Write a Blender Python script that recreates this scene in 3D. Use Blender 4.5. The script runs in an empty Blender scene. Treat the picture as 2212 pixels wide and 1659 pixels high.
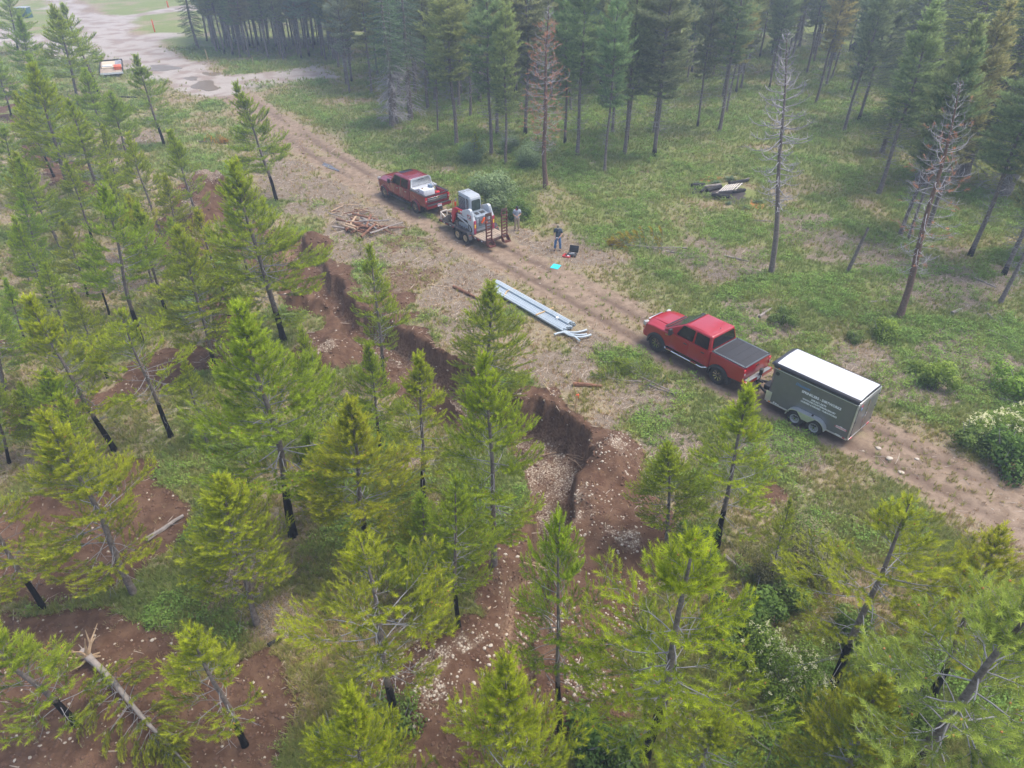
import bpy, bmesh, math, random
import numpy as np
from mathutils import Vector, Matrix, Quaternion

random.seed(7)
rng = np.random.default_rng(7)
C = bpy.context.scene.collection
SC = bpy.context.scene

# ------------------------------------------------------------------ camera
CAM_F, CAM_P, CAM_H = 700.0, math.radians(35.0), 18.0
cd = bpy.data.cameras.new('camera'); cam = bpy.data.objects.new('camera', cd); C.objects.link(cam)
cam.location = (0, 0, CAM_H); cam.rotation_euler = (math.radians(90) - CAM_P, 0, 0)
cd.sensor_width = 36.0; cd.lens = CAM_F / 1024 * 36.0
cd.clip_start = 0.1; cd.clip_end = 3000
SC.camera = cam

# ------------------------------------------------------------------ light: overcast day
SUN_EL, SUN_AZ = math.radians(66), math.radians(78)
w = bpy.data.worlds.new('World'); SC.world = w; w.use_nodes = True
wn = w.node_tree.nodes; wl = w.node_tree.links
bg = wn['Background']; sky = wn.new('ShaderNodeTexSky'); sky.sky_type = 'NISHITA'; sky.sun_disc = False
sky.sun_elevation = SUN_EL; sky.sun_rotation = SUN_AZ
sky.air_density = 1.0; sky.dust_density = 6.0; sky.ozone_density = 0.6; sky.altitude = 700
wl.new(sky.outputs[0], bg.inputs[0]); bg.inputs[1].default_value = 0.15
sd = bpy.data.lights.new('sun', 'SUN'); sd.energy = 1.3; sd.angle = math.radians(26); sd.color = (1.0, 0.95, 0.88)
sun = bpy.data.objects.new('sun', sd); C.objects.link(sun)
# direction towards the sun (azimuth measured like the sky texture's)
_d = Vector((math.sin(SUN_AZ) * math.cos(SUN_EL), math.cos(SUN_AZ) * math.cos(SUN_EL), math.sin(SUN_EL)))
sun.rotation_euler = _d.to_track_quat('Z', 'Y').to_euler(); sun.location = (0, 0, 40)
SC.view_settings.view_transform = 'Standard'; SC.view_settings.look = 'None'
SC.view_settings.exposure = 1.12; SC.view_settings.gamma = 1.0; SC.view_settings.use_curve_mapping = False
SC.render.engine = 'CYCLES'
SC.cycles.use_denoising = True
SC.cycles.max_bounces = 6; SC.cycles.diffuse_bounces = 3; SC.cycles.glossy_bounces = 2
SC.cycles.transmission_bounces = 3; SC.cycles.transparent_max_bounces = 6; SC.cycles.volume_bounces = 0
SC.cycles.volume_max_steps = 8

# ------------------------------------------------------------------ pixel -> ground helpers
K2 = 1024 / 2212.0
def G(u, v, z=0.0):
    """point at height z seen at (u, v); u, v in a 2212 x 1659 picture"""
    x = (u * K2 - 512) / CAM_F; y = (384 - v * K2) / CAM_F
    d = (x, math.cos(CAM_P) + y * math.sin(CAM_P), -math.sin(CAM_P) + y * math.cos(CAM_P))
    t = (CAM_H - z) / -d[2]
    return Vector((d[0] * t, d[1] * t, z))
def proj(P):
    dz = P[2] - CAM_H
    Z = P[1] * math.cos(CAM_P) - dz * math.sin(CAM_P); Y = P[1] * math.sin(CAM_P) + dz * math.cos(CAM_P)
    return ((512 + CAM_F * P[0] / Z) / K2, (384 - CAM_F * Y / Z) / K2)
def z1(X, Y): return (X * .3335, Y * .3335)
def z2(X, Y): return (737.7 + X * .3335, Y * .3335)
def z3(X, Y): return (1474.3 + X * .3335, Y * .3335)
def z4(X, Y): return (X * .3335, 553 + Y * .3335)
def z5(X, Y): return (737.7 + X * .3335, 553 + Y * .3335)
def z6(X, Y): return (1474.3 + X * .3335, 553 + Y * .3335)
def z7(X, Y): return (X * .3335, 1106 + Y * .3335)
def z8(X, Y): return (737.7 + X * .3335, 1106 + Y * .3335)
def z9(X, Y): return (1474.3 + X * .3335, 1106 + Y * .3335)

# ------------------------------------------------------------------ materials
def new_mat(name):
    m = bpy.data.materials.new(name); m.use_nodes = True
    nt = m.node_tree; b = nt.nodes['Principled BSDF']
    return m, nt, b
def mat(name, col, rough=0.6, metal=0.0, var=0.12, scale=6.0, dirt=0.0, dirtcol=(0.12, 0.08, 0.055), bump=0.0, coat=0.0, spec=0.5, dscale=3.0):
    m, nt, b = new_mat(name); N = nt.nodes; L = nt.links
    tc = N.new('ShaderNodeTexCoord')
    nz = N.new('ShaderNodeTexNoise'); nz.inputs['Scale'].default_value = scale; nz.inputs['Detail'].default_value = 6
    L.new(tc.outputs['Object'], nz.inputs['Vector'])
    mr = N.new('ShaderNodeMapRange'); mr.inputs[1].default_value = .3; mr.inputs[2].default_value = .7
    mr.inputs[3].default_value = 1 - var; mr.inputs[4].default_value = 1 + var
    L.new(nz.outputs[0], mr.inputs[0])
    mx = N.new('ShaderNodeMix'); mx.data_type = 'RGBA'; mx.blend_type = 'MULTIPLY'; mx.inputs[0].default_value = 1
    mx.inputs[6].default_value = (*col, 1); L.new(mr.outputs[0], mx.inputs[7])
    out = mx.outputs[2]
    if dirt > 0:
        n2 = N.new('ShaderNodeTexNoise'); n2.inputs['Scale'].default_value = dscale; n2.inputs['Detail'].default_value = 8; n2.inputs['Roughness'].default_value = .7
        L.new(tc.outputs['Object'], n2.inputs['Vector'])
        m2 = N.new('ShaderNodeMapRange'); m2.inputs[1].default_value = .62 - .3 * dirt; m2.inputs[2].default_value = .75
        m2.inputs[3].default_value = 0; m2.inputs[4].default_value = min(1, dirt * 1.2); L.new(n2.outputs[0], m2.inputs[0])
        m3 = N.new('ShaderNodeMix'); m3.data_type = 'RGBA'; L.new(m2.outputs[0], m3.inputs[0]); L.new(out, m3.inputs[6]); m3.inputs[7].default_value = (*dirtcol, 1)
        out = m3.outputs[2]
    L.new(out, b.inputs['Base Color'])
    b.inputs['Roughness'].default_value = rough; b.inputs['Metallic'].default_value = metal
    b.inputs['Coat Weight'].default_value = coat; b.inputs['Coat Roughness'].default_value = .06
    b.inputs['Specular IOR Level'].default_value = spec
    if bump:
        bp = N.new('ShaderNodeBump'); bp.inputs['Strength'].default_value = bump; bp.inputs['Distance'].default_value = .02
        L.new(nz.outputs[0], bp.inputs['Height']); L.new(bp.outputs[0], b.inputs['Normal'])
    return m

# ------------------------------------------------------------------ mesh helpers
def mesh_from(name, verts, faces, material=None, smooth=None, uvz=None):
    me = bpy.data.meshes.new(name)
    me.from_pydata([tuple(v) for v in verts], [], [tuple(f) for f in faces]); me.update()
    mats = material if isinstance(material, (list, tuple)) else [material]
    for m in mats:
        if m: me.materials.append(m)
    if smooth:
        me.shade_smooth()
        try: me.set_sharp_from_angle(angle=math.radians(smooth))
        except Exception: pass
    return me
def np_mesh(name, V, F, material=None, attrs=None, smooth=False):
    """V (n,3), F (m,k) arrays with one k"""
    me = bpy.data.meshes.new(name); n = len(V); m, k = F.shape
    me.vertices.add(n); me.vertices.foreach_set('co', np.ascontiguousarray(V, dtype=np.float32).ravel())
    me.loops.add(m * k); me.loops.foreach_set('vertex_index', np.ascontiguousarray(F, dtype=np.int32).ravel())
    me.polygons.add(m); me.polygons.foreach_set('loop_start', np.arange(0, m * k, k, dtype=np.int32))
    if material: me.materials.append(material)
    for an, arr in (attrs or {}).items():
        arr = np.asarray(arr, dtype=np.float32)
        if arr.ndim == 1:
            a = me.attributes.new(an, 'FLOAT', 'POINT'); a.data.foreach_set('value', arr)
        elif arr.shape[1] == 3:
            a = me.attributes.new(an, 'FLOAT_VECTOR', 'POINT'); a.data.foreach_set('vector', arr.ravel())
        else:
            a = me.attributes.new(an, 'FLOAT_COLOR', 'POINT'); a.data.foreach_set('color', arr.ravel())
    if smooth: me.polygons.foreach_set('use_smooth', np.ones(m, dtype=bool))
    me.update(calc_edges=True); me.validate()
    return me
def link(name, me, parent=None, loc=(0, 0, 0), rot=(0, 0, 0), scale=(1, 1, 1)):
    o = bpy.data.objects.new(name, me); C.objects.link(o)
    o.location = loc; o.rotation_euler = rot; o.scale = scale
    if parent: o.parent = parent
    return o
def tag(o, label=None, cat=None, group=None, kind=None):
    if label: o['label'] = label
    if cat: o['category'] = cat
    if group: o['group'] = group
    if kind: o['kind'] = kind
    return o
def thing(name, label, cat, loc=(0, 0, 0), rz=0.0, group=None):
    o = bpy.data.objects.new(name, None); C.objects.link(o)
    o.empty_display_size = .2; o.location = loc; o.rotation_euler = (0, 0, rz)
    return tag(o, label, cat, group)

class MB:
    """collects shapes into one mesh"""
    def __init__(s): s.v = []; s.f = []; s.mi = []; s.cur = 0
    def add(s, vs, fs):
        n = len(s.v); s.v += [Vector(v) for v in vs]; s.f += [tuple(i + n for i in f) for f in fs]; s.mi += [s.cur] * len(fs); return s
    def hexa(s, p):   # 8 corners: bottom 4 ccw, top 4 ccw
        return s.add(p, [(3, 2, 1, 0), (4, 5, 6, 7), (0, 1, 5, 4), (1, 2, 6, 5), (2, 3, 7, 6), (3, 0, 4, 7)])
    def box(s, c, d, rz=0.0, ry=0.0, rx=0.0):
        M = Matrix.Rotation(rz, 3, 'Z') @ Matrix.Rotation(ry, 3, 'Y') @ Matrix.Rotation(rx, 3, 'X')
        hx, hy, hz = d[0] / 2, d[1] / 2, d[2] / 2
        q = [(-hx, -hy, -hz), (hx, -hy, -hz), (hx, hy, -hz), (-hx, hy, -hz), (-hx, -hy, hz), (hx, -hy, hz), (hx, hy, hz), (-hx, hy, hz)]
        return s.hexa([M @ Vector(a) + Vector(c) for a in q])
    def bar(s, a, b, w, h=None, up=(0, 0, 1)):
        h = h or w; a = Vector(a); b = Vector(b); t = (b - a).normalized(); u = Vector(up)
        if abs(t.dot(u)) > .95: u = Vector((1, 0, 0))
        x = t.cross(u).normalized() * (w / 2); y = x.cross(t).normalized() * (h / 2)
        return s.hexa([a - x - y, b - x - y, b + x - y, a + x - y, a - x + y, b - x + y, b + x + y, a + x + y])
    def tube(s, pts, r, n=8, caps=True):
        pts = [Vector(p) for p in pts]; m = len(pts); R = r if isinstance(r, (list, tuple)) else [r] * m
        vs = []; fs = []; px = None
        for i, p in enumerate(pts):
            t = (pts[min(i + 1, m - 1)] - pts[max(i - 1, 0)]).normalized()
            if px is None:
                u = Vector((0, 0, 1)) if abs(t.z) < .9 else Vector((1, 0, 0)); px = t.cross(u).normalized()
            else: px = (px - t * px.dot(t)).normalized()
            py = t.cross(px)
            for k in range(n):
                a = 2 * math.pi * k / n; vs.append(p + (px * math.cos(a) + py * math.sin(a)) * R[i])
        for i in range(m - 1):
            for k in range(n):
                k2 = (k + 1) % n; fs.append((i * n + k, i * n + k2, (i + 1) * n + k2, (i + 1) * n + k))
        if caps: fs.append(tuple(range(n - 1, -1, -1))); fs.append(tuple((m - 1) * n + k for k in range(n)))
        return s.add(vs, fs)
    def lathe(s, prof, n=24, c=(0, 0, 0), axis='Y', caps=True):
        """prof: list of (r, h); revolved about axis through c"""
        vs = []; fs = []; m = len(prof); c = Vector(c)
        for (r, h) in prof:
            for k in range(n):
                a = 2 * math.pi * k / n; x, y = r * math.cos(a), r * math.sin(a)
                vs.append(c + (Vector((x, h, y)) if axis == 'Y' else Vector((x, y, h)) if axis == 'Z' else Vector((h, x, y))))
        for i in range(m - 1):
            for k in range(n):
                k2 = (k + 1) % n; fs.append((i * n + k, (i + 1) * n + k, (i + 1) * n + k2, i * n + k2))
        if caps and prof[0][0] > 0: fs.append(tuple(range(n)))
        if caps and prof[-1][0] > 0: fs.append(tuple((m - 1) * n + k for k in range(n - 1, -1, -1)))
        return s.add(vs, fs)
    def prism(s, poly, y0, y1):
        """poly of (x, z), extruded along y"""
        n = len(poly); vs = [(x, y0, z) for x, z in poly] + [(x, y1, z) for x, z in poly]
        fs = [tuple(range(n)), tuple(range(2 * n - 1, n - 1, -1))] + [(i, n + i, n + (i + 1) % n, (i + 1) % n) for i in range(n)]
        return s.add(vs, fs)
    def prismz(s, poly, z0, z1_):
        n = len(poly); vs = [(x, y, z0) for x, y in poly] + [(x, y, z1_) for x, y in poly]
        fs = [tuple(range(n - 1, -1, -1)), tuple(range(n, 2 * n))] + [(i, (i + 1) % n, n + (i + 1) % n, n + i) for i in range(n)]
        return s.add(vs, fs)
    def sideloft(s, poly, w, r=.05, deform=None, steps=4, mids=(0.6, 0.0)):
        """rounded extrusion of a side profile (x, z) across y = -w..w; edges rounded by r; deform(x, y, z)->(x, y, z)"""
        n = len(poly); P = [Vector((a, b)) for a, b in poly]
        area = sum(P[i].x * P[(i + 1) % n].y - P[(i + 1) % n].x * P[i].y for i in range(n))
        sg = 1 if area > 0 else -1; nr = []
        for i in range(n):
            e1 = (P[i] - P[i - 1]).normalized(); e2 = (P[(i + 1) % n] - P[i]).normalized()
            n1 = Vector((-e1.y, e1.x)) * sg; n2 = Vector((-e2.y, e2.x)) * sg; q = n1 + n2
            q = q / max(.5, q.dot(n1)) if q.length > 1e-6 else n1
            nr.append(q)
        st = []
        for k in range(steps + 1):
            a = math.pi / 2 * k / steps; st.append((w - r * (1 - math.sin(math.pi / 2 - a)) if False else w - r * (1 - math.cos(a)), r * (1 - math.sin(a))))
        # from the outer face (inset r) to full profile
        st = [(w - r * (1 - math.cos(math.pi / 2 * k / steps)), r * (1 - math.sin(math.pi / 2 * k / steps))) for k in range(steps + 1)]
        st = st + [(w * m, 0.0) for m in mids if m > 0]
        ys = [(y, i) for y, i in st] + ([(0.0, 0.0)] if 0.0 in mids else []) + [(-y, i) for y, i in reversed(st)]
        vs = []; fs = []
        for (y, ins) in ys:
            for i in range(n):
                q = P[i] + nr[i] * ins; c = (q.x, y, q.y)
                vs.append(deform(*c) if deform else c)
        for j in range(len(ys) - 1):
            for i in range(n):
                i2 = (i + 1) % n; f = (j * n + i, (j + 1) * n + i, (j + 1) * n + i2, j * n + i2)
                fs.append(f if sg < 0 else f[::-1])
        a = tuple(range(n)); b = tuple((len(ys) - 1) * n + i for i in range(n))
        fs.append(a if sg < 0 else a[::-1]); fs.append(b[::-1] if sg < 0 else b)
        return s.add(vs, fs)
    def build(s, name, material, parent=None, smooth=35, bevel=0.0, seg=2, kind=None, label=None, mesh_only=False):
        me = mesh_from(name, s.v, s.f, material, None)
        if len(set(s.mi)) > 1: me.polygons.foreach_set('material_index', s.mi)
        bm = bmesh.new(); bm.from_mesh(me)
        bmesh.ops.recalc_face_normals(bm, faces=bm.faces)
        if bevel:
            es = [e for e in bm.edges if len(e.link_faces) == 2 and e.calc_face_angle(0) > .5]
            bmesh.ops.bevel(bm, geom=es, offset=bevel, segments=seg, profile=.5, affect='EDGES', clamp_overlap=True)
        bm.to_mesh(me); bm.free()
        if smooth:
            me.shade_smooth(); me.set_sharp_from_angle(angle=math.radians(smooth))
        if mesh_only: return me
        o = link(name, me, parent)
        if kind: o['kind'] = kind
        if label: o['label'] = label
        return o

def text_part(name, body, size, M, material, parent, align='CENTER', bold=0.0, shear=0.0, spacing=1.0, sx=1.0):
    """flat lettering; M: 4x4 placing the text plane in the parent's space"""
    cu = bpy.data.curves.new(name, 'FONT'); cu.body = body; cu.size = size; cu.align_x = align; cu.align_y = 'CENTER'
    cu.extrude = .0015; cu.offset = bold; cu.shear = shear; cu.space_character = spacing; cu.resolution_u = 3
    tmp = bpy.data.objects.new(name + '_source', cu); me = bpy.data.meshes.new_from_object(tmp); bpy.data.objects.remove(tmp); bpy.data.curves.remove(cu)
    me.name = name; me.materials.clear(); me.materials.append(material); o = link(name, me, parent)
    o.matrix_local = M @ Matrix.Diagonal((sx, 1, 1, 1)); o['kind'] = 'stuff' if len(body) > 9 else 'thing'
    return o
def basis(origin, xd, yd):
    x = Vector(xd).normalized(); y = Vector(yd).normalized(); z = x.cross(y)
    M = Matrix.Identity(4)
    for i in range(3): M[i][0] = x[i]; M[i][1] = y[i]; M[i][2] = z[i]; M[i][3] = origin[i]
    return M
# ================================================================== TERRAIN
def vnoise(x, y, cell, seed):
    r = np.random.default_rng(seed); T = r.random((256, 256))
    a = x / cell + 1000; b = y / cell + 1000; i = np.floor(a).astype(int); j = np.floor(b).astype(int)
    u = a - i; v = b - j; u = u * u * (3 - 2 * u); v = v * v * (3 - 2 * v)
    i0 = i & 255; i1 = (i + 1) & 255; j0 = j & 255; j1 = (j + 1) & 255
    return (T[i0, j0] * (1 - u) + T[i1, j0] * u) * (1 - v) + (T[i0, j1] * (1 - u) + T[i1, j1] * u) * v
def fbm(x, y, cell, seed, o=4):
    s = 0; a = 1; t = 0
    for k in range(o):
        s = s + a * vnoise(x, y, cell / 2 ** k, seed + k); t += a; a *= .5
    return s / t
def sstep(a, b, x): t = np.clip((x - a) / (b - a), 0, 1); return t * t * (3 - 2 * t)
def wpoly(pts): return np.array([G(u, v).xy for u, v in pts])
def sdist(x, y, poly):
    """signed distance, negative inside"""
    n = len(poly); d = np.full(x.shape, 1e9); ins = np.zeros(x.shape, bool)
    for i in range(n):
        ax, ay = poly[i]; bx, by = poly[(i + 1) % n]; ex, ey = bx - ax, by - ay
        t = np.clip(((x - ax) * ex + (y - ay) * ey) / (ex * ex + ey * ey + 1e-9), 0, 1)
        d = np.minimum(d, (x - ax - t * ex) ** 2 + (y - ay - t * ey) ** 2)
        c = ((ay > y) != (by > y)) & (x < (bx - ax) * (y - ay) / (by - ay + 1e-12) + ax); ins ^= c
    d = np.sqrt(d); return np.where(ins, -d, d)
def ldist(x, y, line):
    """distance to a polyline and signed side offset"""
    d = np.full(x.shape, 1e9); sg = np.zeros(x.shape)
    for i in range(len(line) - 1):
        ax, ay = line[i]; bx, by = line[i + 1]; ex, ey = bx - ax, by - ay
        t = np.clip(((x - ax) * ex + (y - ay) * ey) / (ex * ex + ey * ey), 0, 1)
        q = np.sqrt((x - ax - t * ex) ** 2 + (y - ay - t * ey) ** 2)
        cr = ex * (y - ay) - ey * (x - ax); m = q < d
        d = np.where(m, q, d); sg = np.where(m, np.sign(cr) * q, sg)
    return d, sg

TR_R = [(640, 515), (700, 560), (760, 640), (830, 682), (881, 713), (968, 763), (1040, 812), (1121, 864), (1165, 857), (1205, 866), (1226, 893), (1250, 928), (1272, 958), (1264, 1000), (1250, 1060), (1232, 1130), (1205, 1200), (1188, 1260), (1172, 1330), (1160, 1400), (1152, 1480), (1150, 1560)]
TR_L = [(1062, 1560), (1072, 1480), (1082, 1400), (1090, 1320), (1105, 1250), (1135, 1190), (1146, 1130), (1150, 1070), (1136, 1010), (1118, 960), (1100, 930), (1050, 905), (960, 880), (870, 830), (790, 760), (720, 690), (665, 610), (600, 560)]
trench = wpoly(TR_R + TR_L)
SOIL = [wpoly(p) for p in (
    [(-200, 1345), (110, 1312), (270, 1292), (350, 1345), (405, 1385), (398, 1455), (440, 1475), (560, 1425), (615, 1450), (640, 1520), (625, 1700), (600, 2100), (-500, 2100)],
    [(245, 985), (345, 990), (340, 1035), (415, 1080), (420, 1110), (395, 1170), (290, 1250), (150, 1290), (-100, 1330), (-100, 1120), (100, 1060), (230, 1060)],
    [(0, 880), (100, 865), (280, 815), (330, 760), (480, 740), (480, 690), (440, 640), (500, 620), (560, 700), (560, 770), (420, 815), (300, 850), (180, 900), (0, 940)],
    [(50, 300), (110, 305), (150, 360), (210, 400), (190, 425), (150, 425), (90, 390), (40, 340)],
    [(0, 150), (30, 160), (60, 260), (20, 300), (0, 260)],
    [(380, 400), (440, 370), (500, 430), (560, 520), (650, 505), (720, 560), (790, 640), (850, 670), (900, 690), (960, 755), (1060, 835), (1130, 860), (1000, 940), (800, 830), (680, 760), (600, 620), (480, 520), (390, 490)],
    [(800, 650), (790, 620), (850, 615), (890, 640), (880, 670)],
    [(1100, 840), (1200, 850), (1270, 930), (1360, 960), (1400, 1020), (1390, 1110), (1450, 1180), (1420, 1280), (1360, 1330), (1330, 1400), (1330, 1560), (1200, 1600), (1150, 1700), (880, 1720), (830, 1600), (800, 1450), (960, 1400), (1040, 1330), (1040, 1220), (1100, 1160), (1150, 1080), (1100, 960)],
    [(1630, 1035), (1670, 1025), (1690, 1060), (1660, 1085), (1625, 1070)],
    [(0, 700), (40, 720), (20, 780), (0, 790)])]
SOILW = [wpoly([(815, 505), (890, 498), (945, 520), (930, 550), (860, 560), (815, 540)]), wpoly([(740, 545), (850, 570), (980, 568), (995, 600), (960, 625), (870, 640), (820, 630)]), wpoly([(1380, 350), (1450, 360), (1440, 390), (1370, 380)]), wpoly([(1840, 1010), (1960, 1060), (1930, 1090), (1830, 1050)])]
MOUNDS = [(1322, 1005, 1.35, .95), (1290, 1085, 1.2, .6), (1330, 1170, 1.1, .45), (1250, 1150, .8, .3), (955, 850, 1.3, .7), (700, 668, 1.2, .8), (690, 770, 1.2, .7), (655, 540, 1.4, .9),
          (468, 440, 2.5, 2.0), (400, 480, 2.0, 1.3), (430, 540, 1.4, .6), (950, 1470, 1.2, .4), (1265, 1470, 1.3, .35), (1010, 1400, .9, .35), (1390, 1130, .9, .4), (1100, 1240, .6, .25), (330, 520, 1.4, .3)]
GRASSM = [(1165, 300, 0, 0)]
MW = [(G(u, v).x, G(u, v).y, r, h) for u, v, r, h in MOUNDS]
ROADC = wpoly([(80, -30), (150, 10), (210, 50), (290, 105), (360, 140), (440, 178), (520, 215), (590, 262), (700, 335), (830, 412), (960, 485), (1090, 553), (1230, 625), (1400, 722), (1560, 800), (1750, 890), (1900, 960), (2100, 1060), (2212, 1115), (2400, 1200), (2700, 1330)])
GRAVEL = [wpoly(p) for p in (
    [z1(x, y) for x, y in [(240, -60), (470, -60), (500, 30), (640, 90), (780, 100), (900, 90), (1060, 60), (1300, 20), (1320, 50), (1060, 90), (860, 125), (800, 140), (850, 195), (960, 232), (1130, 215), (1140, 250), (1060, 275), (1080, 320), (1220, 395), (1270, 430), (1400, 470), (1500, 478), (1750, 465), (2080, 425), (2150, 500), (1900, 530), (1720, 560), (1620, 620), (1480, 640), (1300, 590), (1100, 540), (900, 520), (800, 460), (640, 380), (560, 240), (380, 100)]],
    [z1(x, y) for x, y in [(-100, 170), (250, 210), (420, 250), (600, 330), (560, 400), (300, 330), (-100, 300)]])]
LITTER = [(640, 360, 3.5), (720, 400, 3.5), (900, 580, 3), (870, 540, 3), (980, 640, 2.5), (960, 700, 2), (1050, 600, 2.5), (760, 530, 3.5), (850, 600, 2.5), (930, 660, 2), (660, 400, 4.5), (700, 450, 3), (800, 490, 3.5), (930, 540, 3), (1010, 590, 3), (1000, 690, 2.5), (1180, 790, 2.2), (1300, 740, 2.2), (1380, 870, 2.4), (1300, 930, 1.5), (1480, 960, 2), (1840, 520, 4), (1750, 500, 3), (2050, 600, 5), (1650, 700, 3),  (1900, 800, 3), (2100, 760, 3), (1560, 560, 4), (1200, 540, 4), (880, 1000, 1), (1700, 960, 2), (560, 1240, 1.5), (300, 300, 3), (240, 600, 4), (600, 1340, 1.5), (1620, 1330, 1.2)]
LW = [(G(u, v).x, G(u, v).y, r) for u, v, r in LITTER]
DRY = [(1780, 300, 9), (1650, 480, 7), (1480, 540, 6), (1300, 560, 5), (1400, 640, 4), (1200, 700, 3), (1700, 400, 6), (1350, 980, 2), (2050, 1150, 3), (1850, 1080, 2), (1050, 640, 4), (620, 320, 5), (480, 260, 4)]
DRYW = [(G(u, v).x, G(u, v).y, r) for u, v, r in DRY]

def fields(x, y):
    """height and the ground-cover masks at world x, y (arrays)"""
    x = np.asarray(x, float); y = np.asarray(y, float)
    wa = .9 + 1.8 * sstep(24, 34, y); wx = x + (fbm(x, y, 1.3, 11, 3) - .5) * wa + (fbm(x, y, 3.1, 12, 2) - .5) * wa; wy = y + (fbm(x, y, 1.3, 21, 3) - .5) * wa + (fbm(x, y, 3.1, 22, 2) - .5) * wa
    h = (fbm(x, y, 14, 31, 3) - .5) * .35 + (fbm(x, y, 1.1, 41, 3) - .5) * .10 
    rough = np.zeros(x.shape)
    rd, rs = ldist(x, y, ROADC)
    half = 1.75 + 1.6 * sstep(70, 110, y)
    road = 1 - sstep(half - .35, half + .45, rd + (fbm(x, y, .9, 51, 3) - .5) * .9)
    ctr = np.exp(-(rs / .38) ** 2) * sstep(.35, .6, fbm(x, y, 3, 55, 3)) * (y < 70); road = road * (1 - .75 * ctr); flat = 1 - sstep(half, half + 2.0, rd)
    h = h * (1 - flat) + flat * (fbm(x, y, .7, 61, 3) - .5) * .03
    rut = np.maximum(np.exp(-((rs - .82) / .28) ** 2), np.exp(-((rs + .82) / .28) ** 2)) * road * sstep(5, 12, y)
    rutn = sstep(.35, .65, fbm(x, y, 4, 71, 2)); h = h - rut * .05 * rutn
    soil = np.zeros(x.shape); 
    for p in SOIL: soil = np.maximum(soil, 1 - sstep(-.25, .25, sdist(wx, wy, p)))
    for p in SOILW: soil = np.maximum(soil, .56 * (1 - sstep(-.9, .7, sdist(wx, wy, p))))
    stone = np.zeros(x.shape)
    for (mx, my, r, hh) in MW:
        d = np.hypot(wx - mx, wy - my) / r; g = np.exp(-d * d * 1.2)
        h = h + hh * g * (.75 + .5 * fbm(x, y, .5, 81, 3)) ; soil = np.maximum(soil, sstep(.12, .3, g)); stone = np.maximum(stone, sstep(.35, 1.0, g) * (.35 + .5 * sstep(.42, .6, fbm(x, y, .8, 85, 3))))
    ts = sdist(x + (fbm(x, y, 1.5, 91, 4) - .5) * 1.3, y + (fbm(x, y, 1.5, 95, 4) - .5) * 1.3, trench)
    D = np.interp(y, [8, 12, 15, 17, 25, 30, 36, 40], [.35, .65, .95, 1.9, 2.0, 1.6, 1.3, .6])
    ins = sstep(0, .24, -ts)
    h = h * (1 - ins) - ins * D * (1 + .0 * x) + ins * (fbm(x, y, .9, 101, 4) - .5) * .7 + ins * .25 * sstep(1.2, 0, -ts) * 0
    soil = np.maximum(soil, 1 - sstep(-.05, .25, ts))
    floor = sstep(.25, .5, -ts); stone = np.maximum(stone, floor * (.55 + .5 * sstep(.4, .6, fbm(x, y, 1.1, 115, 3))) * sstep(14, 17, y) * (1 - .55 * sstep(25, 28, y))); wall = ins * (1 - floor)
    stone = np.maximum(stone, soil * sstep(.58, .72, fbm(x, y, 2.2, 111, 3)) * .45 * (1 - wall) * sstep(-6.5, -3, x))
    stone = np.minimum(stone, 1 - wall * .85)
    h = h + soil * (fbm(x, y, .55, 171, 3) - .45) * .22 * (y < 60)
    grav = np.zeros(x.shape)
    for p in GRAVEL: grav = np.maximum(grav, 1 - sstep(-2.5, 2.5, sdist(x + (fbm(x, y, 5, 121, 3) - .5) * 7, y + (fbm(x, y, 5, 125, 3) - .5) * 6, p)))
    h = h * (1 - grav * .8)
    soil = soil * (1 - road * (y < 60)); 
    lit = np.zeros(x.shape)
    for (mx, my, r) in LW:
        d = np.hypot(wx - mx, wy - my) / r; lit = np.maximum(lit, np.exp(-d * d))
    lit = sstep(.5, .95, lit * .8 + fbm(x, y, 1.6, 131, 4) * .75 - .1); lit = np.maximum(lit, .45 * sstep(.58, .70, fbm(x, y, 2.6, 141, 4)))
    dry = np.zeros(x.shape)
    for (mx, my, r) in DRYW:
        d = np.hypot(wx - mx, wy - my) / r; dry = np.maximum(dry, np.exp(-d * d))
    edge = (1 - sstep(half, half + 1.6, rd))
    green = np.clip(.27 + 1.25 * (fbm(x, y, 2.8, 151, 4) - .28) * 1.3 - dry * .22 - edge * .30 + .20 * sstep(2, 8, x) * sstep(26, 32, y) - .45 * lit * (x < 4), 0, 1)
    # far moved-on forest floor is greener
    green = np.clip(green + sstep(45, 70, y) * .1 + .25 * sstep(16, 10, np.abs(x)) * sstep(45, 55, y), 0, 1)
    return dict(h=h, road=road, rut=rut * rutn, soil=soil, stone=stone, grav=grav, lit=lit * (1 - soil) * (1 - road * .8), green=green, wall=wall, ts=ts, rd=rd, half=half)

def axis(segs):
    out = [segs[0][0]]
    for a, b, st in segs:
        n = max(1, int(round((b - a) / st))); out += list(a + (b - a) * (np.arange(1, n + 1) / n))
    return np.array(out)
gx = axis([(-900, -300, 100), (-300, -110, 20), (-110, -50, 2.0), (-50, -24, .45), (-24, -13, .2), (-13, 6.5, .11), (6.5, 26, .25), (26, 60, .7), (60, 120, 3), (120, 300, 20), (300, 900, 100)])
gy = axis([(-60, 0, 10), (0, 7, 1), (7, 9, .3), (9, 41, .13), (41, 62, .3), (62, 100, .7), (100, 180, 2.0), (180, 300, 12), (300, 1500, 120)])
GX, GY = np.meshgrid(gx, gy); FL = fields(GX.ravel(), GY.ravel())
V = np.stack([GX.ravel(), GY.ravel(), FL['h']], 1); nx, ny = len(gx), len(gy)
ii, jj = np.meshgrid(np.arange(nx - 1), np.arange(ny - 1)); a = (jj * nx + ii).ravel()
F = np.stack([a, a + 1, a + nx + 1, a + nx], 1)
HG = FL['h'].reshape(ny, nx)
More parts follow.
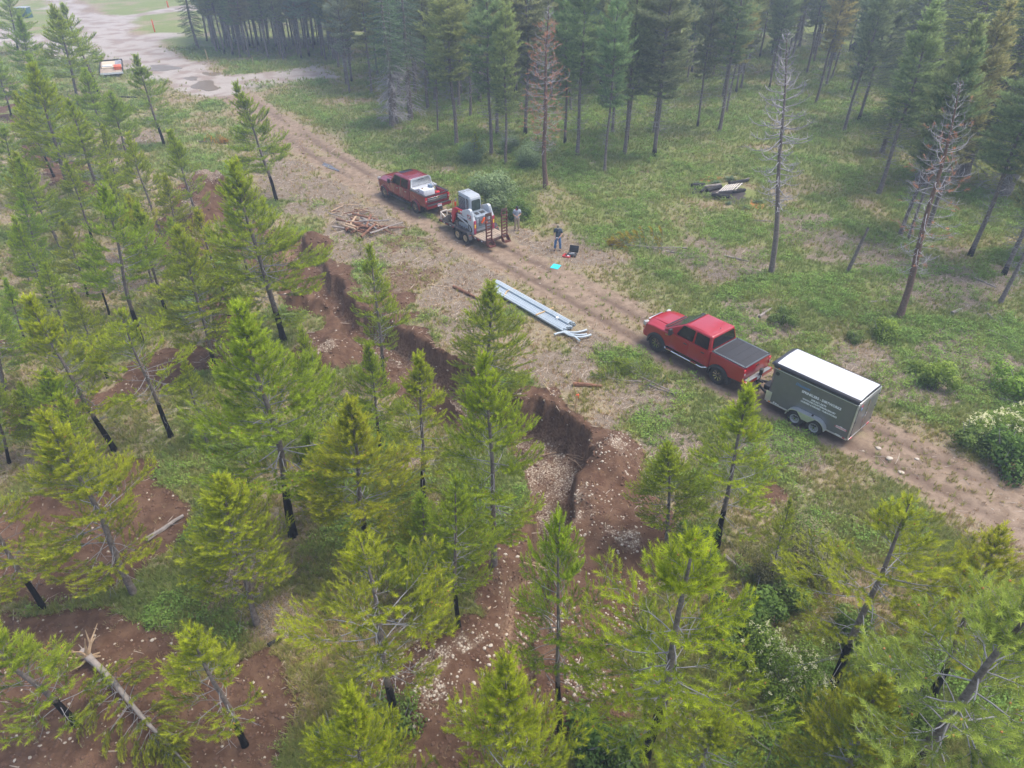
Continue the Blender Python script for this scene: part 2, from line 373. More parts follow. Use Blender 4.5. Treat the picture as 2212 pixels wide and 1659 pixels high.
def Hf(x, y):
    """height of the built ground mesh (bilinear)"""
    x = np.atleast_1d(np.asarray(x, float)); y = np.atleast_1d(np.asarray(y, float))
    i = np.clip(np.searchsorted(gx, x) - 1, 0, nx - 2); j = np.clip(np.searchsorted(gy, y) - 1, 0, ny - 2)
    u = (x - gx[i]) / (gx[i + 1] - gx[i]); v = (y - gy[j]) / (gy[j + 1] - gy[j])
    return (HG[j, i] * (1 - u) + HG[j, i + 1] * u) * (1 - v) + (HG[j + 1, i] * (1 - u) + HG[j + 1, i + 1] * u) * v
def hz(x, y): return float(Hf(x, y)[0])
def GP(u, v, it=4):
    """ground point under a pixel, on the real terrain"""
    z = 0.0
    for _ in range(it):
        p = G(u, v, z); z = .5 * z + .5 * hz(p.x, p.y) if _ < it - 1 else hz(p.x, p.y)
    p = G(u, v, z); return Vector((p.x, p.y, hz(p.x, p.y)))

def ground_material():
    m, nt, b = new_mat('forest_floor'); N = nt.nodes; L = nt.links
    geo = N.new('ShaderNodeNewGeometry'); P = geo.outputs['Position']
    def attr(n):
        a = N.new('ShaderNodeAttribute'); a.attribute_name = n; return a
    def noise(s, d=5, r=.6, dist=0):
        n = N.new('ShaderNodeTexNoise'); n.inputs['Scale'].default_value = s; n.inputs['Detail'].default_value = d; n.inputs['Roughness'].default_value = r
        n.inputs['Distortion'].default_value = dist; L.new(P, n.inputs['Vector']); return n.outputs[0]
    def ramp(v, a, b_, lo=0., hi=1.):
        n = N.new('ShaderNodeMapRange'); n.interpolation_type = 'SMOOTHSTEP'; n.inputs[1].default_value = a; n.inputs[2].default_value = b_; n.inputs[3].default_value = lo; n.inputs[4].default_value = hi
        L.new(v, n.inputs[0]); return n.outputs[0]
    def mth(op, a, b_):
        n = N.new('ShaderNodeMath'); n.operation = op
        for i, q in enumerate((a, b_)):
            if isinstance(q, (int, float)): n.inputs[i].default_value = q
            else: L.new(q, n.inputs[i])
        return n.outputs[0]
    def mix(f, a, b_, mode='MIX'):
        n = N.new('ShaderNodeMix'); n.data_type = 'RGBA'; n.blend_type = mode
        if isinstance(f, (int, float)): n.inputs[0].default_value = f
        else: L.new(f, n.inputs[0])
        for i, q in ((6, a), (7, b_)):
            if isinstance(q, tuple): n.inputs[i].default_value = (*q, 1)
            else: L.new(q, n.inputs[i])
        return n.outputs[2]
    A = attr('maskA'); B = attr('maskB')
    sa = N.new('ShaderNodeSeparateColor'); L.new(A.outputs['Color'], sa.inputs[0]); sb = N.new('ShaderNodeSeparateColor'); L.new(B.outputs['Color'], sb.inputs[0])
    road, soil, stone, lit = sa.outputs[0], sa.outputs[1], sa.outputs[2], A.outputs['Alpha']
    rut, green, grav, wall = sb.outputs[0], sb.outputs[1], sb.outputs[2], B.outputs['Alpha']
    nf = noise(9, 6, .7); nm = noise(2.2, 5, .65); nff = noise(38, 4, .7); nb = noise(.35, 3, .5)
    # thatch and moss
    dry = mix(ramp(nff, .35, .65), (.19, .15, .085), (.36, .30, .19))
    dry = mix(ramp(nf, .5, .66), dry, (.115, .075, .055))
    grn = mix(ramp(nff, .35, .68), (.10, .135, .035), (.26, .29, .09))
    gm = ramp(mth('ADD', mth('MULTIPLY', green, .85), mth('MULTIPLY', mth('SUBTRACT', nf, .5), 1.3)), .28, .62)
    col = mix(gm, dry, grn)
    # pale wood litter
    v = N.new('ShaderNodeTexVoronoi'); v.inputs['Scale'].default_value = 22; L.new(P, v.inputs['Vector'])
    lc = mix(ramp(nff, .42, .62), (.12, .085, .06), (.31, .26, .19))
    lm = ramp(mth('ADD', lit, mth('MULTIPLY', mth('SUBTRACT', nf, .5), 1.1)), .4, .75)
    col = mix(lm, col, lc)
    # dirt road
    rc = mix(ramp(nm, .35, .65), (.19, .135, .09), (.30, .225, .16)); rc = mix(ramp(nff, .55, .75), rc, (.36, .29, .23))
    rc = mix(mth('MULTIPLY', rut, .85), rc, (.125, .085, .062))
    rm = ramp(mth('ADD', mth('ADD', road, mth('MULTIPLY', rut, .25)), mth('MULTIPLY', mth('SUBTRACT', nf, .5), 1.5)), .42, .78)
    cen = ramp(nm, .50, .62)
    col = mix(rm, col, rc)
    # gravel yard
    gc = mix(ramp(nff, .35, .65), (.27, .235, .205), (.45, .405, .365)); gc = mix(ramp(nb, .45, .62), gc, (.27, .215, .18))
    col = mix(ramp(mth('ADD', grav, mth('MULTIPLY', mth('SUBTRACT', nm, .5), .8)), .25, .75), col, gc)
    # bare red-brown soil
    sc = mix(ramp(nm, .35, .68), (.085, .045, .027), (.142, .084, .052)); sc = mix(ramp(nff, .6, .8), sc, (.19, .13, .095))
    sc = mix(mth('MULTIPLY', wall, .75), sc, mix(ramp(nf, .4, .6), (.15, .09, .058), (.38, .27, .18)))
    sm = ramp(mth('ADD', soil, mth('MULTIPLY', mth('SUBTRACT', nf, .5), .7)), .4, .62)
    col = mix(sm, col, sc)
    # cream cobble spoil
    v2 = N.new('ShaderNodeTexVoronoi'); v2.inputs['Scale'].default_value = 14; L.new(P, v2.inputs['Vector'])
    cc = mix(ramp(v2.outputs['Distance'], .25, .6), mix(v2.outputs['Color'], (.28, .225, .165), (.42, .36, .28)), (.15, .10, .07))
    stm = ramp(mth('ADD', stone, mth('MULTIPLY', mth('SUBTRACT', nf, .5), .9)), .38, .75)
    col = mix(stm, col, cc)
    L.new(col, b.inputs['Base Color']); b.inputs['Roughness'].default_value = .95; b.inputs['Specular IOR Level'].default_value = .15
    bp = N.new('ShaderNodeBump'); bp.inputs['Strength'].default_value = .7; bp.inputs['Distance'].default_value = .06
    hh = mth('ADD', mth('MULTIPLY', nf, .6), mth('MULTIPLY', nff, .4)); L.new(hh, bp.inputs['Height']); L.new(bp.outputs[0], b.inputs['Normal'])
    return m
M_GROUND = ground_material()
mA = np.stack([FL['road'], FL['soil'], FL['stone'], FL['lit']], 1); mB = np.stack([FL['rut'], FL['green'], FL['grav'], FL['wall']], 1)
gme = np_mesh('ground', V, F, M_GROUND, {'maskA': mA, 'maskB': mB}, smooth=True)
ground = link('ground', gme); tag(ground, 'forest clearing ground with dirt track, red-brown soil and an open trench', kind='structure')

# puddles
M_MUDW = mat('muddy_water', (.17, .13, .09), .35, var=.1, scale=1.5, spec=.15)
M_WET = mat('puddle_sheen', (.10, .085, .075), .05, var=.2, scale=2)
def puddle(u, v, ru, rv, m, lab, ang=0.0, n=28):
    c = G(u, v); a = G(u + ru, v + ang * ru); b_ = G(u, v - rv); ex = a - c; ey = b_ - c
    vs = []; zz = []
    for k in range(n):
        t = 2 * math.pi * k / n; r = 1 + .18 * math.sin(3 * t + u) + .10 * math.sin(5 * t + v)
        p = c + ex * math.cos(t) * r + ey * math.sin(t) * r; vs.append(p); zz.append(hz(p.x, p.y))
    z = max(zz + [hz(c.x, c.y)]) + .012
    vs = [(p.x - c.x, p.y - c.y, 0) for p in vs] + [(p[0] * 1, p[1] * 1, -.25) for p in [(q.x - c.x, q.y - c.y) for q in vs]]
    fs = [tuple(range(n))] + [(i, n + i, n + (i + 1) % n, (i + 1) % n) for i in range(n)]
    o = link('puddle', mesh_from('puddle', vs, fs, m), loc=(c.x, c.y, z)); tag(o, lab, kind='structure')
puddle(*z1(1060, 440), 33, 6.5, M_MUDW, 'long muddy puddle across the gravel yard edge', .0)
puddle(*z1(1330, 555), 27, 11, M_MUDW, 'largest muddy puddle at the road fork', .05)
puddle(*z1(1240, 508), 15, 4.5, M_MUDW, 'small muddy puddle at the road fork', 0)
puddle(*z1(1375, 478), 22, 4, M_MUDW, 'thin muddy puddle on the far side of the fork', 0)
puddle(712, 360, 17, 4.2, M_WET, 'shiny puddle in the wheel rut of the dirt track', .42)
# ================================================================== TREES
def norm(v): return v / np.maximum(np.linalg.norm(v, axis=-1, keepdims=True), 1e-9)
def tubes(polys, radii, sides=3):
    """polys (n, m, 3), radii (n, m) -> V, F"""
    n, m, _ = polys.shape
    T = np.gradient(polys, axis=1); T = norm(T); ref = np.array([.31, .52, .79])
    X = norm(np.cross(T, ref)); Y = np.cross(T, X)
    a = 2 * np.pi * np.arange(sides) / sides
    V = polys[:, :, None] + radii[:, :, None, None] * (X[:, :, None] * np.cos(a)[None, None, :, None] + Y[:, :, None] * np.sin(a)[None, None, :, None])
    base = (np.arange(n) * m * sides)[:, None, None]; i = np.arange(m - 1)[None, :, None] * sides; k = np.arange(sides)[None, None, :]; k2 = (k + 1) % sides
    F = np.stack([base + i + k, base + i + k2, base + i + sides + k2, base + i + sides + k], -1).reshape(-1, 4)
    return V.reshape(-1, 3), F
def needles(P, D, L, R, T, r, K=14, w=.011, ln=.075, spread=1.0):
    """needle blades round shoots. P base (n,3), D dir, L length, R needle length scale, T tint"""
    n = len(P); D = norm(D); ref = np.array([.13, .21, .97]); X = norm(np.cross(D, ref) + 1e-4); Y = np.cross(D, X)
    t = (np.arange(K) + .5)[None] / K + r.normal(0, .03, (n, K)); az = 2.399963 * np.arange(K)[None] + r.random((n, 1)) * 6.28 + r.normal(0, .3, (n, K))
    rad = X[:, None] * np.cos(az)[..., None] + Y[:, None] * np.sin(az)[..., None]
    ang = (1.15 - .75 * t) * spread
    d = D[:, None] * np.cos(ang)[..., None] + rad * np.sin(ang)[..., None]
    base = P[:, None] + D[:, None] * (L[:, None] * t)[..., None]
    side = norm(np.cross(d, rad) + r.normal(0, .35, (n, K, 3))) * (w * .5)
    l = (ln * R[:, None] * (.8 + .4 * r.random((n, K))))[..., None]
    V = np.stack([base - side, base + side, base + d * l], 2).reshape(-1, 3)
    F = np.arange(n * K * 3).reshape(-1, 3)
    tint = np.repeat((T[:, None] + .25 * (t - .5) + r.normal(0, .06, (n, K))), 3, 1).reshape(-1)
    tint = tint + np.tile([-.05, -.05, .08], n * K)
    return V, F, tint

M_TINT = {}
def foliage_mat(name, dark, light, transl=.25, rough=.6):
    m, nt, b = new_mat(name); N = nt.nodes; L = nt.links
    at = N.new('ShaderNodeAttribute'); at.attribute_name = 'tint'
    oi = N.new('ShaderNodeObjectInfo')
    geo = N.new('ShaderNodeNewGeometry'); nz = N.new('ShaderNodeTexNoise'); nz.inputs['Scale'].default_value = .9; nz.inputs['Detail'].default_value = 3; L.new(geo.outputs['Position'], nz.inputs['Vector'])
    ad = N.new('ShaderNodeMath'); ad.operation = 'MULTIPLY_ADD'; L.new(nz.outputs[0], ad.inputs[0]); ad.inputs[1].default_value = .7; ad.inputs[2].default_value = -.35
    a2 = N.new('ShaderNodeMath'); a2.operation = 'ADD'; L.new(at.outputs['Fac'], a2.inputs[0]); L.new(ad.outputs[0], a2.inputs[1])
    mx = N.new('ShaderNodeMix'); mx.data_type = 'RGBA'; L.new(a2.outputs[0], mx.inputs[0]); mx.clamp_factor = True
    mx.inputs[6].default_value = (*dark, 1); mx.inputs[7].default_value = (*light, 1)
    m2 = N.new('ShaderNodeMix'); m2.data_type = 'RGBA'; m2.blend_type = 'MULTIPLY'; m2.inputs[0].default_value = 1
    L.new(mx.outputs[2], m2.inputs[6]); L.new(oi.outputs['Color'], m2.inputs[7])
    L.new(m2.outputs[2], b.inputs['Base Color']); b.inputs['Roughness'].default_value = rough; b.inputs['Specular IOR Level'].default_value = .25
    tr = N.new('ShaderNodeBsdfTranslucent'); L.new(m2.outputs[2], tr.inputs[0])
    ms = N.new('ShaderNodeMixShader'); ms.inputs[0].default_value = transl; L.new(b.outputs[0], ms.inputs[1]); L.new(tr.outputs[0], ms.inputs[2])
    L.new(ms.outputs[0], nt.nodes['Material Output'].inputs[0]); return m
M_NEEDLE = foliage_mat('pine_needles', (.095, .148, .016), (.58, .66, .055), .48)
M_NEEDLEF = foliage_mat('older_pine_needles', (.13, .165, .075), (.54, .57, .23), .45)
M_FIRN = foliage_mat('fir_needles', (.07, .11, .045), (.33, .40, .15), .35)
M_RUST = foliage_mat('rust_needles', (.36, .15, .08), (.66, .31, .17), .3)
M_CONE = mat('pollen_cones', (.42, .20, .06), .8)
def bark_mat(name, col, dark, char=True):
    m, nt, b = new_mat(name); N = nt.nodes; L = nt.links
    at = N.new('ShaderNodeAttribute'); at.attribute_name = 'char'
    geo = N.new('ShaderNodeNewGeometry'); nz = N.new('ShaderNodeTexNoise'); nz.inputs['Scale'].default_value = 9; nz.inputs['Detail'].default_value = 6; nz.inputs['Roughness'].default_value = .7; L.new(geo.outputs['Position'], nz.inputs['Vector'])
    mr = N.new('ShaderNodeMapRange'); mr.inputs[1].default_value = .35; mr.inputs[2].default_value = .65; L.new(nz.outputs[0], mr.inputs[0])
    mx = N.new('ShaderNodeMix'); mx.data_type = 'RGBA'; L.new(mr.outputs[0], mx.inputs[0]); mx.inputs[6].default_value = (*dark, 1); mx.inputs[7].default_value = (*col, 1)
    s = N.new('ShaderNodeMath'); s.operation = 'MULTIPLY_ADD'; L.new(nz.outputs[0], s.inputs[0]); s.inputs[1].default_value = 1.4; s.inputs[2].default_value = -.7
    s2 = N.new('ShaderNodeMath'); s2.operation = 'ADD'; L.new(at.outputs['Fac'], s2.inputs[0]); L.new(s.outputs[0], s2.inputs[1])
    m3 = N.new('ShaderNodeMapRange'); m3.inputs[1].default_value = .4; m3.inputs[2].default_value = .6; L.new(s2.outputs[0], m3.inputs[0])
    m4 = N.new('ShaderNodeMix'); m4.data_type = 'RGBA'; L.new(m3.outputs[0], m4.inputs[0]); L.new(mx.outputs[2], m4.inputs[6]); m4.inputs[7].default_value = (.012, .011, .011, 1)
    L.new(m4.outputs[2], b.inputs['Base Color']); b.inputs['Roughness'].default_value = .9; b.inputs['Specular IOR Level'].default_value = .2
    bp = N.new('ShaderNodeBump'); bp.inputs['Strength'].default_value = .8; bp.inputs['Distance'].default_value = .02; L.new(nz.outputs[0], bp.inputs['Height']); L.new(bp.outputs[0], b.inputs['Normal'])
    return m
M_BARK = bark_mat('pine_bark', (.27, .225, .20), (.12, .095, .083))
M_BARKR = bark_mat('red_bark', (.25, .155, .115), (.12, .08, .06))
M_TWIG = mat('grey_twigs', (.26, .25, .25), .9, var=.3, scale=3)
M_TWIGD = mat('dead_twigs', (.37, .345, .35), .9, var=.3, scale=3)

def trunk_mesh(name, H, r0, seed, char=0.0, bend=.15, sides=9, m=M_BARK, r1=.012, segs=18, snag=False):
    r = np.random.default_rng(seed); t = np.linspace(0, 1, segs); z = t * H
    ph = r.random(4) * 6.28
    ox = bend * (np.sin(t * 3.0 + ph[0]) - np.sin(ph[0])) * .6 + .03 * H / 8 * (np.sin(t * 11 + ph[1]) - np.sin(ph[1])) ; oy = bend * (np.sin(t * 2.6 + ph[2]) - np.sin(ph[2])) * .6 + .03 * H / 8 * (np.sin(t * 9 + ph[3]) - np.sin(ph[3]))
    P = np.stack([ox, oy, z], 1)
    rad = r0 * (1 - t) ** .85 + r1; rad[0] *= 1.35; rad *= 1 + r.normal(0, .03, segs)
    if snag: rad = r0 * (1 - .45 * t)
    P[0, 2] -= .25
    Vv, Ff = tubes(P[None], rad[None], sides)
    ch = np.repeat(np.clip(1.0 - (z - char) / (.35 * char + .3), 0, 1) if char > 0 else z * 0, sides)
    nv = len(Vv); top = np.array([[*(P[-1])]]) if not snag else np.array([P[-1] + [.02, 0, r0 * .8]])
    Vv = np.vstack([Vv, top]); ch = np.append(ch, 0)
    me = np_mesh(name, Vv, Ff, m, {'char': ch}, smooth=True)
    return me, P
def on_trunk(P, z): return np.array([np.interp(z, P[:, 2], P[:, 0]), np.interp(z, P[:, 2], P[:, 1]), z])

class Tree: pass
def make_tree(kind, seed, H, rp=.55, gp=None):
    """builds meshes for trunk, foliage, twigs (and dead branches)"""
    r = np.random.default_rng(seed); T = Tree(); T.H = H
    S = dict(P=[], D=[], L=[], R=[], T=[]); main = []; mrad = []; tw = []; twr = []; dead = []; deadr = []
    cones = []
    def shoot(p, d, l, t, rs=1.0): S['P'].append(p); S['D'].append(d); S['L'].append(l); S['R'].append(rs); S['T'].append(t)
    if kind == 'young':
        char = r.uniform(.10, .24) * H if r.random() < .85 else 0; r0 = .0100 * H + .018
        T.trunk, P = trunk_mesh('trunk', H, r0, seed, char, bend=.22)
        cb = H * r.uniform(.19, .34); R0 = r.uniform(.20, .255) * H + .15; sp = r.uniform(.34, .42); fz = r.uniform(.28, .52); gaps = gp or r.uniform(.16, .48); ff = r.uniform(.55, .8)
        d = .25
        # leader
        for k in range(3): shoot(on_trunk(P, H - .12 - k * .16), np.array([r.normal(0, .05), r.normal(0, .05), 1]), .22, .75, .75)
        shoot(on_trunk(P, H - .06), np.array([0, 0, 1.]), .25, 1.0, .5)
        while H - d > cb:
            z = H - d; f = (H - z) / (H - cb); nb = r.integers(5, 9); a0 = r.random() * 6.28
            Rr = R0 * (min(1, f / ff) ** 1.05) * (1 - .30 * max(0, f - ff) / (1 - ff))
            for k in range(nb):
                if r.random() < (gaps * (.3 + f * .7) if gp is None else gp): continue
                lop = r.uniform(.5, 1.0) if r.random() < .2 else 1.0
                az = a0 + 6.283 * k / nb + r.normal(0, .22); ln = max(.22, Rr * lop * r.uniform(.7, 1.35)); el0 = math.radians(58 - 52 * min(1, f * 1.35) + r.normal(0, 6))
                b0 = on_trunk(P, z + r.normal(0, .07)); m = 7; tt = np.linspace(0, 1, m)
                elv = el0 + tt ** 1.6 * math.radians(30) - .38 * np.sin(tt * 3.14) * f; azv = az + r.normal(0, .3) * tt + .22 * np.sin(tt * 5 + r.random() * 6)
                st = ln / (m - 1); pts = [b0]
                for q in range(1, m): pts.append(pts[-1] + st * np.array([math.cos(elv[q]) * math.cos(azv[q]), math.cos(elv[q]) * math.sin(azv[q]), math.sin(elv[q])]))
                pts = np.array(pts); main.append(pts); mrad.append((.005 + .0052 * ln) * (1 - tt * .72))
                fs = fz * min(1, f * 1.5) * r.uniform(.8, 1.15); fs = min(fs, .72)
                dl = lambda x: np.array([np.interp(x, tt, pts[:, c]) for c in range(3)])
                # end shoots
                ed = norm(pts[-1] - pts[-2]); shoot(pts[-1] - ed * .05, ed + [0, 0, .45], .18, .65 + r.normal(0, .1))
                step = .10; x = fs; sgn = 1 if r.random() < .5 else -1
                while x < .97:
                    c = dl(x); di = norm(dl(min(1, x + .05)) - c); lat = norm(np.cross(di, [0, 0, 1])) * sgn; sgn = -sgn
                    tl = max(.10, (.58 * (1 - x) * ln + .14) * r.uniform(.55, 1.2)); td = norm(di * r.uniform(.55, 1.0) + lat * r.uniform(.6, 1) + np.array([0, 0, r.uniform(.05, .5)]))
                    e = c + td * tl + np.array([0, 0, tl * .12]); mid = c + td * tl * .5
                    tw.append(np.array([c, mid, e])); twr.append(np.array([.006, .005, .003]))
                    n2 = max(1, int(tl / .10))
                    for g in range(n2):
                        y = 1 - g * .10 / tl * r.uniform(.85, 1.1)
                        if y < .15: break
                        q = c + td * tl * y + np.array([0, 0, tl * .12 * y]); dd = norm(td + np.array([0, 0, .35]) + (lat * r.choice([-1, 1]) * .8 if g else 0) + r.normal(0, .2, 3))
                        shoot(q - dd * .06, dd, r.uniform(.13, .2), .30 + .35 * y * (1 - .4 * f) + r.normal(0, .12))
                        if r.random() < .05: cones.append(q + dd * .02)
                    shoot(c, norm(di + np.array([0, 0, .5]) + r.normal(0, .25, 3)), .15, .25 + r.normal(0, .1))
                    x += step / ln * r.uniform(.8, 1.3)
                # bare inner side twigs
                for _ in range(int(fs * ln * 3.5)):
                    x = r.uniform(.15, max(.2, fs)); c = dl(x); td = norm(r.normal(0, 1, 3) + norm(dl(min(1, x + .05)) - c) * .8 + [0, 0, -.1]); tl = r.uniform(.15, .5)
                    dead.append(np.array([c, c + td * tl * .55 + r.normal(0, .03, 3), c + td * tl])); deadr.append(np.array([.006, .005, .003]))
            d += sp * r.uniform(.85, 1.2) * (.72 + .35 * f)
        # dead lower branches
        z = cb
        while z > max(.9, char * .7):
            for k in range(r.integers(1, 4)):
                az = r.random() * 6.28; ln = r.uniform(.3, 1.1) * R0 * .7; b0 = on_trunk(P, z); dd = np.array([math.cos(az), math.sin(az), r.uniform(-.35, .15)])
                p1 = b0 + dd * ln * .5 + r.normal(0, .06, 3) - [0, 0, .14 * ln]; p2 = b0 + dd * ln + [0, 0, r.uniform(-.1, .25) * ln] + r.normal(0, .08, 3)
                dead.append(np.array([b0, p1, p2])); deadr.append(np.array([.009, .007, .004]))
                for _ in range(2):
                    c = p1 + (p2 - p1) * r.random(); td = norm(r.normal(0, 1, 3) + dd); dead.append(np.array([c, c + td * .12, c + td * .28])); deadr.append(np.array([.005, .004, .003]))
            z -= r.uniform(.3, .6)
        K, w_, ln_ = 30, .0125, .085; mN = M_NEEDLE
    elif kind == 'tall':
        r0 = .0078 * H + .018; T.trunk, P = trunk_mesh('trunk', H, r0, seed, r.choice([0, 0, .5, 1.0]), bend=.28, segs=20)
        cb = H * r.uniform(.27, .43); R0 = r.uniform(1.6, 2.15); d = .2; gaps = r.uniform(.05, .3)
        shoot(on_trunk(P, H - .2), np.array([0, 0, 1.]), .35, .8, 1.1)
        while H - d > cb:
            z = H - d; f = (H - z) / (H - cb); nb = r.integers(5, 9); a0 = r.random() * 6.28; Rr = R0 * (min(1, f / .5) ** .7) * (1 - .35 * max(0, f - .6) / .4)
            for k in range(nb):
                if r.random() < gaps: continue
                az = a0 + 6.283 * k / nb + r.normal(0, .3); ln = max(.25, Rr * r.uniform(.55, 1.25)); el0 = math.radians(50 - 55 * min(1, f * 1.3) + r.normal(0, 8)); b0 = on_trunk(P, z + r.normal(0, .1)); m = 5; tt = np.linspace(0, 1, m)
                elv = el0 + tt ** 1.5 * math.radians(25); azv = az + r.normal(0, .2) * tt; st = ln / (m - 1); pts = [b0]
                for q in range(1, m): pts.append(pts[-1] + st * np.array([math.cos(elv[q]) * math.cos(azv[q]), math.cos(elv[q]) * math.sin(azv[q]), math.sin(elv[q])]))
                pts = np.array(pts); main.append(pts); mrad.append((.008 + .008 * ln) * (1 - tt * .75)); dl = lambda x: np.array([np.interp(x, tt, pts[:, c]) for c in range(3)])
                x = .25; sgn = 1
                while x < 1.0:
                    c = dl(x); di = norm(dl(min(1, x + .06)) - dl(max(0, x - .06))); lat = norm(np.cross(di, [0, 0, 1])) * sgn; sgn = -sgn; tl = (.5 * (1 - x) * ln + .15) * r.uniform(.5, 1.2); td = norm(di * .8 + lat * .9 + np.array([0, 0, r.uniform(0, .4)]))
                    n2 = max(1, int(tl / .14))
                    for g in range(n2 + 1):
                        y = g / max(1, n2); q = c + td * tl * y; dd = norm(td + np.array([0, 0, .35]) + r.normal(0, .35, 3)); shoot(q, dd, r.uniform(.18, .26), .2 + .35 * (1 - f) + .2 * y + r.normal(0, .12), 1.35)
                    x += .12 / ln * r.uniform(.8, 1.3)
            d += r.uniform(.34, .55)
        z = cb + H * .08
        while z > H * .14:
            for k in range(r.integers(3, 8)):
                az = r.random() * 6.28; ln = r.uniform(.4, 1.5) * (.35 + .65 * z / cb); b0 = on_trunk(P, z); dd = np.array([math.cos(az), math.sin(az), r.uniform(-.3, .25)]); p1 = b0 + dd * ln * .5 + r.normal(0, .05, 3); p2 = b0 + dd * ln + [0, 0, r.uniform(-.1, .3) * ln]
                dead.append(np.array([b0, p1, p2])); deadr.append(np.array([.018, .015, .010]))
                for _ in range(2):
                    c = p1 + (p2 - p1) * r.random(); td = norm(r.normal(0, 1, 3) + dd); dead.append(np.array([c, c + td * .15, c + td * .4])); deadr.append(np.array([.011, .010, .008]))
            z -= r.uniform(.25, .5)
        K, w_, ln_ = 18, .034, .115; mN = M_NEEDLEF
    elif kind in ('fir', 'spruce'):
        r0 = .013 * H + .04; T.trunk, P = trunk_mesh('trunk', H, r0, seed, 0, bend=.25, segs=20)
        cb = H * (.16 if kind == 'fir' else .40); R0 = (.165 if kind == 'fir' else .14) * H * (1.45 if H < 10 else 1); d = .3
        shoot(on_trunk(P, H - .3), np.array([0, 0, 1.]), .45, .9, 1.2)
        while H - d > cb:
            z = H - d; f = (H - z) / (H - cb); nb = r.integers(5, 8); a0 = r.random() * 6.28; Rr = R0 * (f ** .8) * (1 - .3 * max(0, f - .75) / .25)
            for k in range(nb):
                az = a0 + 6.283 * k / nb + r.normal(0, .2); ln = max(.3, Rr * r.uniform(.65, 1.2)); el0 = math.radians(38 - 46 * min(1, f * 1.5) + r.normal(0, 5)); b0 = on_trunk(P, z); m = 7; tt = np.linspace(0, 1, m)
                elv = el0 - math.radians(18) * np.sin(tt * 2.6) + math.radians(14) * tt ** 3; azv = az + r.normal(0, .1) * tt; st = ln / (m - 1); pts = [b0]
                for q in range(1, m): pts.append(pts[-1] + st * np.array([math.cos(elv[q]) * math.cos(azv[q]), math.cos(elv[q]) * math.sin(azv[q]), math.sin(elv[q])]))
                pts = np.array(pts); main.append(pts); mrad.append((.008 + .009 * ln) * (1 - tt * .8)); dl = lambda x: np.array([np.interp(x, tt, pts[:, c]) for c in range(3)])
                x = .22; sgn = 1
                while x < 1.0:
                    c = dl(x); di = norm(dl(min(1, x + .05)) - dl(max(0, x - .05))); lat = norm(np.cross(di, [0, 0, 1])) * sgn; sgn = -sgn; tl = (.42 * (1 - x) * ln + .16) * r.uniform(.7, 1.15); td = norm(di * .9 + lat * .8 + np.array([0, 0, -.12]))
                    n2 = max(1, int(tl / .17))
                    for g in range(n2 + 1):
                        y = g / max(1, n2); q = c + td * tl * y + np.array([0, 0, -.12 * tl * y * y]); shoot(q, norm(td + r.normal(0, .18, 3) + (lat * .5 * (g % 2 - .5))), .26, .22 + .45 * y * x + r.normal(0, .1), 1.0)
                    x += .13 / ln * r.uniform(.85, 1.2)
            d += r.uniform(.28, .42) + .01 * H * f
        z = cb
        while z > H * .06:
            for k in range(r.integers(2, 5) if kind == 'fir' else r.integers(4, 8)):
                az = r.random() * 6.28; ln = r.uniform(.4, 1.0) * R0 * (.9 if kind == 'spruce' else .5); b0 = on_trunk(P, z); dd = np.array([math.cos(az), math.sin(az), r.uniform(-.3, .05)]); p1 = b0 + dd * ln * .5 + r.normal(0, .05, 3); p2 = b0 + dd * ln + [0, 0, -.22 * ln]
                dead.append(np.array([b0, p1, p2])); deadr.append(np.array([.026, .020, .012]))
                for _ in range(6):
                    u = r.random(); c = (b0 + (p1 - b0) * u * 2) if u < .5 else p1 + (p2 - p1) * (u * 2 - 1); td = norm(r.normal(0, .6, 3) + dd + [0, 0, -.4]); l2 = r.uniform(.3, .8); dead.append(np.array([c, c + td * l2 * .5, c + td * l2])); deadr.append(np.array([.014, .012, .008]))
            z -= r.uniform(.25, .45)
        K, w_, ln_ = 15, .032, .075; mN = M_FIRN
    elif kind in ('dead', 'rust'):
        r0 = .010 * H + .02; T.trunk, P = trunk_mesh('trunk', H, r0, seed, 0, bend=.2, segs=20, m=M_BARKR if kind == 'rust' else M_BARK)
        cb = H * (.22 if kind == 'rust' else .3); R0 = r.uniform(1.3, 1.5); d = .15
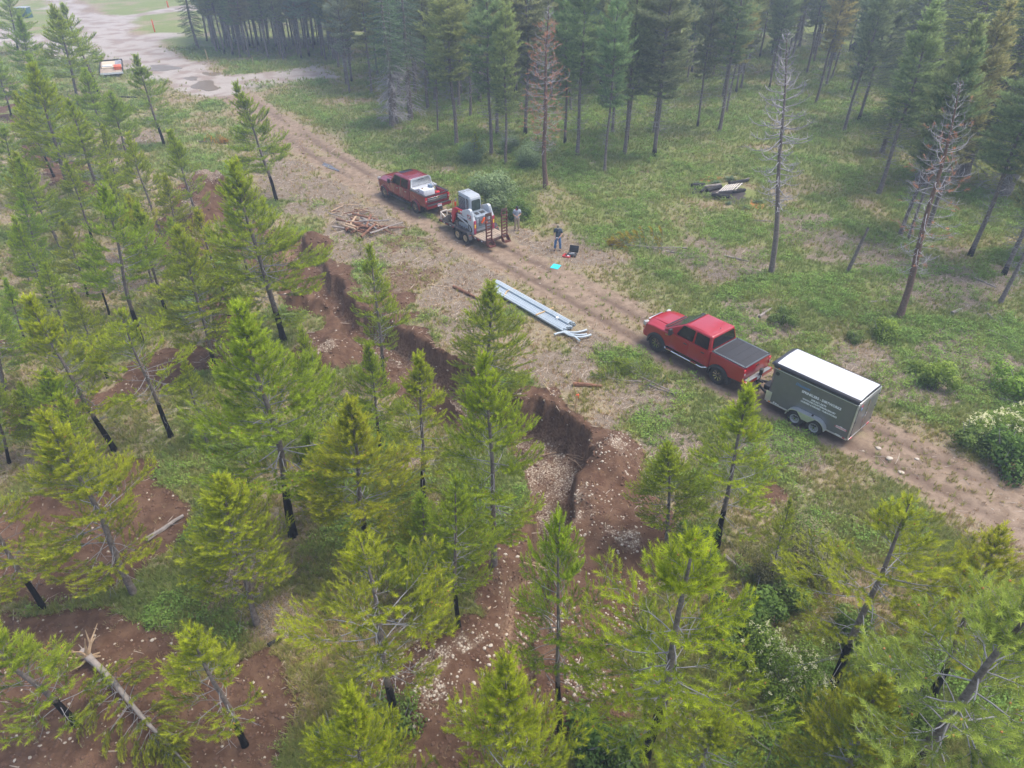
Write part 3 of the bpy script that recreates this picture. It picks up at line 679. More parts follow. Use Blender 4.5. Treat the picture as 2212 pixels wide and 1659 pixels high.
        while H - d > cb:
            z = H - d; f = (H - z) / (H - cb); nb = r.integers(4, 7); a0 = r.random() * 6.28; Rr = R0 * (min(1, f * 2.2) ** .8) * (1 - .35 * max(0, f - .6) / .4)
            for k in range(nb):
                az = a0 + 6.283 * k / nb + r.normal(0, .3); ln = max(.15, Rr * r.uniform(.5, 1.15)); el0 = math.radians(40 - 40 * min(1, f * 1.6) + r.normal(0, 8)); b0 = on_trunk(P, z + r.normal(0, .08)); m = 6; tt = np.linspace(0, 1, m)
                elv = el0 - .35 * np.sin(tt * 3.1) + tt ** 2 * math.radians(38); azv = az + r.normal(0, .35) * tt; st = ln / (m - 1); pts = [b0]
                for q in range(1, m): pts.append(pts[-1] + st * np.array([math.cos(elv[q]) * math.cos(azv[q]), math.cos(elv[q]) * math.sin(azv[q]), math.sin(elv[q])]))
                pts = np.array(pts); main.append(pts); mrad.append((.018 + .010 * ln) * (1 - tt * .6) * (1 if kind == 'dead' else .55)); dl = lambda x: np.array([np.interp(x, tt, pts[:, c]) for c in range(3)])
                for _ in range(int(2 + ln * 5)):
                    x = r.uniform(.25, 1); c = dl(x); td = norm(r.normal(0, .8, 3) + norm(pts[-1] - pts[-2]) + [0, 0, .2]); tl = r.uniform(.12, .4)
                    tw.append(np.array([c, c + td * tl * .5 + r.normal(0, .02, 3), c + td * tl])); twr.append(np.array([.011, .010, .008]) * (1 if kind == 'dead' else .6))
                    if kind == 'rust' and r.random() < rp and .10 < f < .92: shoot(c + td * tl * .5, td + [0, 0, -.2], .22, .5 + r.normal(0, .2), 1.9)
            d += r.uniform(.26, .42)
        K, w_, ln_ = 12, .022, .075; mN = M_RUST
    if S['P']:
        A = {k: np.array(v) for k, v in S.items()}
        Vn, Fn, tn = needles(A['P'], A['D'], A['L'], A['R'], A['T'], r, K, w_, ln_)
        T.nsh = len(A['P']); T.fol = np_mesh('foliage', Vn, Fn, mN, {'tint': tn})
    else: T.fol = None
    mm = np.array(main); V1, F1 = tubes(mm, np.array(mrad), 4)
    if tw:
        V2, F2 = tubes(np.array(tw), np.array(twr), 3); F1 = np.vstack([F1, F2 + len(V1)]); V1 = np.vstack([V1, V2])
    T.br = np_mesh('branches', V1, F1, M_TWIGD if kind in ('dead', 'rust') else M_TWIG)
    if dead:
        V2, F2 = tubes(np.array(dead), np.array(deadr), 3); T.dead = np_mesh('dead_branches', V2, F2, M_TWIGD if kind == 'spruce' else M_TWIG)
    else: T.dead = None
    if kind == 'young' and cones:
        c = np.array(cones); s = .022; o = np.array([[s, 0, 0], [0, s, 0], [-s, 0, 0], [0, -s, 0], [0, 0, s * 1.6], [0, 0, -s]])
        Vc = (c[:, None] + o[None]).reshape(-1, 3); fc = np.array([[0, 1, 4], [1, 2, 4], [2, 3, 4], [3, 0, 4], [1, 0, 5], [2, 1, 5], [3, 2, 5], [0, 3, 5]])
        T.cones = np_mesh('pollen_cones', Vc, (np.arange(len(c)) * 6)[:, None, None] + fc[None].reshape(1, -1, 3) if False else ((np.arange(len(c)) * 6)[:, None, None] + fc[None]).reshape(-1, 3), M_CONE)
    else: T.cones = None
    return T

YOUNG = [make_tree('young', 100 + i, 7.0) for i in range(12)]; SPARSE = [make_tree('young', 170 + i, 7.0, gp=g) for i, g in enumerate((.5, .42, .38))]
SMALL = [make_tree('young', 140 + i, 4.0) for i in range(3)]
TALL = [make_tree('tall', 200 + i, 15.0) for i in range(6)]
FIR = [make_tree('fir', 300 + i, 17.0) for i in range(2)]
SPRUCE = [make_tree('spruce', 320 + i, 15.0) for i in range(2)]
DEAD = make_tree('dead', 401, 12.0); RUST = [make_tree('rust', 411, 12.0), make_tree('rust', 412, 11.5, .13)]

def place_tree(T, name, loc, H, label, cat='pine tree', group=None, color=(1, 1, 1), lean=(0, 0), rz=None, dead=True, wide=1.0, cones=True):
    rz = random.uniform(0, 6.28) if rz is None else rz; s = H / T.H
    t = thing(name, label, cat, loc, 0, group)
    # lean: tangent of the tilt towards +x and +y
    ax = Vector((-lean[1], lean[0], 0)); L_ = math.hypot(*lean)
    q = Quaternion(ax.normalized(), math.atan(L_)) if L_ > 1e-4 else Quaternion()
    t.rotation_mode = 'QUATERNION'; t.rotation_quaternion = q @ Quaternion((0, 0, 1), rz); t.scale = (s * wide * random.uniform(.9, 1.12), s * wide * random.uniform(.9, 1.12), s)
    link('trunk', T.trunk, t)
    if T.br:
        c = link('crown', T.fol if T.fol else T.br, t); c.color = (*color, 1)
        if T.fol: link('branch', T.br, c)['kind'] = 'stuff'
        if T.cones and cones: link('pollen_cones', T.cones, c)['kind'] = 'stuff'
    if T.dead and dead: link('dead_branch', T.dead, t)['kind'] = 'stuff'
    return t
def tree_px(T, name, bx, by, tx, ty, label, Hfix=None, **kw):
    """base pixel and top pixel -> position, height and lean"""
    b = GP(bx, by); H = 1.0
    best = None
    for k in range(600):
        z = .5 + k * .05; q = proj((b.x, b.y, b.z + z)); e = abs(q[1] - ty)
        if best is None or e < best[0]: best = (e, z, q[0])
    H = best[1]; dz = tx - best[2]; px = proj((b.x + 1, b.y, b.z + H))[0] - best[2]
    lx = max(-.16, min(.16, dz / px / H))
    return place_tree(T, name, b, Hfix or H, label, lean=(lx, kw.pop('ly', 0.0)), **kw)
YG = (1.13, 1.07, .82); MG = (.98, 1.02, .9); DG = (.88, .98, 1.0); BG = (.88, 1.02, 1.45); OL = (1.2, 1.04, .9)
NEAR = [ # variant, base, top, colour, width, label
 (20, (858, 1586), (758, 1203), YG, 1.2, 'sprawling pine with long bare grey limbs over the charred trunk at lower centre'),
 (21, (1211, 1580), (1199, 1112), MG, .75, 'thin straight pine with separate green tufts standing in the lower trench soil'),
 (22, (1391, 1640), (1501, 1136), YG, 1.02, 'big yellow green pine at the bottom right of the trench, orange cones all over'),
 (20, (1794, 1493), (1961, 1112), YG, 1.2, 'right leaning open pine beside the white flowering bush'),
 (21, (2014, 1500), (2175, 1146), OL, 1.15, 'right leaning pine with rusty red needle clumps near the lower right edge'),
 (1, (290, 1283), (80, 913), YG, 1.25, 'big leaning yellow green pine with a charred trunk above the dirt patch, left'),
 (0, (93, 1313), (-60, 1020), YG, 1.1, 'charred pine at the left edge beside the bare dirt patch'),
 (4, (248, 973), (83, 650), YG, 1.1, 'left leaning pine whose black base meets the small dirt patch, middle left'),
 (5, (233, 818), (147, 626), MG, .9, 'slimmer pine just behind the left leaning one, middle left'),
 (20, (370, 943), (263, 663), YG, 1.1, 'sparse pine with a bare grey limbed middle and black foot in green undergrowth'),
 (3, (467, 806), (367, 497), MG, 1.05, 'tall open pine leaning left over the brown dirt strip, middle left'),
 (2, (307, 740), (205, 400), DG, 1.05, 'dark green pine with a long black trunk in the left thicket'),
 (5, (237, 680), (185, 510), DG, .9, 'short pine with thin black trunk in the grass, left thicket'),
 (7, (113, 663), (23, 470), MG, .9, 'thin leaning pine near the left edge above the pale grass'),
 (1, (13, 843), (-45, 640), DG, 1.2, 'dark bushy pine cut by the left edge of the clearing'),
 (6, (67, 616), (20, 500), MG, .9, 'small pine with black foot at the far left grass'),
 (4, (205, 1062), (113, 856), YG, 1.0, 'yellow green pine between the two charred leaning pines on the left'),
 (8, (88, 985), (33, 830), YG, 1.0, 'small bright pine near the left edge above the charred pair'),
 (5, (633, 1156), (537, 656), MG, 1.1, 'tallest dense pine with a black charred base, left of the trench'),
 (1, (585, 925), (510, 705), MG, .8, 'narrow pine pressed against the left side of the tallest dense pine'),
 (6, (715, 975), (654, 713), MG, .9, 'slim pine right behind the tallest dense pine'),
 (0, (832, 830), (782, 530), MG, 1.0, 'full pine standing by the upper bend of the trench'),
 (5, (822, 975), (794, 740), MG, .95, 'medium pine in front of the full one at the trench bend'),
 (4, (915, 1075), (881, 773), YG, .95, 'bright spiky pine left of the widest trench section'),
 (1, (1068, 1219), (1051, 786), MG, .95, 'dense pine full of orange cones overhanging the open pit'),
 (9, (1064, 884), (1051, 623), DG, 1.2, 'broad dark pine next to the stack of grey pipes'),
 (5, (800, 1222), (744, 863), YG, 1.1, 'bright pine covered in orange cones at the middle of the grove'),
 (22, (991, 1353), (984, 1047), MG, .85, 'pine with black foot on the grassy bank above the lower trench'),
 (3, (612, 735), (530, 350), MG, 1.15, 'very tall wide pine in front of the rubble mounds, upper left'),
 (7, (597, 434), (517, 180), DG, 1.15, 'open topped pine beside the dirt road below the fork'),
 (4, (355, 315), (307, 123), DG, 1.15, 'narrow pine standing alone just left of the muddy fork'),
 (2, (215, 205), (140, 7), DG, 1.25, 'dark pine leaning over the parked flat trailer, upper left'),
 (8, (172, 230), (113, 10), MG, 1.15, 'pale green pine left of the parked flat trailer'),
 (3, (40, 115), (5, -30), DG, 1.1, 'dark pine at the top left corner by the house lot'),
 (1, (155, 427), (57, 143), MG, 1.1, 'tall leaning pine with the longest bare trunk in the upper left grove'),
 (5, (117, 382), (30, 200), MG, 1.0, 'pine over the reddish soil patch near the upper left edge'),
 (0, (233, 474), (165, 215), MG, 1.15, 'full pine in the middle of the upper left grove'),
 (6, (350, 507), (277, 290), MG, 1.0, 'black trunked pine whose foot stands at the rubble hollow'),
 (4, (424, 467), (367, 283), DG, 1.0, 'pine standing right against the big rubble mound'),
 (2, (497, 680), (434, 450), YG, 1.0, 'yellowish pine in front of the rubble hollow'),
 (7, (360, 676), (290, 440), MG, 1.0, 'pine with thin trunk between the rubble hollow and the dirt strip'),
 (3, (25, 253), (-15, 100), DG, 1.0, 'dark pine on the left edge, second below the top corner'),
 (8, (80, 505), (20, 330), MG, 1.15, 'bushy pine cut by the left edge in the upper grove'),
 (1, (132, 537), (45, 340), MG, 1.15, 'bushy pine with stout black trunk in the upper left grove'),
 (5, (160, 396), (105, 240), DG, 1.0, 'pine behind the longest bare trunk, upper left grove'),
 (6, (260, 430), (225, 270), MG, .95, 'thin pine next to the middle one of the upper left grove'),
 (0, (300, 560), (240, 370), MG, 1.0, 'pine in the left thicket just below the upper grove'),
 (4, (60, 760), (30, 600), DG, .9, 'small dark pine behind the bushy one on the left edge'),
 (2, (420, 640), (370, 470), MG, .85, 'small pine by the dirt strip below the rubble hollow'),
 (3, (930, 1290), (905, 1080), DG, 1.0, 'dark pine filling the grove left of the grassy bank'),
 (6, (690, 1120), (660, 930), MG, .9, 'small pine at the right foot of the tallest dense pine'),
 (1, (490, 1330), (470, 1060), YG, 1.1, 'sparse'),
 (4, (1550, 1180), (1592, 850), YG, 1.1, 'yellow green pine in front of the enclosed trailer, right of the spoil heap'),
 (8, (1440, 1180), (1450, 950), MG, 1.15, 'wide pine on the bank left of the one in front of the trailer'),
 (0, (1660, 1270), (1720, 1080), MG, .8, 'small thin pine among the bushes on the right bank'),
]
for i, (k, b, t_, col, wd, lab) in enumerate(NEAR):
    if lab == 'sparse':
        tree_px(YOUNG[8], 'lodgepole_pine', 555, 1348, 450, 1045, 'thin trunked pine with black foot in the grass left of lower centre', color=YG, wide=1.15, group='young pines in the foreground grove'); continue
    c = tuple(v * random.uniform(.93, 1.07) for v in col)
    tree_px(YOUNG[k] if k < 20 else SPARSE[k - 20], 'lodgepole_pine', *b, *t_, lab, color=c, wide=wd, group='young pines in the foreground grove')
def tree_top(T, name, u, v, H, label, **kw):
    """top pixel and a known height (foot outside the picture)"""
    p = G(u, v, H); return place_tree(T, name, (p.x, p.y, hz(p.x, p.y)), H - hz(p.x, p.y), label, **kw)
tree_top(YOUNG[1], 'lodgepole_pine', 1076, 1458, 7.6, 'bright pine top rising from the bottom edge below the trench', color=YG, wide=.8, group='young pines in the foreground grove')
tree_top(YOUNG[5], 'lodgepole_pine', 735, 1500, 6.8, 'yellow green pine top at the bottom edge left of the charred sprawling pine', color=YG, wide=.85, group='young pines in the foreground grove')
tree_top(YOUNG[3], 'lodgepole_pine', 1938, 1492, 5.4, 'small sparse pine rising from the bottom right edge', color=OL, wide=1.15, group='young pines in the foreground grove')
tree_top(SMALL[2], 'lodgepole_pine', 1555, 1560, 3.2, 'low pine at the bottom edge right of the big yellow green pine', color=YG, wide=1.2, group='young pines in the foreground grove')
tree_px(SMALL[0], 'lodgepole_pine', 530, 1610, 425, 1383, 'small bare stemmed pine with tufted top on the red dirt at bottom left', color=YG, wide=1.1, group='young pines in the foreground grove')
tree_px(SMALL[1], 'lodgepole_pine', 167, 1563, 10, 1346, 'small left leaning pine on the red dirt in the bottom left corner', color=MG, wide=1.35, group='young pines in the foreground grove')
tree_px(SMALL[2], 'pine_sapling', *z2(120, 1655), *z2(115, 1545), 'knee high bright pine sapling by the debris heap', cat='sapling', color=YG, dead=False)
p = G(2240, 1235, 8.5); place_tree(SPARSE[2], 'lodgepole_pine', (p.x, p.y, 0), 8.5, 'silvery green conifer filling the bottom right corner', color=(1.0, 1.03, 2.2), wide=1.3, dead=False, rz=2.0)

# ---- row of tall trunks along the far side of the clearing
ROW = [ # T, base, top_y or H, colour, label, width
 ('S', 0, z2(330, 822), 13.5, 'stout dead-limbed tree at the left end of the trunk row', 1.25), ('S', 1, z2(352, 800), 12.5, 'second trunk of the dead-limbed cluster at the left end of the row', 1.0),
 ('S', 1, z2(448, 778), 14, 'dead-limbed tree just right of the stout cluster', 1.2),
 ('T', 0, z2(625, 850), 10, 'short black footed pine between the dead-limbed cluster and the next tall pine', .9), ('T', 1, z2(745, 940), 14, 'tall pine above the undergrowth behind the maroon pickup', 1.2),
 ('T', 2, z2(970, 1000), 14, 'slightly leaning pine above the young yellow green fir', 1.2), ('T', 3, z2(1062, 1060), 12, 'pine with the curved foot behind the pale willow bush', 1.0), ('T', 4, z2(1190, 865), 14, 'straight trunk just left of the rust coloured dying pine', 1.2),
 ('T', 5, z2(1448, 930), 13, 'first straight trunk right of the rust coloured dying pine', 1.0), ('T', 0, z2(1525, 1005), 14.5, 'second straight trunk right of the rust coloured dying pine', 1.15),
 ('T', 1, z2(1705, 1108), 13, 'slim leaning pine with yellow green crown, nearest of the trunk row', .85), ('T', 2, z2(1755, 860), 13, 'thin dark trunk behind the slim yellow green pine', 1.0), ('T', 3, z2(1832, 1000), 14, 'pale barked trunk of the double stem in the trunk row', 1.1), ('T', 4, z2(1850, 925), 13, 'darker trunk of the double stem in the trunk row', 1.0),
 ('T', 5, z2(2025, 1010), 15, 'tall pale trunk right of the double stem', 1.2), ('T', 0, z2(2022, 860), 13, 'black footed trunk behind the tall pale trunk', 1.0), ('T', 1, z2(1690, 662), 14, 'thick shaded trunk under the blue green crowns', 1.1), ('T', 2, z2(1485, 712), 13, 'black thin trunk in the gap of the trunk row', 1.0),
 ('T', 3, z2(1360, 630), 13, 'thin far trunk just right of the rust coloured crown', 1.0), ('T', 4, z2(1316, 720), 14, 'dark trunk directly behind the rust coloured pine', 1.1), ('T', 5, z2(1436, 620), 13, 'thin far trunk left of the gap in the row', 1.0), ('T', 0, z2(835, 755), 13, 'thin black trunk between two tall pines above the maroon pickup', 1.0),
 ('T', 1, z2(1010, 870), 14, 'pine behind the curved footed one', 1.1), ('T', 2, z2(760, 700), 14, 'pine behind the tall one above the maroon pickup', 1.1), ('T', 3, z2(560, 700), 13.5, 'pine behind the short black footed one', 1.1), ('T', 4, z2(1130, 600), 14, 'far pine left of the rust crown', 1.2),
 ('T', 5, z3(97, 820), 13.5, 'thin trunk with black foot at the edge of the clearing', .9), ('T', 0, z3(236, 856), 15, 'pale trunk with broken limb scar at the edge of the clearing', 1.2), ('T', 1, z3(285, 725), 12, 'short thin trunk right of the scarred pale trunk', .9), ('T', 2, z3(262, 625), 15.5, 'thick grey trunk behind the scarred pale trunk', 1.2),
 ('T', 3, z3(376, 575), 13, 'black trunk left of the grey dead tree', 1.0), ('T', 4, z3(346, 602), 13.5, 'grey trunk beside the black one left of the dead tree', 1.0), ('T', 5, z3(560, 577), 13, 'leaning dark trunk behind the grey dead tree', 1.0),
 ('T', 0, z3(860, 672), 13, 'right leaning trunk just right of the grey dead tree', 1.1), ('T', 1, z3(930, 556), 13, 'black footed trunk at the far side of the fallen log', 1.0), ('T', 2, z3(965, 515), 12.5, 'black footed trunk behind its twin beyond the fallen log', 1.0), ('T', 3, z3(1046, 852), 13.5, 'pale leaning trunk in front of the fallen log', 1.1), ('T', 4, z3(1141, 780), 13.5, 'black leaning trunk right of the pale leaning one', 1.1), ('T', 5, z3(1085, 600), 12.5, 'leaning thin trunk behind the fallen log', 1.0),
 ('T', 0, z3(1270, 1252), 12.5, 'stout leaning trunk at the clearing edge under the big firs', 1.25), ('T', 1, z3(1410, 1522), 12.5, 'leaning trunk with orange wounds left of the dying leaning pine', 1.1), ('T', 2, z3(1460, 1556), 11.5, 'thin leaning trunk beside the one with orange wounds', .9), ('T', 3, z3(1590, 1472), 13, 'dark leaning trunk right behind the dying leaning pine', 1.1),
 ('T', 4, z3(1862, 1656), 12.5, 'long leaning trunk near the right edge of the clearing', 1.15), ('T', 5, z6(2080, 120), 12.5, 'forked leaning trunk at the right edge', 1.0), ('T', 0, z6(2055, 305), 11.5, 'nearest leaning trunk at the right edge', 1.0)]
for (kd, k, b, H, lab, wd) in ROW:
    T = {'S': SPRUCE, 'T': TALL}[kd][k]; q = GP(*b); right = max(0, (b[0] - 1450) / 700)
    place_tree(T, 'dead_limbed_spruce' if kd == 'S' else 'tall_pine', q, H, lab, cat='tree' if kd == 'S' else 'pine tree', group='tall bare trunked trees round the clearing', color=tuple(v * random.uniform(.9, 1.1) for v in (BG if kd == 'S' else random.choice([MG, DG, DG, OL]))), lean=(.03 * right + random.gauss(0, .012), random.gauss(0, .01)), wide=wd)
tree_px(DEAD, 'dead_tree', 1666, 588, 1712, 62, 'bare grey dead tree standing alone in the clearing', cat='dead tree', wide=1.05)
tree_px(RUST[0], 'dying_pine', *z2(1325, 1222), 1180, 12, 'dying pine with rust orange needles in the trunk row', cat='dying pine', wide=1.25)
tree_px(RUST[1], 'dying_pine', 1943, 683, 2095, 175, 'right leaning dying pine with reddish stripped bark and a few orange needles', cat='dying pine', wide=1.25)
b = GP(1831, 588); me, _ = trunk_mesh('snag', 2.8, .12, 77, 0, .12, snag=True, segs=8); t = thing('broken_snag', 'broken off leaning tree stump pole in the clearing', 'snag', b); t.rotation_euler = (0, .06, 0); link('trunk', me, t)
for (u, v, H, wd, k, lab) in [(1990, 395, 17, 1.6, 0, 'big fir with pale green tips, leftmost of the right hand firs'), (2075, 380, 19, 1.7, 1, 'darkest tall fir in the middle of the right hand firs'), (2165, 420, 17, 1.7, 0, 'wide pale tipped fir at the right edge'), (1905, 330, 10, 1.2, 1, 'smaller fir hanging over the clearing edge'), (2230, 560, 11, 1.3, 1, 'fir branches reaching in at the right edge below the big firs'), (2010, 300, 18, 1.6, 1, 'fir behind the leftmost big fir'), (2110, 310, 18, 1.6, 0, 'fir behind the darkest tall fir'), (1930, 260, 15, 1.4, 1, 'fir far behind the leftmost big fir')]:
    q = GP(u, v); place_tree(FIR[k], 'fir_tree', q, H, lab, cat='fir tree', color=(1.75, 1.5, 1.0) if k == 0 else (1.25, 1.2, 1.05), lean=(.05, 0), wide=wd)
b = GP(*z2(860, 1060)); place_tree(SMALL[0], 'young_fir', b, 2.5, 'small yellow green conifer in the bushes above the skid loader', cat='small conifer', color=YG, dead=False, wide=.9)
b = GP(428, 105); place_tree(FIR[1], 'fir_tree', b, 11, 'dark round fir beside the gravel yard and its side track', cat='fir tree', color=(1.0, 1.1, 1.15), wide=1.25)

# ---- the forest behind, tree by tree
def far_label(x, y, u):
    if u < 760: return 'dark thin pine of the packed stand between the two forks', 'packed thin pines between the forks'
    if u < 1500: return 'deep forest pine behind the trunk row, left of the clearing', 'deep forest pines behind the trunk row'
    return 'deep forest pine beyond the clearing at the top right', 'deep forest pines beyond the clearing'
cnt = 0; used = [(o.location.x, o.location.y) for o in C.objects if o.get('category') in ('pine tree', 'tree', 'fir tree')]
ROADX = ROADC; keep = [wpoly([z3(x, y) for x, y in [(1040, 200), (1500, 300), (1300, 600), (950, 500)]])]
cand = []
for _ in range(9000):
    yy = 46 + 109 * random.random() ** .8; xx = random.uniform(-.62, .86) * yy; cand.append((yy, xx))
cand.sort()
for yy, xx in cand:
    if cnt >= 300: break
    u, v = proj((xx, yy, 0))
    if u < 425 or u > 2330: continue
    lim = np.interp(u, [425, 470, 560, 700, 740, 1000, 1300, 1600, 1900, 2330], [60, 118, 130, 125, 200, 225, 200, 165, 170, 330])
    if v > lim: continue
    ax, ay = np.array([xx]), np.array([yy])
    if ldist(ax, ay, ROADX)[0][0] < 4 or any(sdist(ax, ay, p)[0] < 1.5 for p in GRAVEL) : continue
    if sdist(ax, ay, keep[0])[0] < 0 and random.random() < .8: continue
    pack = u < 760 and v > 60
    md = 1.25 if pack else 2.2 + .03 * max(0, yy - 50)
    if any((xx - a) ** 2 + (yy - c) ** 2 < md * md for a, c in used): continue
    used.append((xx, yy)); cnt += 1; lab, grp = far_label(xx, yy, u)
    r_ = random.random()
    if r_ < .1 and not pack: T = random.choice(FIR); nm = 'fir_tree'; H = random.uniform(13, 17); col = (1, 1.05, 1.15); ct = 'fir tree'; lab = lab.replace('pine', 'fir')
    elif r_ < .16 and not pack: T = random.choice(SPRUCE); nm = 'dead_limbed_spruce'; H = random.uniform(12, 15); col = BG; ct = 'tree'; lab = lab.replace('pine', 'dead-limbed spruce')
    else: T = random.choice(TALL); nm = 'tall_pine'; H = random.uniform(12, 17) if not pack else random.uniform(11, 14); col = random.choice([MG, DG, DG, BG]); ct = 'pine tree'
    place_tree(T, nm, (xx, yy, hz(xx, yy)), H, lab, cat=ct, group=grp, color=tuple(c * random.uniform(.85, 1.1) for c in col), lean=(random.gauss(0, .02), random.gauss(0, .015)), wide=random.uniform(.9, 1.2))

# shorter pines between the deep forest trunks
cnt = 0
for _ in range(4000):
    if cnt >= 130: break
    yy = random.uniform(62, 155); xx = random.uniform(-.5, .86) * yy; u, v = proj((xx, yy, 0))
    if u < 720 or u > 2330 or v > np.interp(u, [720, 1000, 1300, 1600, 1900, 2330], [140, 190, 165, 120, 130, 300]): continue
    if any((xx - a) ** 2 + (yy - c) ** 2 < 4 for a, c in used) or sdist(np.array([xx]), np.array([yy]), keep[0])[0] < 0: continue
    used.append((xx, yy)); cnt += 1
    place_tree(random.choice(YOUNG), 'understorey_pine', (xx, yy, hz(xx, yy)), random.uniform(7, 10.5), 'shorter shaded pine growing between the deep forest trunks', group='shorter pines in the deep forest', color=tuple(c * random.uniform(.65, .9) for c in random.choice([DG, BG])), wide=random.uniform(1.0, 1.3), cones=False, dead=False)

# more pines of the left grove, standing between the ones above
for (bx, by, tx, ty, k, col, wd) in [(190, 640, 130, 480, 3, MG, 1.10), (330, 610, 275, 420, 10, YG, 1.00), (150, 740, 90, 570, 6, MG, 1.00), (400, 560, 350, 380, 9, MG, 1.00), (90, 580, 40, 420, 7, DG, 1.10), (200, 520, 150, 350, 11, MG, 1.10), (50, 440, 10, 270, 2, DG, 1.10), (280, 380, 235, 200, 10, DG, 1.10), (230, 330, 190, 150, 3, MG, 1.10), (120, 300, 70, 120, 9, MG, 1.15), (75, 200, 40, 30, 5, DG, 1.10), (540, 600, 495, 440, 11, MG, 0.95), (450, 960, 400, 780, 6, MG, 0.90), (150, 1010, 85, 800, 10, MG, 1.00), (20, 1000, -30, 800, 3, MG, 1.00)]:
    tree_px(YOUNG[k], 'lodgepole_pine', bx, by, tx, ty, 'mid sized pine crowded between taller neighbours in the grove', color=tuple(c * random.uniform(.9, 1.08) for c in col), wide=wd, group='infill pines of the grove')
# ================================================================== VEHICLES
M_RED = mat('red_paint', (.36, .004, .012), .3, var=.03, coat=.8, dirt=.28, dscale=2.2, dirtcol=(.22, .04, .03))
M_MAROON = mat('maroon_paint', (.19, .006, .012), .22, var=.03, coat=.8, dirt=.3, dscale=2.2, dirtcol=(.16, .06, .05))
M_BLACKP = mat('black_plastic', (.022, .023, .025), .55, dirt=.25)
M_COVER = mat('bed_cover_vinyl', (.030, .031, .036), .8, var=.12, scale=9, dirt=.15)
M_RAIL = mat('cover_rail', (.07, .085, .095), .45)
M_GLASS = mat('tinted_glass', (.006, .008, .009), .06, var=.0, coat=.3)
M_WIND = mat('windscreen_glass', (.035, .055, .05), .06, var=.5, scale=4)
M_CHROME = mat('chrome', (.75, .76, .78), .16, 1.0, var=.05, dirt=.15)
M_ALU = mat('aluminium', (.72, .74, .76), .34, .75, var=.06, dirt=.12)
M_DIAM = mat('diamond_plate', (.66, .67, .69), .4, .6, var=.15, scale=40)
M_TYRE = mat('tyre_rubber', (.028, .027, .027), .85, var=.2, dirt=.45, dirtcol=(.11, .085, .065), dscale=5)
M_RIMB = mat('black_rim', (.015, .015, .016), .3)
M_RIMG = mat('grey_rim', (.42, .43, .45), .45, .3, dirt=.2)
M_RIMC = mat('cream_rim', (.55, .42, .24), .6, dirt=.5)
M_LAMPR = mat('red_lens', (.55, .02, .03), .2, coat=.5)
M_LAMPW = mat('clear_lens', (.42, .42, .40), .15, coat=.5)
M_AMBER = mat('amber_lens', (.8, .28, .04), .3)
M_WHITE = mat('white_decal', (.8, .8, .8), .5, var=.02)
M_PLATE = mat('licence_plate', (.75, .78, .82), .5)
M_DARK = mat('underside', (.018, .017, .016), .9)
M_TEXTW = mat('white_lettering', (.85, .86, .87), .6, var=.01); M_TEXTB = mat('blue_lettering', (.10, .28, .55), .6); M_TEXTR = mat('red_lettering', (.62, .05, .07), .5)

def arch(cx, cz, r, a0=180, a1=0, n=10):
    return [(cx + r * math.cos(math.radians(a0 + (a1 - a0) * k / n)), cz + r * math.sin(math.radians(a0 + (a1 - a0) * k / n))) for k in range(n + 1)]

def wheel(parent, c, R, W, rimR, side, rim_mat, style='spoke', duals=False):
    """wheel with axle along y, outer face towards side (+1 / -1)"""
    w_ = link('wheel', None, parent, c); w_ = w_
    return w_
def make_wheel(parent, c, R, W, rr, side, rim_mat, style):
    h = W / 2; s = side
    prof = [(rr, -h * .92), (rr + .03, -h), (R * .86, -h), (R * .965, -h * .82), (R, -h * .55), (R, h * .55), (R * .965, h * .82), (R * .86, h), (rr + .03, h), (rr, h * .92)]
    mb = MB(); mb.lathe([(a, b * s) for a, b in prof], 36, caps=False)
    # tread lugs
    for k in range(30):
        a = 2 * math.pi * k / 30
        for yy in (-.62, 0, .62):
            aa = a + (.1 if yy == 0 else 0); x, z = (R + .004) * math.cos(aa), (R + .004) * math.sin(aa)
            mb.box((x, yy * h, z), (.02, h * .5, R * .11), ry=-aa)
    ty = mb.build('wheel', M_TYRE, parent, smooth=30); ty.location = c
    mb = MB()
    mb.lathe([(rr, -h * .9 * s), (rr + .01, h * .9 * s), (rr - .018, h * .92 * s), (rr - .035, h * .55 * s), (rr * .55, h * .30 * s), (0, h * .32 * s)], 32)
    rm = mb.build('rim', rim_mat, ty)
    if style == 'spoke':
        mb = MB()
        for k in range(8):
            a = 2 * math.pi * (k + .5) / 8; ca, sa = math.cos(a), math.sin(a)
            for da in (-.09, .09):
                c2, s2 = math.cos(a + da), math.sin(a + da)
                mb.bar((ca * rr * .22, h * .50 * s, sa * rr * .22), (c2 * rr * .93, h * .78 * s, s2 * rr * .93), .022, .03, up=(0, s, 0))
        mb.build('spoke', M_CHROME if R > .4 else rim_mat, rm, smooth=None)
        mb = MB(); mb.lathe([(rr * .26, h * .3 * s), (rr * .26, h * .62 * s), (rr * .18, h * .7 * s), (0, h * .7 * s)], 16); mb.build('hub_cap', rim_mat, rm)
    else:
        mb = MB()
        for k in range(10):
            a = 2 * math.pi * k / 10; mb.lathe([(.024, h * .36 * s), (.024, h * .43 * s), (0, h * .43 * s)], 8, (math.cos(a) * rr * .68, 0, math.sin(a) * rr * .68))
        mb.build('hole', M_DARK, rm, smooth=None)
        mb = MB(); mb.lathe([(rr * .24, h * .3 * s), (rr * .22, h * .85 * s), (0, h * .9 * s)], 16)
        for k in range(6):
            a = 2 * math.pi * k / 6; mb.lathe([(.014, h * .3 * s), (.014, h * .6 * s), (0, h * .6 * s)], 6, (math.cos(a) * rr * .36, 0, math.sin(a) * rr * .36))
        mb.build('hub_cap', M_CHROME, rm)
    return ty

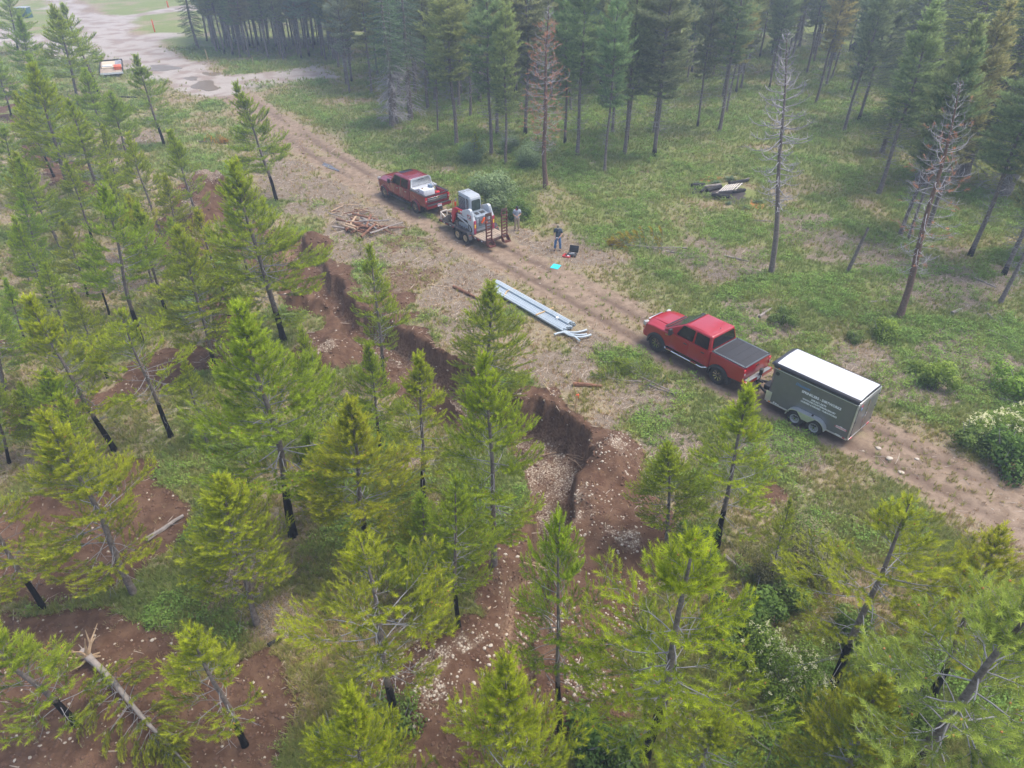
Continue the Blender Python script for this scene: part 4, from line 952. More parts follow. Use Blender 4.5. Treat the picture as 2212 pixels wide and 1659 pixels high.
def quadpanel(mb, pts, off, th=.01):
    """a panel from a 4-or-more point outline (coplanar), pushed out by off along its normal"""
    p = [Vector(q) for q in pts]; n = (p[1] - p[0]).cross(p[2] - p[0]).normalized()
    a = [q + n * off for q in p]; b_ = [q - n * th for q in p]; k = len(p)
    mb.add(a + b_, [tuple(range(k)), tuple(range(2 * k - 1, k - 1, -1))] + [(i, k + i, k + (i + 1) % k, (i + 1) % k) for i in range(k)])
def rounded(pts, r=.05, n=3):
    """round the corners of a planar polygon"""
    P = [Vector(p) for p in pts]; out = []
    for i, p in enumerate(P):
        a = P[i - 1] - p; b_ = P[(i + 1) % len(P)] - p; ra = min(r, a.length * .45); rb = min(r, b_.length * .45)
        s = p + a.normalized() * ra; e = p + b_.normalized() * rb
        for k in range(n + 1):
            t = k / n; out.append(s * (1 - t) ** 2 + p * 2 * t * (1 - t) + e * t * t)
    return out

def pickup(name, label, loc, rz, paint, P):
    t = thing(name, label, 'pickup truck', loc, rz); W = P['W'] / 2; xf, xr = P['xf'], P['xr']; fx, rx = P['fx'], P['rx']; R = P['R']; ar = R + .075; ac = R - .02
    hood, cowl, belt, rail = P['hood'], P['cowl'], P['belt'], P['rail']; zb = P['zb']
    cf, c0, c1, cr = P['cf'], P['c0'], P['c1'], P['cr']   # cowl x, windscreen top x, roof rear x, cab rear x
    ze = zb + .02
    # nose and hood tub
    prof = [(cr + .0, zb), (fx - ar, zb)] + [(x, z) for x, z in arch(fx, ac, ar, 180, 0) if z > zb] + [(fx + ar, zb), (xf - .14, zb + .02), (xf - .04, zb + .12), (xf, zb + .30), (xf - .02, hood - .33), (xf - .10, hood - .10), (xf - .28, hood), (xf - .6, hood + .035), (cf, cowl), (cr + .0, belt)]
    def dfm(x, y, z):
        k = abs(y) / W
        if x > cf - .1: x -= .22 * k ** 3.2 * max(0, (x - fx) / (xf - fx)); z -= (.06 * k ** 2.5 + (P.get('sho', .05)) * sstep(.62, .85, k)) * (1 if z > hood - .12 else 0)
        if z > belt - .3: y *= 1 - .05 * (z - belt + .3)
        return (x, y, z)
    mb = MB(); mb.sideloft(prof, W - .02, .06, dfm, 4, (.88, .8, .66, .6, .3, 0.0)); mb.build('body', paint, t, smooth=40)
    # hood bulge
    mb = MB(); mb.sideloft([(cf + .05, cowl - .10), (xf - .34, hood - .12), (xf - .36, hood + .012), (xf - .65, hood + .055), (cf + .05, cowl + .03)], W * .55, .05, None, 3, (.5, 0.0)); mb.build('hood', paint, t, smooth=40)
    # cargo bed sides
    bx = cr - .035
    prof = [(xr, zb + .12), (rx - ar, zb + .06)] + [(x, z) for x, z in arch(rx, ac, ar, 180, 0) if z > zb + .06] + [(rx + ar, zb), (bx, zb), (bx, rail), (xr + .02, rail - .01)]
    bed = None
    for s in (1, -1):
        mb = MB(); mb.sideloft(prof, .09, .045, lambda x, y, z: (x, y + s * (W - .09 - .02 - (.035 * (z - zb))), z), 3, (0.0,)); bed = mb.build('bed_side', paint, t, smooth=40)
    mb = MB(); mb.box(((bx + xr) / 2, 0, zb + .32), (bx - xr - .06, 2 * W - .24, .06)); mb.box((bx - .03, 0, (zb + rail) / 2 + .1), (.05, 2 * W - .24, rail - zb - .22)); mb.build('bed_floor', M_BLACKP, t, smooth=None)
    for s in (1, -1):
        mb = MB(); mb.box((rx, s * (W - .36), zb + .46), (.95, .30, .24)); mb.build('wheel_housing', M_BLACKP, t, bevel=.04)
    mb = MB(); mb.box((xr + .03, 0, (zb + .22 + rail) / 2 + .02), (.075, 2 * W - .30, rail - zb - .26)); tg = mb.build('tailgate', paint, t, bevel=.02)
    mb = MB(); mb.box((xr - .010, 0, rail - .16), (.02, .22, .07)); mb.build('handle', M_BLACKP, tg, bevel=.006)
    # chassis underside
    mb = MB(); mb.box(((xf + xr) / 2, 0, zb + .02), (xf - xr - .5, .9, .22)); mb.box((fx, 0, R), (.12, 2 * W - .4, .12)); mb.box((rx, 0, R), (.14, 2 * W - .4, .14)); mb.build('chassis', M_DARK, t, smooth=None)
    # greenhouse
    rt = P['roof']; iw = P['inset']; bt = belt - .03
    p = [Vector(q) for q in ((cr, -W + .035, bt), (cf, -W + .05, bt), (cf, W - .05, bt), (cr, W - .035, bt), (c1, -W + iw, rt), (c0, -W + iw + .02, rt - .01), (c0, W - iw - .02, rt - .01), (c1, W - iw, rt))]
    mb = MB(); mb.hexa(p); cabo = mb.build('cab', paint, t, bevel=.075, seg=4, smooth=50)
    # crowned roof skin
    mb = MB(); mb.sideloft([(c1 + .08, rt - .10), (c0 - .06, rt - .10), (c0 - .04, rt - .01), (c0 - .35, rt + .028), ((c0 + c1) / 2, rt + .04), (c1 + .2, rt + .02), (c1 + .05, rt - .015)], W - iw - .05, .08, lambda x, y, z: (x, y, z - .03 * (y / W) ** 2 * (z > rt - .06)), 4, (.7, .4, 0.0)); roofo = mb.build('roof', paint, t, smooth=50)
    # glass
    def lerp(a, b_, k): return a + (b_ - a) * k
    FB, FT, RB, RTp = p[2], p[6], p[3], p[7]
    for s in (1, -1):
        m = lambda q: Vector((q.x, q.y * s, q.z))
        def side(u0, u1, v0, v1, u0t=None, u1t=None):
            """u along the car from the rear, v up; on the sloped cab side"""
            u0t = u0 if u0t is None else u0t; u1t = u1 if u1t is None else u1t
            f = lambda u, v: lerp(lerp(RB, FB, u), lerp(RTp, FT, u), v)
            q = [f(u0, v0), f(u1, v0), f(u1t, v1), f(u0t, v1)]; q = [m(a) for a in q]
            return q if s < 0 else q[::-1]
        for (u0, u1, u0t, u1t, nm) in P['win']:
            mb = MB(); quadpanel(mb, rounded(side(u0, u1, .10, .86, u0t, u1t), .06), .012); mb.build(nm, M_GLASS, t, smooth=None)
        # doors: panels proud of the body side
        for (x0, x1, cut) in P['doors']:
            poly = [(x0, zb + .07), (x1, zb + .07), (x1, belt - .01), (x0, belt - .01)]
            if cut: poly = [(x0, ac + ar * .80), (x0 + .30, zb + .07)] + poly[1:]
            poly = [(q.x, q.y) for q in rounded([Vector((a, b_, 0)) for a, b_ in poly], .05)]
            mb = MB(); mb.sideloft(poly, .018, .010, lambda x, y, z: (x, (y + (W - .02)) * (1 - .05 * max(0, z - belt + .3)) * s, z), 2, (0.0,)); d = mb.build('door', paint, t, smooth=40)
            mb = MB(); mb.box((x0 + .17, s * (W + .015), belt - .17), (.20, .035, .045)); mb.build('handle', P['handle'], d, bevel=.01)
        # mirror
        mb = MB(); mb.box((P['mx'], s * (W + .16), belt + .14), (.12, .20, .30)); mb.bar((P['mx'] - .03, s * (W - .06), belt + .04), (P['mx'] - .01, s * (W + .14), belt + .06), .06, .05); mb.build('mirror', M_BLACKP, t, bevel=.03)
        # flares
        for cx in (fx, rx):
            mb = MB(); pts = arch(cx, ac, ar + .015, 188, -8, 14); i_ = arch(cx, ac, ar - .05 + .0, 188, -8, 14)
            o_ = arch(cx, ac, ar + P['flare'], 188, -8, 14)
            for k in range(14):
                a0, a1, b0, b1 = i_[k], i_[k + 1], o_[k], o_[k + 1]; y0 = s * (W + .055); y1 = s * (W - .03)
                mb.add([(a0[0], y0, a0[1]), (a1[0], y0, a1[1]), (b1[0], s * (W + .01), b1[1]), (b0[0], s * (W + .01), b0[1]), (a0[0], y1, a0[1]), (a1[0], y1, a1[1]), (b1[0], y1, b1[1]), (b0[0], y1, b0[1])], [(0, 1, 2, 3), (4, 7, 6, 5), (0, 4, 5, 1), (3, 2, 6, 7)])
            mb.build('fender_flare', P['flare_mat'], t, smooth=40)
            mb = MB(); mb.box((cx - ar - .03, s * (W - .16), R * .95), (.02, .30, .42), ry=.08); mb.build('mud_flap', M_BLACKP, t, smooth=None)
        for (cx) in (fx, rx): make_wheel(t, (cx, s * (W - .13), R), R, .29, R * .60, s, M_RIMB, 'spoke')
        # side step
        mb = MB(); mb.tube([(fx - ar - .02, s * (W - .05), zb - .02), (fx - ar - .14, s * (W + .09), zb - .06), (rx + ar + .30, s * (W + .09), zb - .06), (rx + ar + .12, s * (W - .04), zb - .02)], .038, 10)
        for k in range(2): xx = lerp(fx - ar - .35, rx + ar + .75, k); mb.box((xx, s * (W + .08), zb - .035), (.32, .12, .03))
        mb.build('side_step', M_CHROME if P['chrome_step'] else M_BLACKP, t, smooth=40)
        # lamps
        mb = MB(); mb.box((xr - .005, s * (W - .085), rail - .26), (.05, .14, .36)); l = mb.build('tail_lamp', M_LAMPR, t, bevel=.02)
        mb = MB(); mb.box((xr - .034, s * (W - .085), rail - .30), (.01, .08, .09)); mb.build('reverse_lamp', M_LAMPW, l, bevel=.003)
        mb = MB(); mb.add([], []); y = s * (W - .20); mb.box((xf - .14, y, hood - .24), (.18, .26, .26), rz=-.28 * s); l = mb.build('headlight', M_LAMPW, t, bevel=.04)
        mb = MB(); mb.box((xf - .12, s * (W - .12), hood - .36), (.14, .12, .08), rz=-.4 * s); mb.build('indicator', M_AMBER, l, bevel=.02)
    # windscreen and rear window
    q = [lerp(p[1], p[5], .08), lerp(p[2], p[6], .08), lerp(p[2], p[6], .93), lerp(p[1], p[5], .93)]; c = sum(q, Vector()) / 4
    q = [c + (a - c) * Vector((1, .93, 1)).x if False else Vector((a.x, a.y * .90, a.z)) for a in q]
    mb = MB(); quadpanel(mb, rounded(q, .08), .014); mb.build('windscreen', M_WIND, t, smooth=None)
    mb = MB(); mb.box((cf + .01, 0, cowl + .015), (.09, 2 * W - .5, .02)); mb.build('cowl_vent', M_BLACKP, t, bevel=.01)
    q = [lerp(p[3], p[7], .20), lerp(p[0], p[4], .20), lerp(p[0], p[4], .86), lerp(p[3], p[7], .86)]; q = [Vector((a.x, a.y * .88, a.z)) for a in q]
    mb = MB(); quadpanel(mb, rounded(q, .06), .014); mb.build('rear_window', M_GLASS, t, smooth=None)
    # grille
    mb = MB(); mb.box((xf - .01, 0, hood - .30), (.06, 1.0, .30)); mb.build('grille', M_CHROME, t, bevel=.02)
    return t, p

# ---- red truck
H1 = math.radians(129.2); ax = Vector((math.cos(H1), math.sin(H1), 0)); lf = Vector((-math.sin(H1), math.cos(H1), 0))
F1, R1 = G(1414.8, 755.9), G(1548.4, 828.5)
base = (F1 + R1) / 2 - lf * .93; base.z = hz(base.x, base.y) - .0
PR = dict(mx=.92, W=2.0, xf=2.78, xr=-3.02, fx=1.785, rx=-1.785, R=.43, hood=1.34, cowl=1.38, belt=1.36, rail=1.40, zb=.56, cf=1.52, c0=.38, c1=-1.10, cr=-1.22, roof=2.03, inset=.20, sho=.06,
          win=[(.06, .40, .07, .52, 'rear_door_window'), (.44, .86, .60, 1.02, 'front_door_window')], doors=[(-1.02, -.06, True), (-.04, .98, False)], handle=M_BLACKP, flare=.06, flare_mat=M_BLACKP, chrome_step=True)
# window outlines: keep the front edge behind the windscreen pillar
PR['win'] = [(.055, .345, .08, .50, 'rear_door_window'), (.385, .74, .55, .96, 'front_door_window')]
ram, rp = pickup('red_pickup', 'bright red crew cab pickup with a flat black bed cover on the dirt track', base, H1, M_RED, PR)
mb = MB(); mb.box(((-1.30 - 2.98) / 2, 0, 1.425), (1.66, 1.66, .02)); cv = mb.build('bed_cover', M_COVER, ram, bevel=.008)
mb = MB()
for s in (1, -1): mb.box((-2.13, s * .875, 1.425), (1.74, .10, .045))
mb.box((-2.99, 0, 1.425), (.08, 1.76, .04)); mb.box((-1.28, 0, 1.425), (.07, 1.76, .04)); mb.build('cover_rail', M_RAIL, ram, bevel=.01)
for k in range(3):
    mb = MB(); mb.box((-1.72 - k * .42, 0, 1.438), (.018, 1.64, .012)); mb.build('cover_rib', M_COVER, cv, smooth=None)
for s in (1, -1):
    for x in (-1.30, -2.96):
        mb = MB(); mb.lathe([(.03, 0), (.03, .02), (0, .02)], 8, (x, s * .86, 1.45), 'Z'); mb.build('clamp', M_BLACKP, cv)
mb = MB(); mb.box((-3.13, 0, .68), (.20, 1.98, .20)); bp_ = mb.build('rear_bumper', M_RED, ram, bevel=.04)
mb = MB(); mb.box((-3.14, 0, .795), (.19, 1.72, .035)); mb.build('step_pad', mat('grey_step_pad', (.20, .21, .22), .6), bp_, bevel=.01)
mb = MB(); mb.box((-3.245, 0, .72), (.02, .32, .16)); mb.build('licence_plate', M_PLATE, ram, smooth=None)
mb = MB(); mb.box((-3.30, 0, .55), (.36, .07, .07)); mb.lathe([(.03, 0), (.035, .05), (0, .07)], 8, (-3.42, 0, .59), 'Z'); mb.build('hitch', M_BLACKP, ram, smooth=None)
mb = MB(); mb.sideloft([(2.60, .50), (2.84, .52), (2.89, .62), (2.88, .80), (2.78, .84), (2.60, .84)], .98, .06, lambda x, y, z: (x - .26 * (abs(y) / 1.0) ** 3, y, z), 3, (.9, .75, .5, 0.0)); mb.build('front_bumper', M_RED, ram, smooth=45)
mb = MB(); mb.box((.40, 0, 2.045), (.06, 1.2, .025)); mb.build('sun_visor', M_BLACKP, ram, bevel=.015)
mb = MB(); mb.lathe([(.02, 0), (.015, .03), (0, .035)], 8, (-.9, .0, 2.09), 'Z'); mb.build('roof_aerial', M_BLACKP, ram)
text_part('badge', '2500', .085, basis((1.22, 1.003, 1.17), (-1, 0, 0), (0, 0, 1)), M_CHROME, ram, bold=.002)
text_part('tailgate_badge', '4X4', .10, basis((-3.045, -.72, 1.22), (0, -1, 0), (0, 0, 1)), M_CHROME, ram, bold=.002)

# ---- enclosed trailer
H2 = math.radians(132.0); ax2 = Vector((math.cos(H2), math.sin(H2), 0)); lf2 = Vector((-math.sin(H2), math.cos(H2), 0))
A, B = Vector((*G(3055.8 * .54004, 1600 * .54004, .35).xy, 0)), Vector((*G(3389.4 * .54004, 1765 * .54004, .35).xy, 0))
M_BOX = mat('charcoal_panel', (.175, .178, .175), .34, .3, var=.05, coat=.3, dirt=.12)
M_TWHITE = mat('white_roof_skin', (.60, .62, .64), .35, var=.04, dirt=.25, dirtcol=(.42, .40, .37))
M_TBLK = mat('black_roof_edge', (.018, .018, .02), .4)
mid = (A + B) / 2 - lf2 * .93; mid.z = hz(mid.x, mid.y)
tr = thing('enclosed_trailer', 'charcoal grey enclosed cargo trailer with white roof and white lettering behind the red pickup', 'trailer', mid, H2)
LX = 1.83; TW = .93; TZ0, TZ1 = .38, 2.18; M_SEAMW = mat('panel_screws', (.16, .165, .16), .4, .5)
plan = lambda w_, e=0.0: [(-LX, -w_), (LX - .16, -w_), (LX - .03, -w_ + .13), (LX + .10 + e, -.35), (LX + .12 + e, 0), (LX + .10 + e, .35), (LX - .03, w_ - .13), (LX - .16, w_), (-LX, w_)]
mb = MB(); mb.prismz(plan(TW), TZ0, TZ1 - .10); mb.build('box_body', M_BOX, tr, smooth=30)
mb = MB(); mb.sideloft([(-LX + .004, TZ1 - .12), (LX - .02, TZ1 - .12), (LX + .02, TZ1 - .0), (LX - .03, TZ1 + .055), (-LX + .02, TZ1 + .055), (-LX + .004, TZ1)], TW + .01, .12, None, 5, (.6, 0.0)); mb.build('roof_edge', M_TBLK, tr, smooth=45)
mb = MB(); vs = []; nn = 10
for i in range(nn + 1):
    y = -.79 + 1.58 * i / nn; z = TZ1 + .062 + .055 * (1 - (y / .79) ** 2); vs += [(-LX + .03, y, z), (LX - .10, y, z), (-LX + .03, y, z - .02), (LX - .10, y, z - .02)]
fs = []
for i in range(nn): a = i * 4; fs += [(a, a + 1, a + 5, a + 4), (a + 2, a + 6, a + 7, a + 3)]
fs += [(0, 2, 3, 1), (nn * 4, nn * 4 + 1, nn * 4 + 3, nn * 4 + 2), tuple(range(0, nn * 4 + 1, 4)) + tuple(range(nn * 4 + 2, 1, -4)), tuple(range(nn * 4 + 1, 0, -4)) + tuple(range(3, nn * 4 + 4, 4))]
mb.add(vs, fs); mb.build('roof_skin', M_TWHITE, tr, smooth=40)
mb = MB(); mb.sideloft([(LX - .10, TZ1 - .06), (LX + .13, TZ1 - .14), (LX + .15, TZ1 - .05), (LX + .02, TZ1 + .06), (LX - .10, TZ1 + .07)], .80, .05, None, 3, (0.0,)); mb.build('front_cap', mat('diamond_front_cap', (.10, .10, .12), .35, .5, var=.3, scale=30), tr, smooth=40)
# trims
mb = MB(); mb.box((-.02, TW + .006, TZ0 + .02), (2 * LX - .12, .02, .07)); mb.box((-.02, -TW - .006, TZ0 + .02), (2 * LX - .12, .02, .07)); mb.build('bottom_trim', M_ALU, tr, bevel=.004)
mb = MB(); mb.box((0, TW + .008, TZ1 - .125), (2 * LX - .12, .02, .025)); mb.box((0, -TW - .008, TZ1 - .125), (2 * LX - .12, .02, .025)); mb.build('top_trim', M_ALU, tr, smooth=None)
mb = MB()
for s in (1, -1): mb.box((-LX + .012, s * (TW - .02), (TZ0 + TZ1) / 2 - .03), (.05, .07, TZ1 - TZ0 - .10))
mb.box((-LX + .006, 0, TZ1 - .07), (.04, 1.8, .10)); mb.box((-LX + .004, 0, TZ0 + .03), (.05, 1.8, .06)); mb.build('rear_frame', M_ALU, tr, bevel=.008)
mb = MB(); mb.box((LX - .12, TW + .005, TZ0 + .27), (.26, .012, .50)); mb.box((LX - .12, -TW - .005, TZ0 + .27), (.26, .012, .50)); mb.build('stone_guard', M_ALU, tr, bevel=.004)
for s in (1, -1):
    mb = MB(); mb.box((-LX - .012, s * .425, (TZ0 + TZ1) / 2 - .03), (.03, .835, TZ1 - TZ0 - .26)); d = mb.build('rear_door', M_BOX, tr, bevel=.006)
    for zz in (.62, 1.25, 1.85):
        mb = MB(); mb.box((-LX - .03, s * .85, zz), (.03, .09, .05)); mb.build('hinge', M_BLACKP, d, bevel=.004)
mb = MB(); mb.tube([(-LX - .045, .02, .5), (-LX - .045, .02, 2.0)], .013, 8); mb.box((-LX - .05, .10, 1.2), (.03, .22, .05)); mb.box((-LX - .05, .03, 1.32), (.03, .07, .06)); mb.build('lock_bar', M_CHROME, tr, smooth=40)
for s in (1, -1):
    mb = MB(); mb.box((-LX - .02, s * .72, TZ0 + .02), (.04, .20, .05)); mb.build('tail_lamp', M_LAMPR, tr, bevel=.008)
    # wheels and mudguard
    for cx in (.02 - .42, .02 + .42): make_wheel(tr, (cx - .12, s * (TW + .11), .345), .345, .20, .20, s, M_RIMG, 'holes')
    mb = MB(); c1, c2 = -.10 + .42 - .0, -.10 - .42; ar_ = .44; cz = .345
    outer = [(c1 + ar_ * math.cos(math.radians(a)), cz + ar_ * math.sin(math.radians(a))) for a in range(5, 91, 9)] + [(c2 + ar_ * math.cos(math.radians(a)), cz + ar_ * math.sin(math.radians(a))) for a in range(90, 176, 9)]
    inner = [(c1 + (ar_ - .035) * math.cos(math.radians(a)), cz + (ar_ - .035) * math.sin(math.radians(a))) for a in range(5, 91, 9)] + [(c2 + (ar_ - .035) * math.cos(math.radians(a)), cz + (ar_ - .035) * math.sin(math.radians(a))) for a in range(90, 176, 9)]
    inn2 = [(x, z) for x, z in inner]
    poly = outer + inn2[::-1]
    y0, y1 = s * (TW - .0), s * (TW + .235)
    # top strip
    n = len(outer); vs = [(x, y0, z) for x, z in outer] + [(x, y1, z) for x, z in outer] + [(x, y1, z) for x, z in inner] + [(x, y0, z) for x, z in inner]
    fs = []
    for k in range(n - 1): fs += [(k, n + k, n + k + 1, k + 1), (n + k, 2 * n + k, 2 * n + k + 1, n + k + 1), (2 * n + k, 3 * n + k, 3 * n + k + 1, 2 * n + k + 1)]
    fs += [(0, 3 * n, 2 * n, n), (n - 1, 2 * n - 1, 3 * n - 1, 4 * n - 1)]
    mb.add(vs, fs)
    # web between the wheels
    mb.add([(c1, y1 - .004 * s, cz + ar_ - .01), (c2, y1 - .004 * s, cz + ar_ - .01), ((c1 + c2) / 2 - .14, y1 - .004 * s, cz + .14), ((c1 + c2) / 2 + .14, y1 - .004 * s, cz + .14), (c1, y1 - .012 * s, cz + ar_ - .01), (c2, y1 - .012 * s, cz + ar_ - .01), ((c1 + c2) / 2 - .14, y1 - .012 * s, cz + .14), ((c1 + c2) / 2 + .14, y1 - .012 * s, cz + .14)], [(0, 1, 2, 3), (7, 6, 5, 4), (0, 4, 5, 1), (1, 5, 6, 2), (2, 6, 7, 3), (3, 7, 4, 0)])
    mb.build('mudguard', M_ALU, tr, smooth=40)
    mb = MB(); mb.box((-.10, s * (TW + .10), .43), (1.0, .18, .03)); mb.build('axle_frame', M_DARK, tr, smooth=None)
mb = MB(); mb.box((0, 0, .34), (3.5, 1.6, .08)); mb.box((-.52, 0, .33), (.08, 1.9, .08)); mb.box((.32, 0, .33), (.08, 1.9, .08)); mb.build('chassis', M_DARK, tr, smooth=None)
mb = MB(); mb.bar((LX - .05, .62, .42), (LX + 1.06, .03, .44), .06, .11); mb.bar((LX - .05, -.62, .42), (LX + 1.06, -.03, .44), .06, .11); mb.bar((LX + .98, 0, .44), (LX + 1.22, 0, .46), .08, .10); mb.build('drawbar', M_BLACKP, tr, bevel=.006)
mb = MB(); mb.box((LX + .86, 0, .66), (.06, .06, .52)); mb.box((LX + .86, 0, .98), (.14, .20, .26), rz=.3); mb.lathe([(.035, 0), (.035, .28), (0, .28)], 10, (LX + .80, 0, .12), 'Z'); mb.lathe([(.10, .10), (.10, .125), (0, .125)], 14, (LX + .80, 0, 0), 'Z'); mb.build('tongue_jack', M_BLACKP, tr, bevel=.01)
mb = MB(); mb.box((LX + .32, 0, .50), (.34, .52, .24)); mb.build('battery_box', M_BLACKP, tr, bevel=.02)
mb = MB(); mb.lathe([(.085, TW + .002), (.085, TW + .014), (0, TW + .014)], 18, (LX - .28, 0, 1.86)); mb.build('vent', M_TBLK, tr)
mb = MB(); mb.box((LX - .30, TW + .012, TZ1 - .07), (.09, .02, .035)); mb.build('marker_lamp', M_AMBER, tr, bevel=.005)
mb = MB(); mb.box((LX - .22, TW + .018, TZ0 + .04), (.10, .012, .05)); mb.build('reflector', M_AMBER, tr, smooth=None)
mb = MB(); mb.box((-LX + .16, TW + .018, TZ0 + .04), (.10, .012, .04)); mb.build('reflector', M_LAMPR, tr, smooth=None)
mb = MB(); mb.box((-.32, TW + .12, .83), (.07, .08, .05)); mb.build('fuel_flap', M_BLACKP, tr, bevel=.01)
mb = MB()
for k in range(3): mb.box((LX - .42 - k * .10, TW + .010, TZ0 + .10 - k * .015), (.07, .006, .07 - .015 * k))
mb.box((.62, TW + .018, TZ0 + .03), (.10, .008, .04)); mb.box((-1.42, TW + .018, TZ0 + .06), (.20, .008, .05)); mb.build('sticker', M_WHITE, tr, smooth=None)
TB = lambda x, z: basis((x, TW + .004, z), (-1, 0, 0), (0, 0, 1))
text_part('lettering', 'Discount', .17, TB(.42, 1.80), M_TEXTB, tr, bold=.003, shear=.3)
text_part('lettering', 'SPRINKLERS - DIRTWORKS', .150, TB(-.42, 1.585), M_TEXTW, tr, bold=.006, sx=.92)
text_part('lettering', '208.661.0670', .112, TB(-.36, 1.40), M_TEXTW, tr, bold=.004, sx=1.05)
text_part('lettering', 'WWW.DISCOUNTSPRINKLERS.NET', .100, TB(-.40, 1.275), M_TEXTW, tr, bold=.004, sx=.88)
text_part('lettering', 'LICENSED & INSURED - PUBLICWORKS', .100, TB(-.42, 1.145), M_TEXTW, tr, bold=.004, sx=.88)
mb = MB(); mb.box((-1.46, TW + .004, .78), (.42, .006, .10)); mb.lathe([(.075, TW), (.075, TW + .005), (0, TW + .005)], 6, (-1.46, 0, .79)); lg = mb.build('logo_plate', M_WHITE, tr, smooth=None)
text_part('logo_lettering', 'LOADRUNNER', .075, TB(-1.46, .78) @ Matrix.Translation((0, 0, .008)), M_TEXTR, tr, bold=.002)
mb = MB(); mb.box((-LX - .03, .62, 1.92), (.004, .13, .11)); lg = mb.build('shield_sticker', M_TEXTR, tr, smooth=None)
mb = MB(); mb.prism([(-.065, .0), (.065, 0), (.05, -.11), (0, -.16), (-.05, -.11)], -.002, .002); o = mb.build('shield_blue', M_TEXTB, lg, smooth=None); o.rotation_euler = (0, 0, math.pi / 2); o.location = (-LX - .033, .62, 1.865)
text_part('lettering', 'i', .12, basis((-LX - .037, .62, 1.80), (0, -1, 0), (0, 0, 1)), M_TEXTW, tr, bold=.004)

# ---- maroon truck
H3 = math.radians(130.6); ax3 = Vector((math.cos(H3), math.sin(H3), 0)); lf3 = Vector((-math.sin(H3), math.cos(H3), 0))
F3, R3 = G(1547.2 * .54004, 790.5 * .54004), G(1666 * .54004, 850 * .54004); base3 = (F3 + R3) / 2 - lf3 * .93; base3.z = hz(base3.x, base3.y)
PF = dict(mx=1.0, W=2.03, xf=2.98, xr=-3.18, fx=2.0, rx=-1.95, R=.44, hood=1.40, cowl=1.46, belt=1.40, rail=1.46, zb=.60, cf=1.30, c0=.74, c1=-1.12, cr=-1.24, roof=2.08, inset=.20, sho=.08,
          win=[(.07, .42, .08, .48, 'rear_door_window'), (.46, .87, .53, .93, 'front_door_window')], doors=[(-1.04, -.02, True), (.0, 1.08, False)], handle=M_CHROME, flare=.035, flare_mat=M_MAROON, chrome_step=False)
ford, fp = pickup('maroon_pickup', 'dark maroon crew cab pickup with aluminium window guard and loaded open bed', base3, H3, M_MAROON, PF)
mb = MB(); mb.box((.48, 0, 2.115), (.42, .95, .02)); mb.build('sunroof', M_GLASS, ford, bevel=.006)
for k in range(7):
    mb = MB(); mb.box((-.32, -.60 + k * .2, 2.108), (1.05, .035, .016)); mb.build('roof_rib', M_MAROON, ford, bevel=.006)
# bed rails, tailgate trim
for s in (1, -1):
    mb = MB(); mb.box((-2.22, s * .93, 1.475), (1.88, .14, .03)); mb.build('bed_rail_cap', M_BLACKP, ford, bevel=.01)
mb = MB(); mb.box((-3.15, 0, 1.475), (.10, 1.75, .03)); mb.build('tailgate_cap', M_BLACKP, ford, bevel=.01)
mb = MB(); mb.box((-3.192, 0, 1.18), (.02, 1.62, .30)); tp = mb.build('tailgate_panel', mat('grey_tailgate_panel', (.20, .21, .22), .35, .6), ford, bevel=.005)
for z in (1.33, 1.19):
    mb = MB(); mb.box((-3.206, 0, z), (.02, 1.62, .035)); mb.build('chrome_strip', M_CHROME, tp, bevel=.006)
mb = MB(); mb.prism([(-.16, .0), (.16, 0), (.10, -.13), (-.10, -.13)], -.012, .012); o = mb.build('tailgate_crest', M_CHROME, tp, bevel=.005); o.rotation_euler = (0, 0, math.pi / 2); o.location = (-3.22, 0, 1.33)
mb = MB(); mb.box((-3.30, 0, .74), (.22, 2.0, .22)); bb = mb.build('rear_bumper', M_MAROON, ford, bevel=.05)
mb = MB(); mb.box((-3.31, 0, .862), (.21, 1.86, .03)); mb.build('step_pad', M_BLACKP, bb, bevel=.01)
mb = MB(); mb.box((-3.42, .0, .78), (.02, .32, .18)); lp = mb.build('licence_plate', M_PLATE, ford, smooth=None)
mb = MB(); mb.box((-3.433, 0, .84), (.004, .31, .05)); mb.build('plate_band', M_TEXTR, lp, smooth=None)
mb = MB(); mb.box((-3.46, 0, .56), (.4, .08, .08)); mb.box((-3.5, 0, .62), (.12, .25, .16)); mb.build('hitch', M_BLACKP, ford, bevel=.01)
mb = MB(); mb.sideloft([(2.78, .54), (3.02, .56), (3.06, .66), (3.05, .84), (2.96, .88), (2.78, .88)], .98, .05, lambda x, y, z: (x - .18 * (abs(y) / 1.0) ** 3, y, z), 3, (.9, .75, .5, 0.0)); mb.build('front_bumper', M_CHROME, ford, smooth=45)
mb = MB(); mb.lathe([(.05, 1.004), (.05, 1.012), (0, 1.012)], 14, (1.34, 0, 1.12)); mb.build('round_badge', M_CHROME, ford)
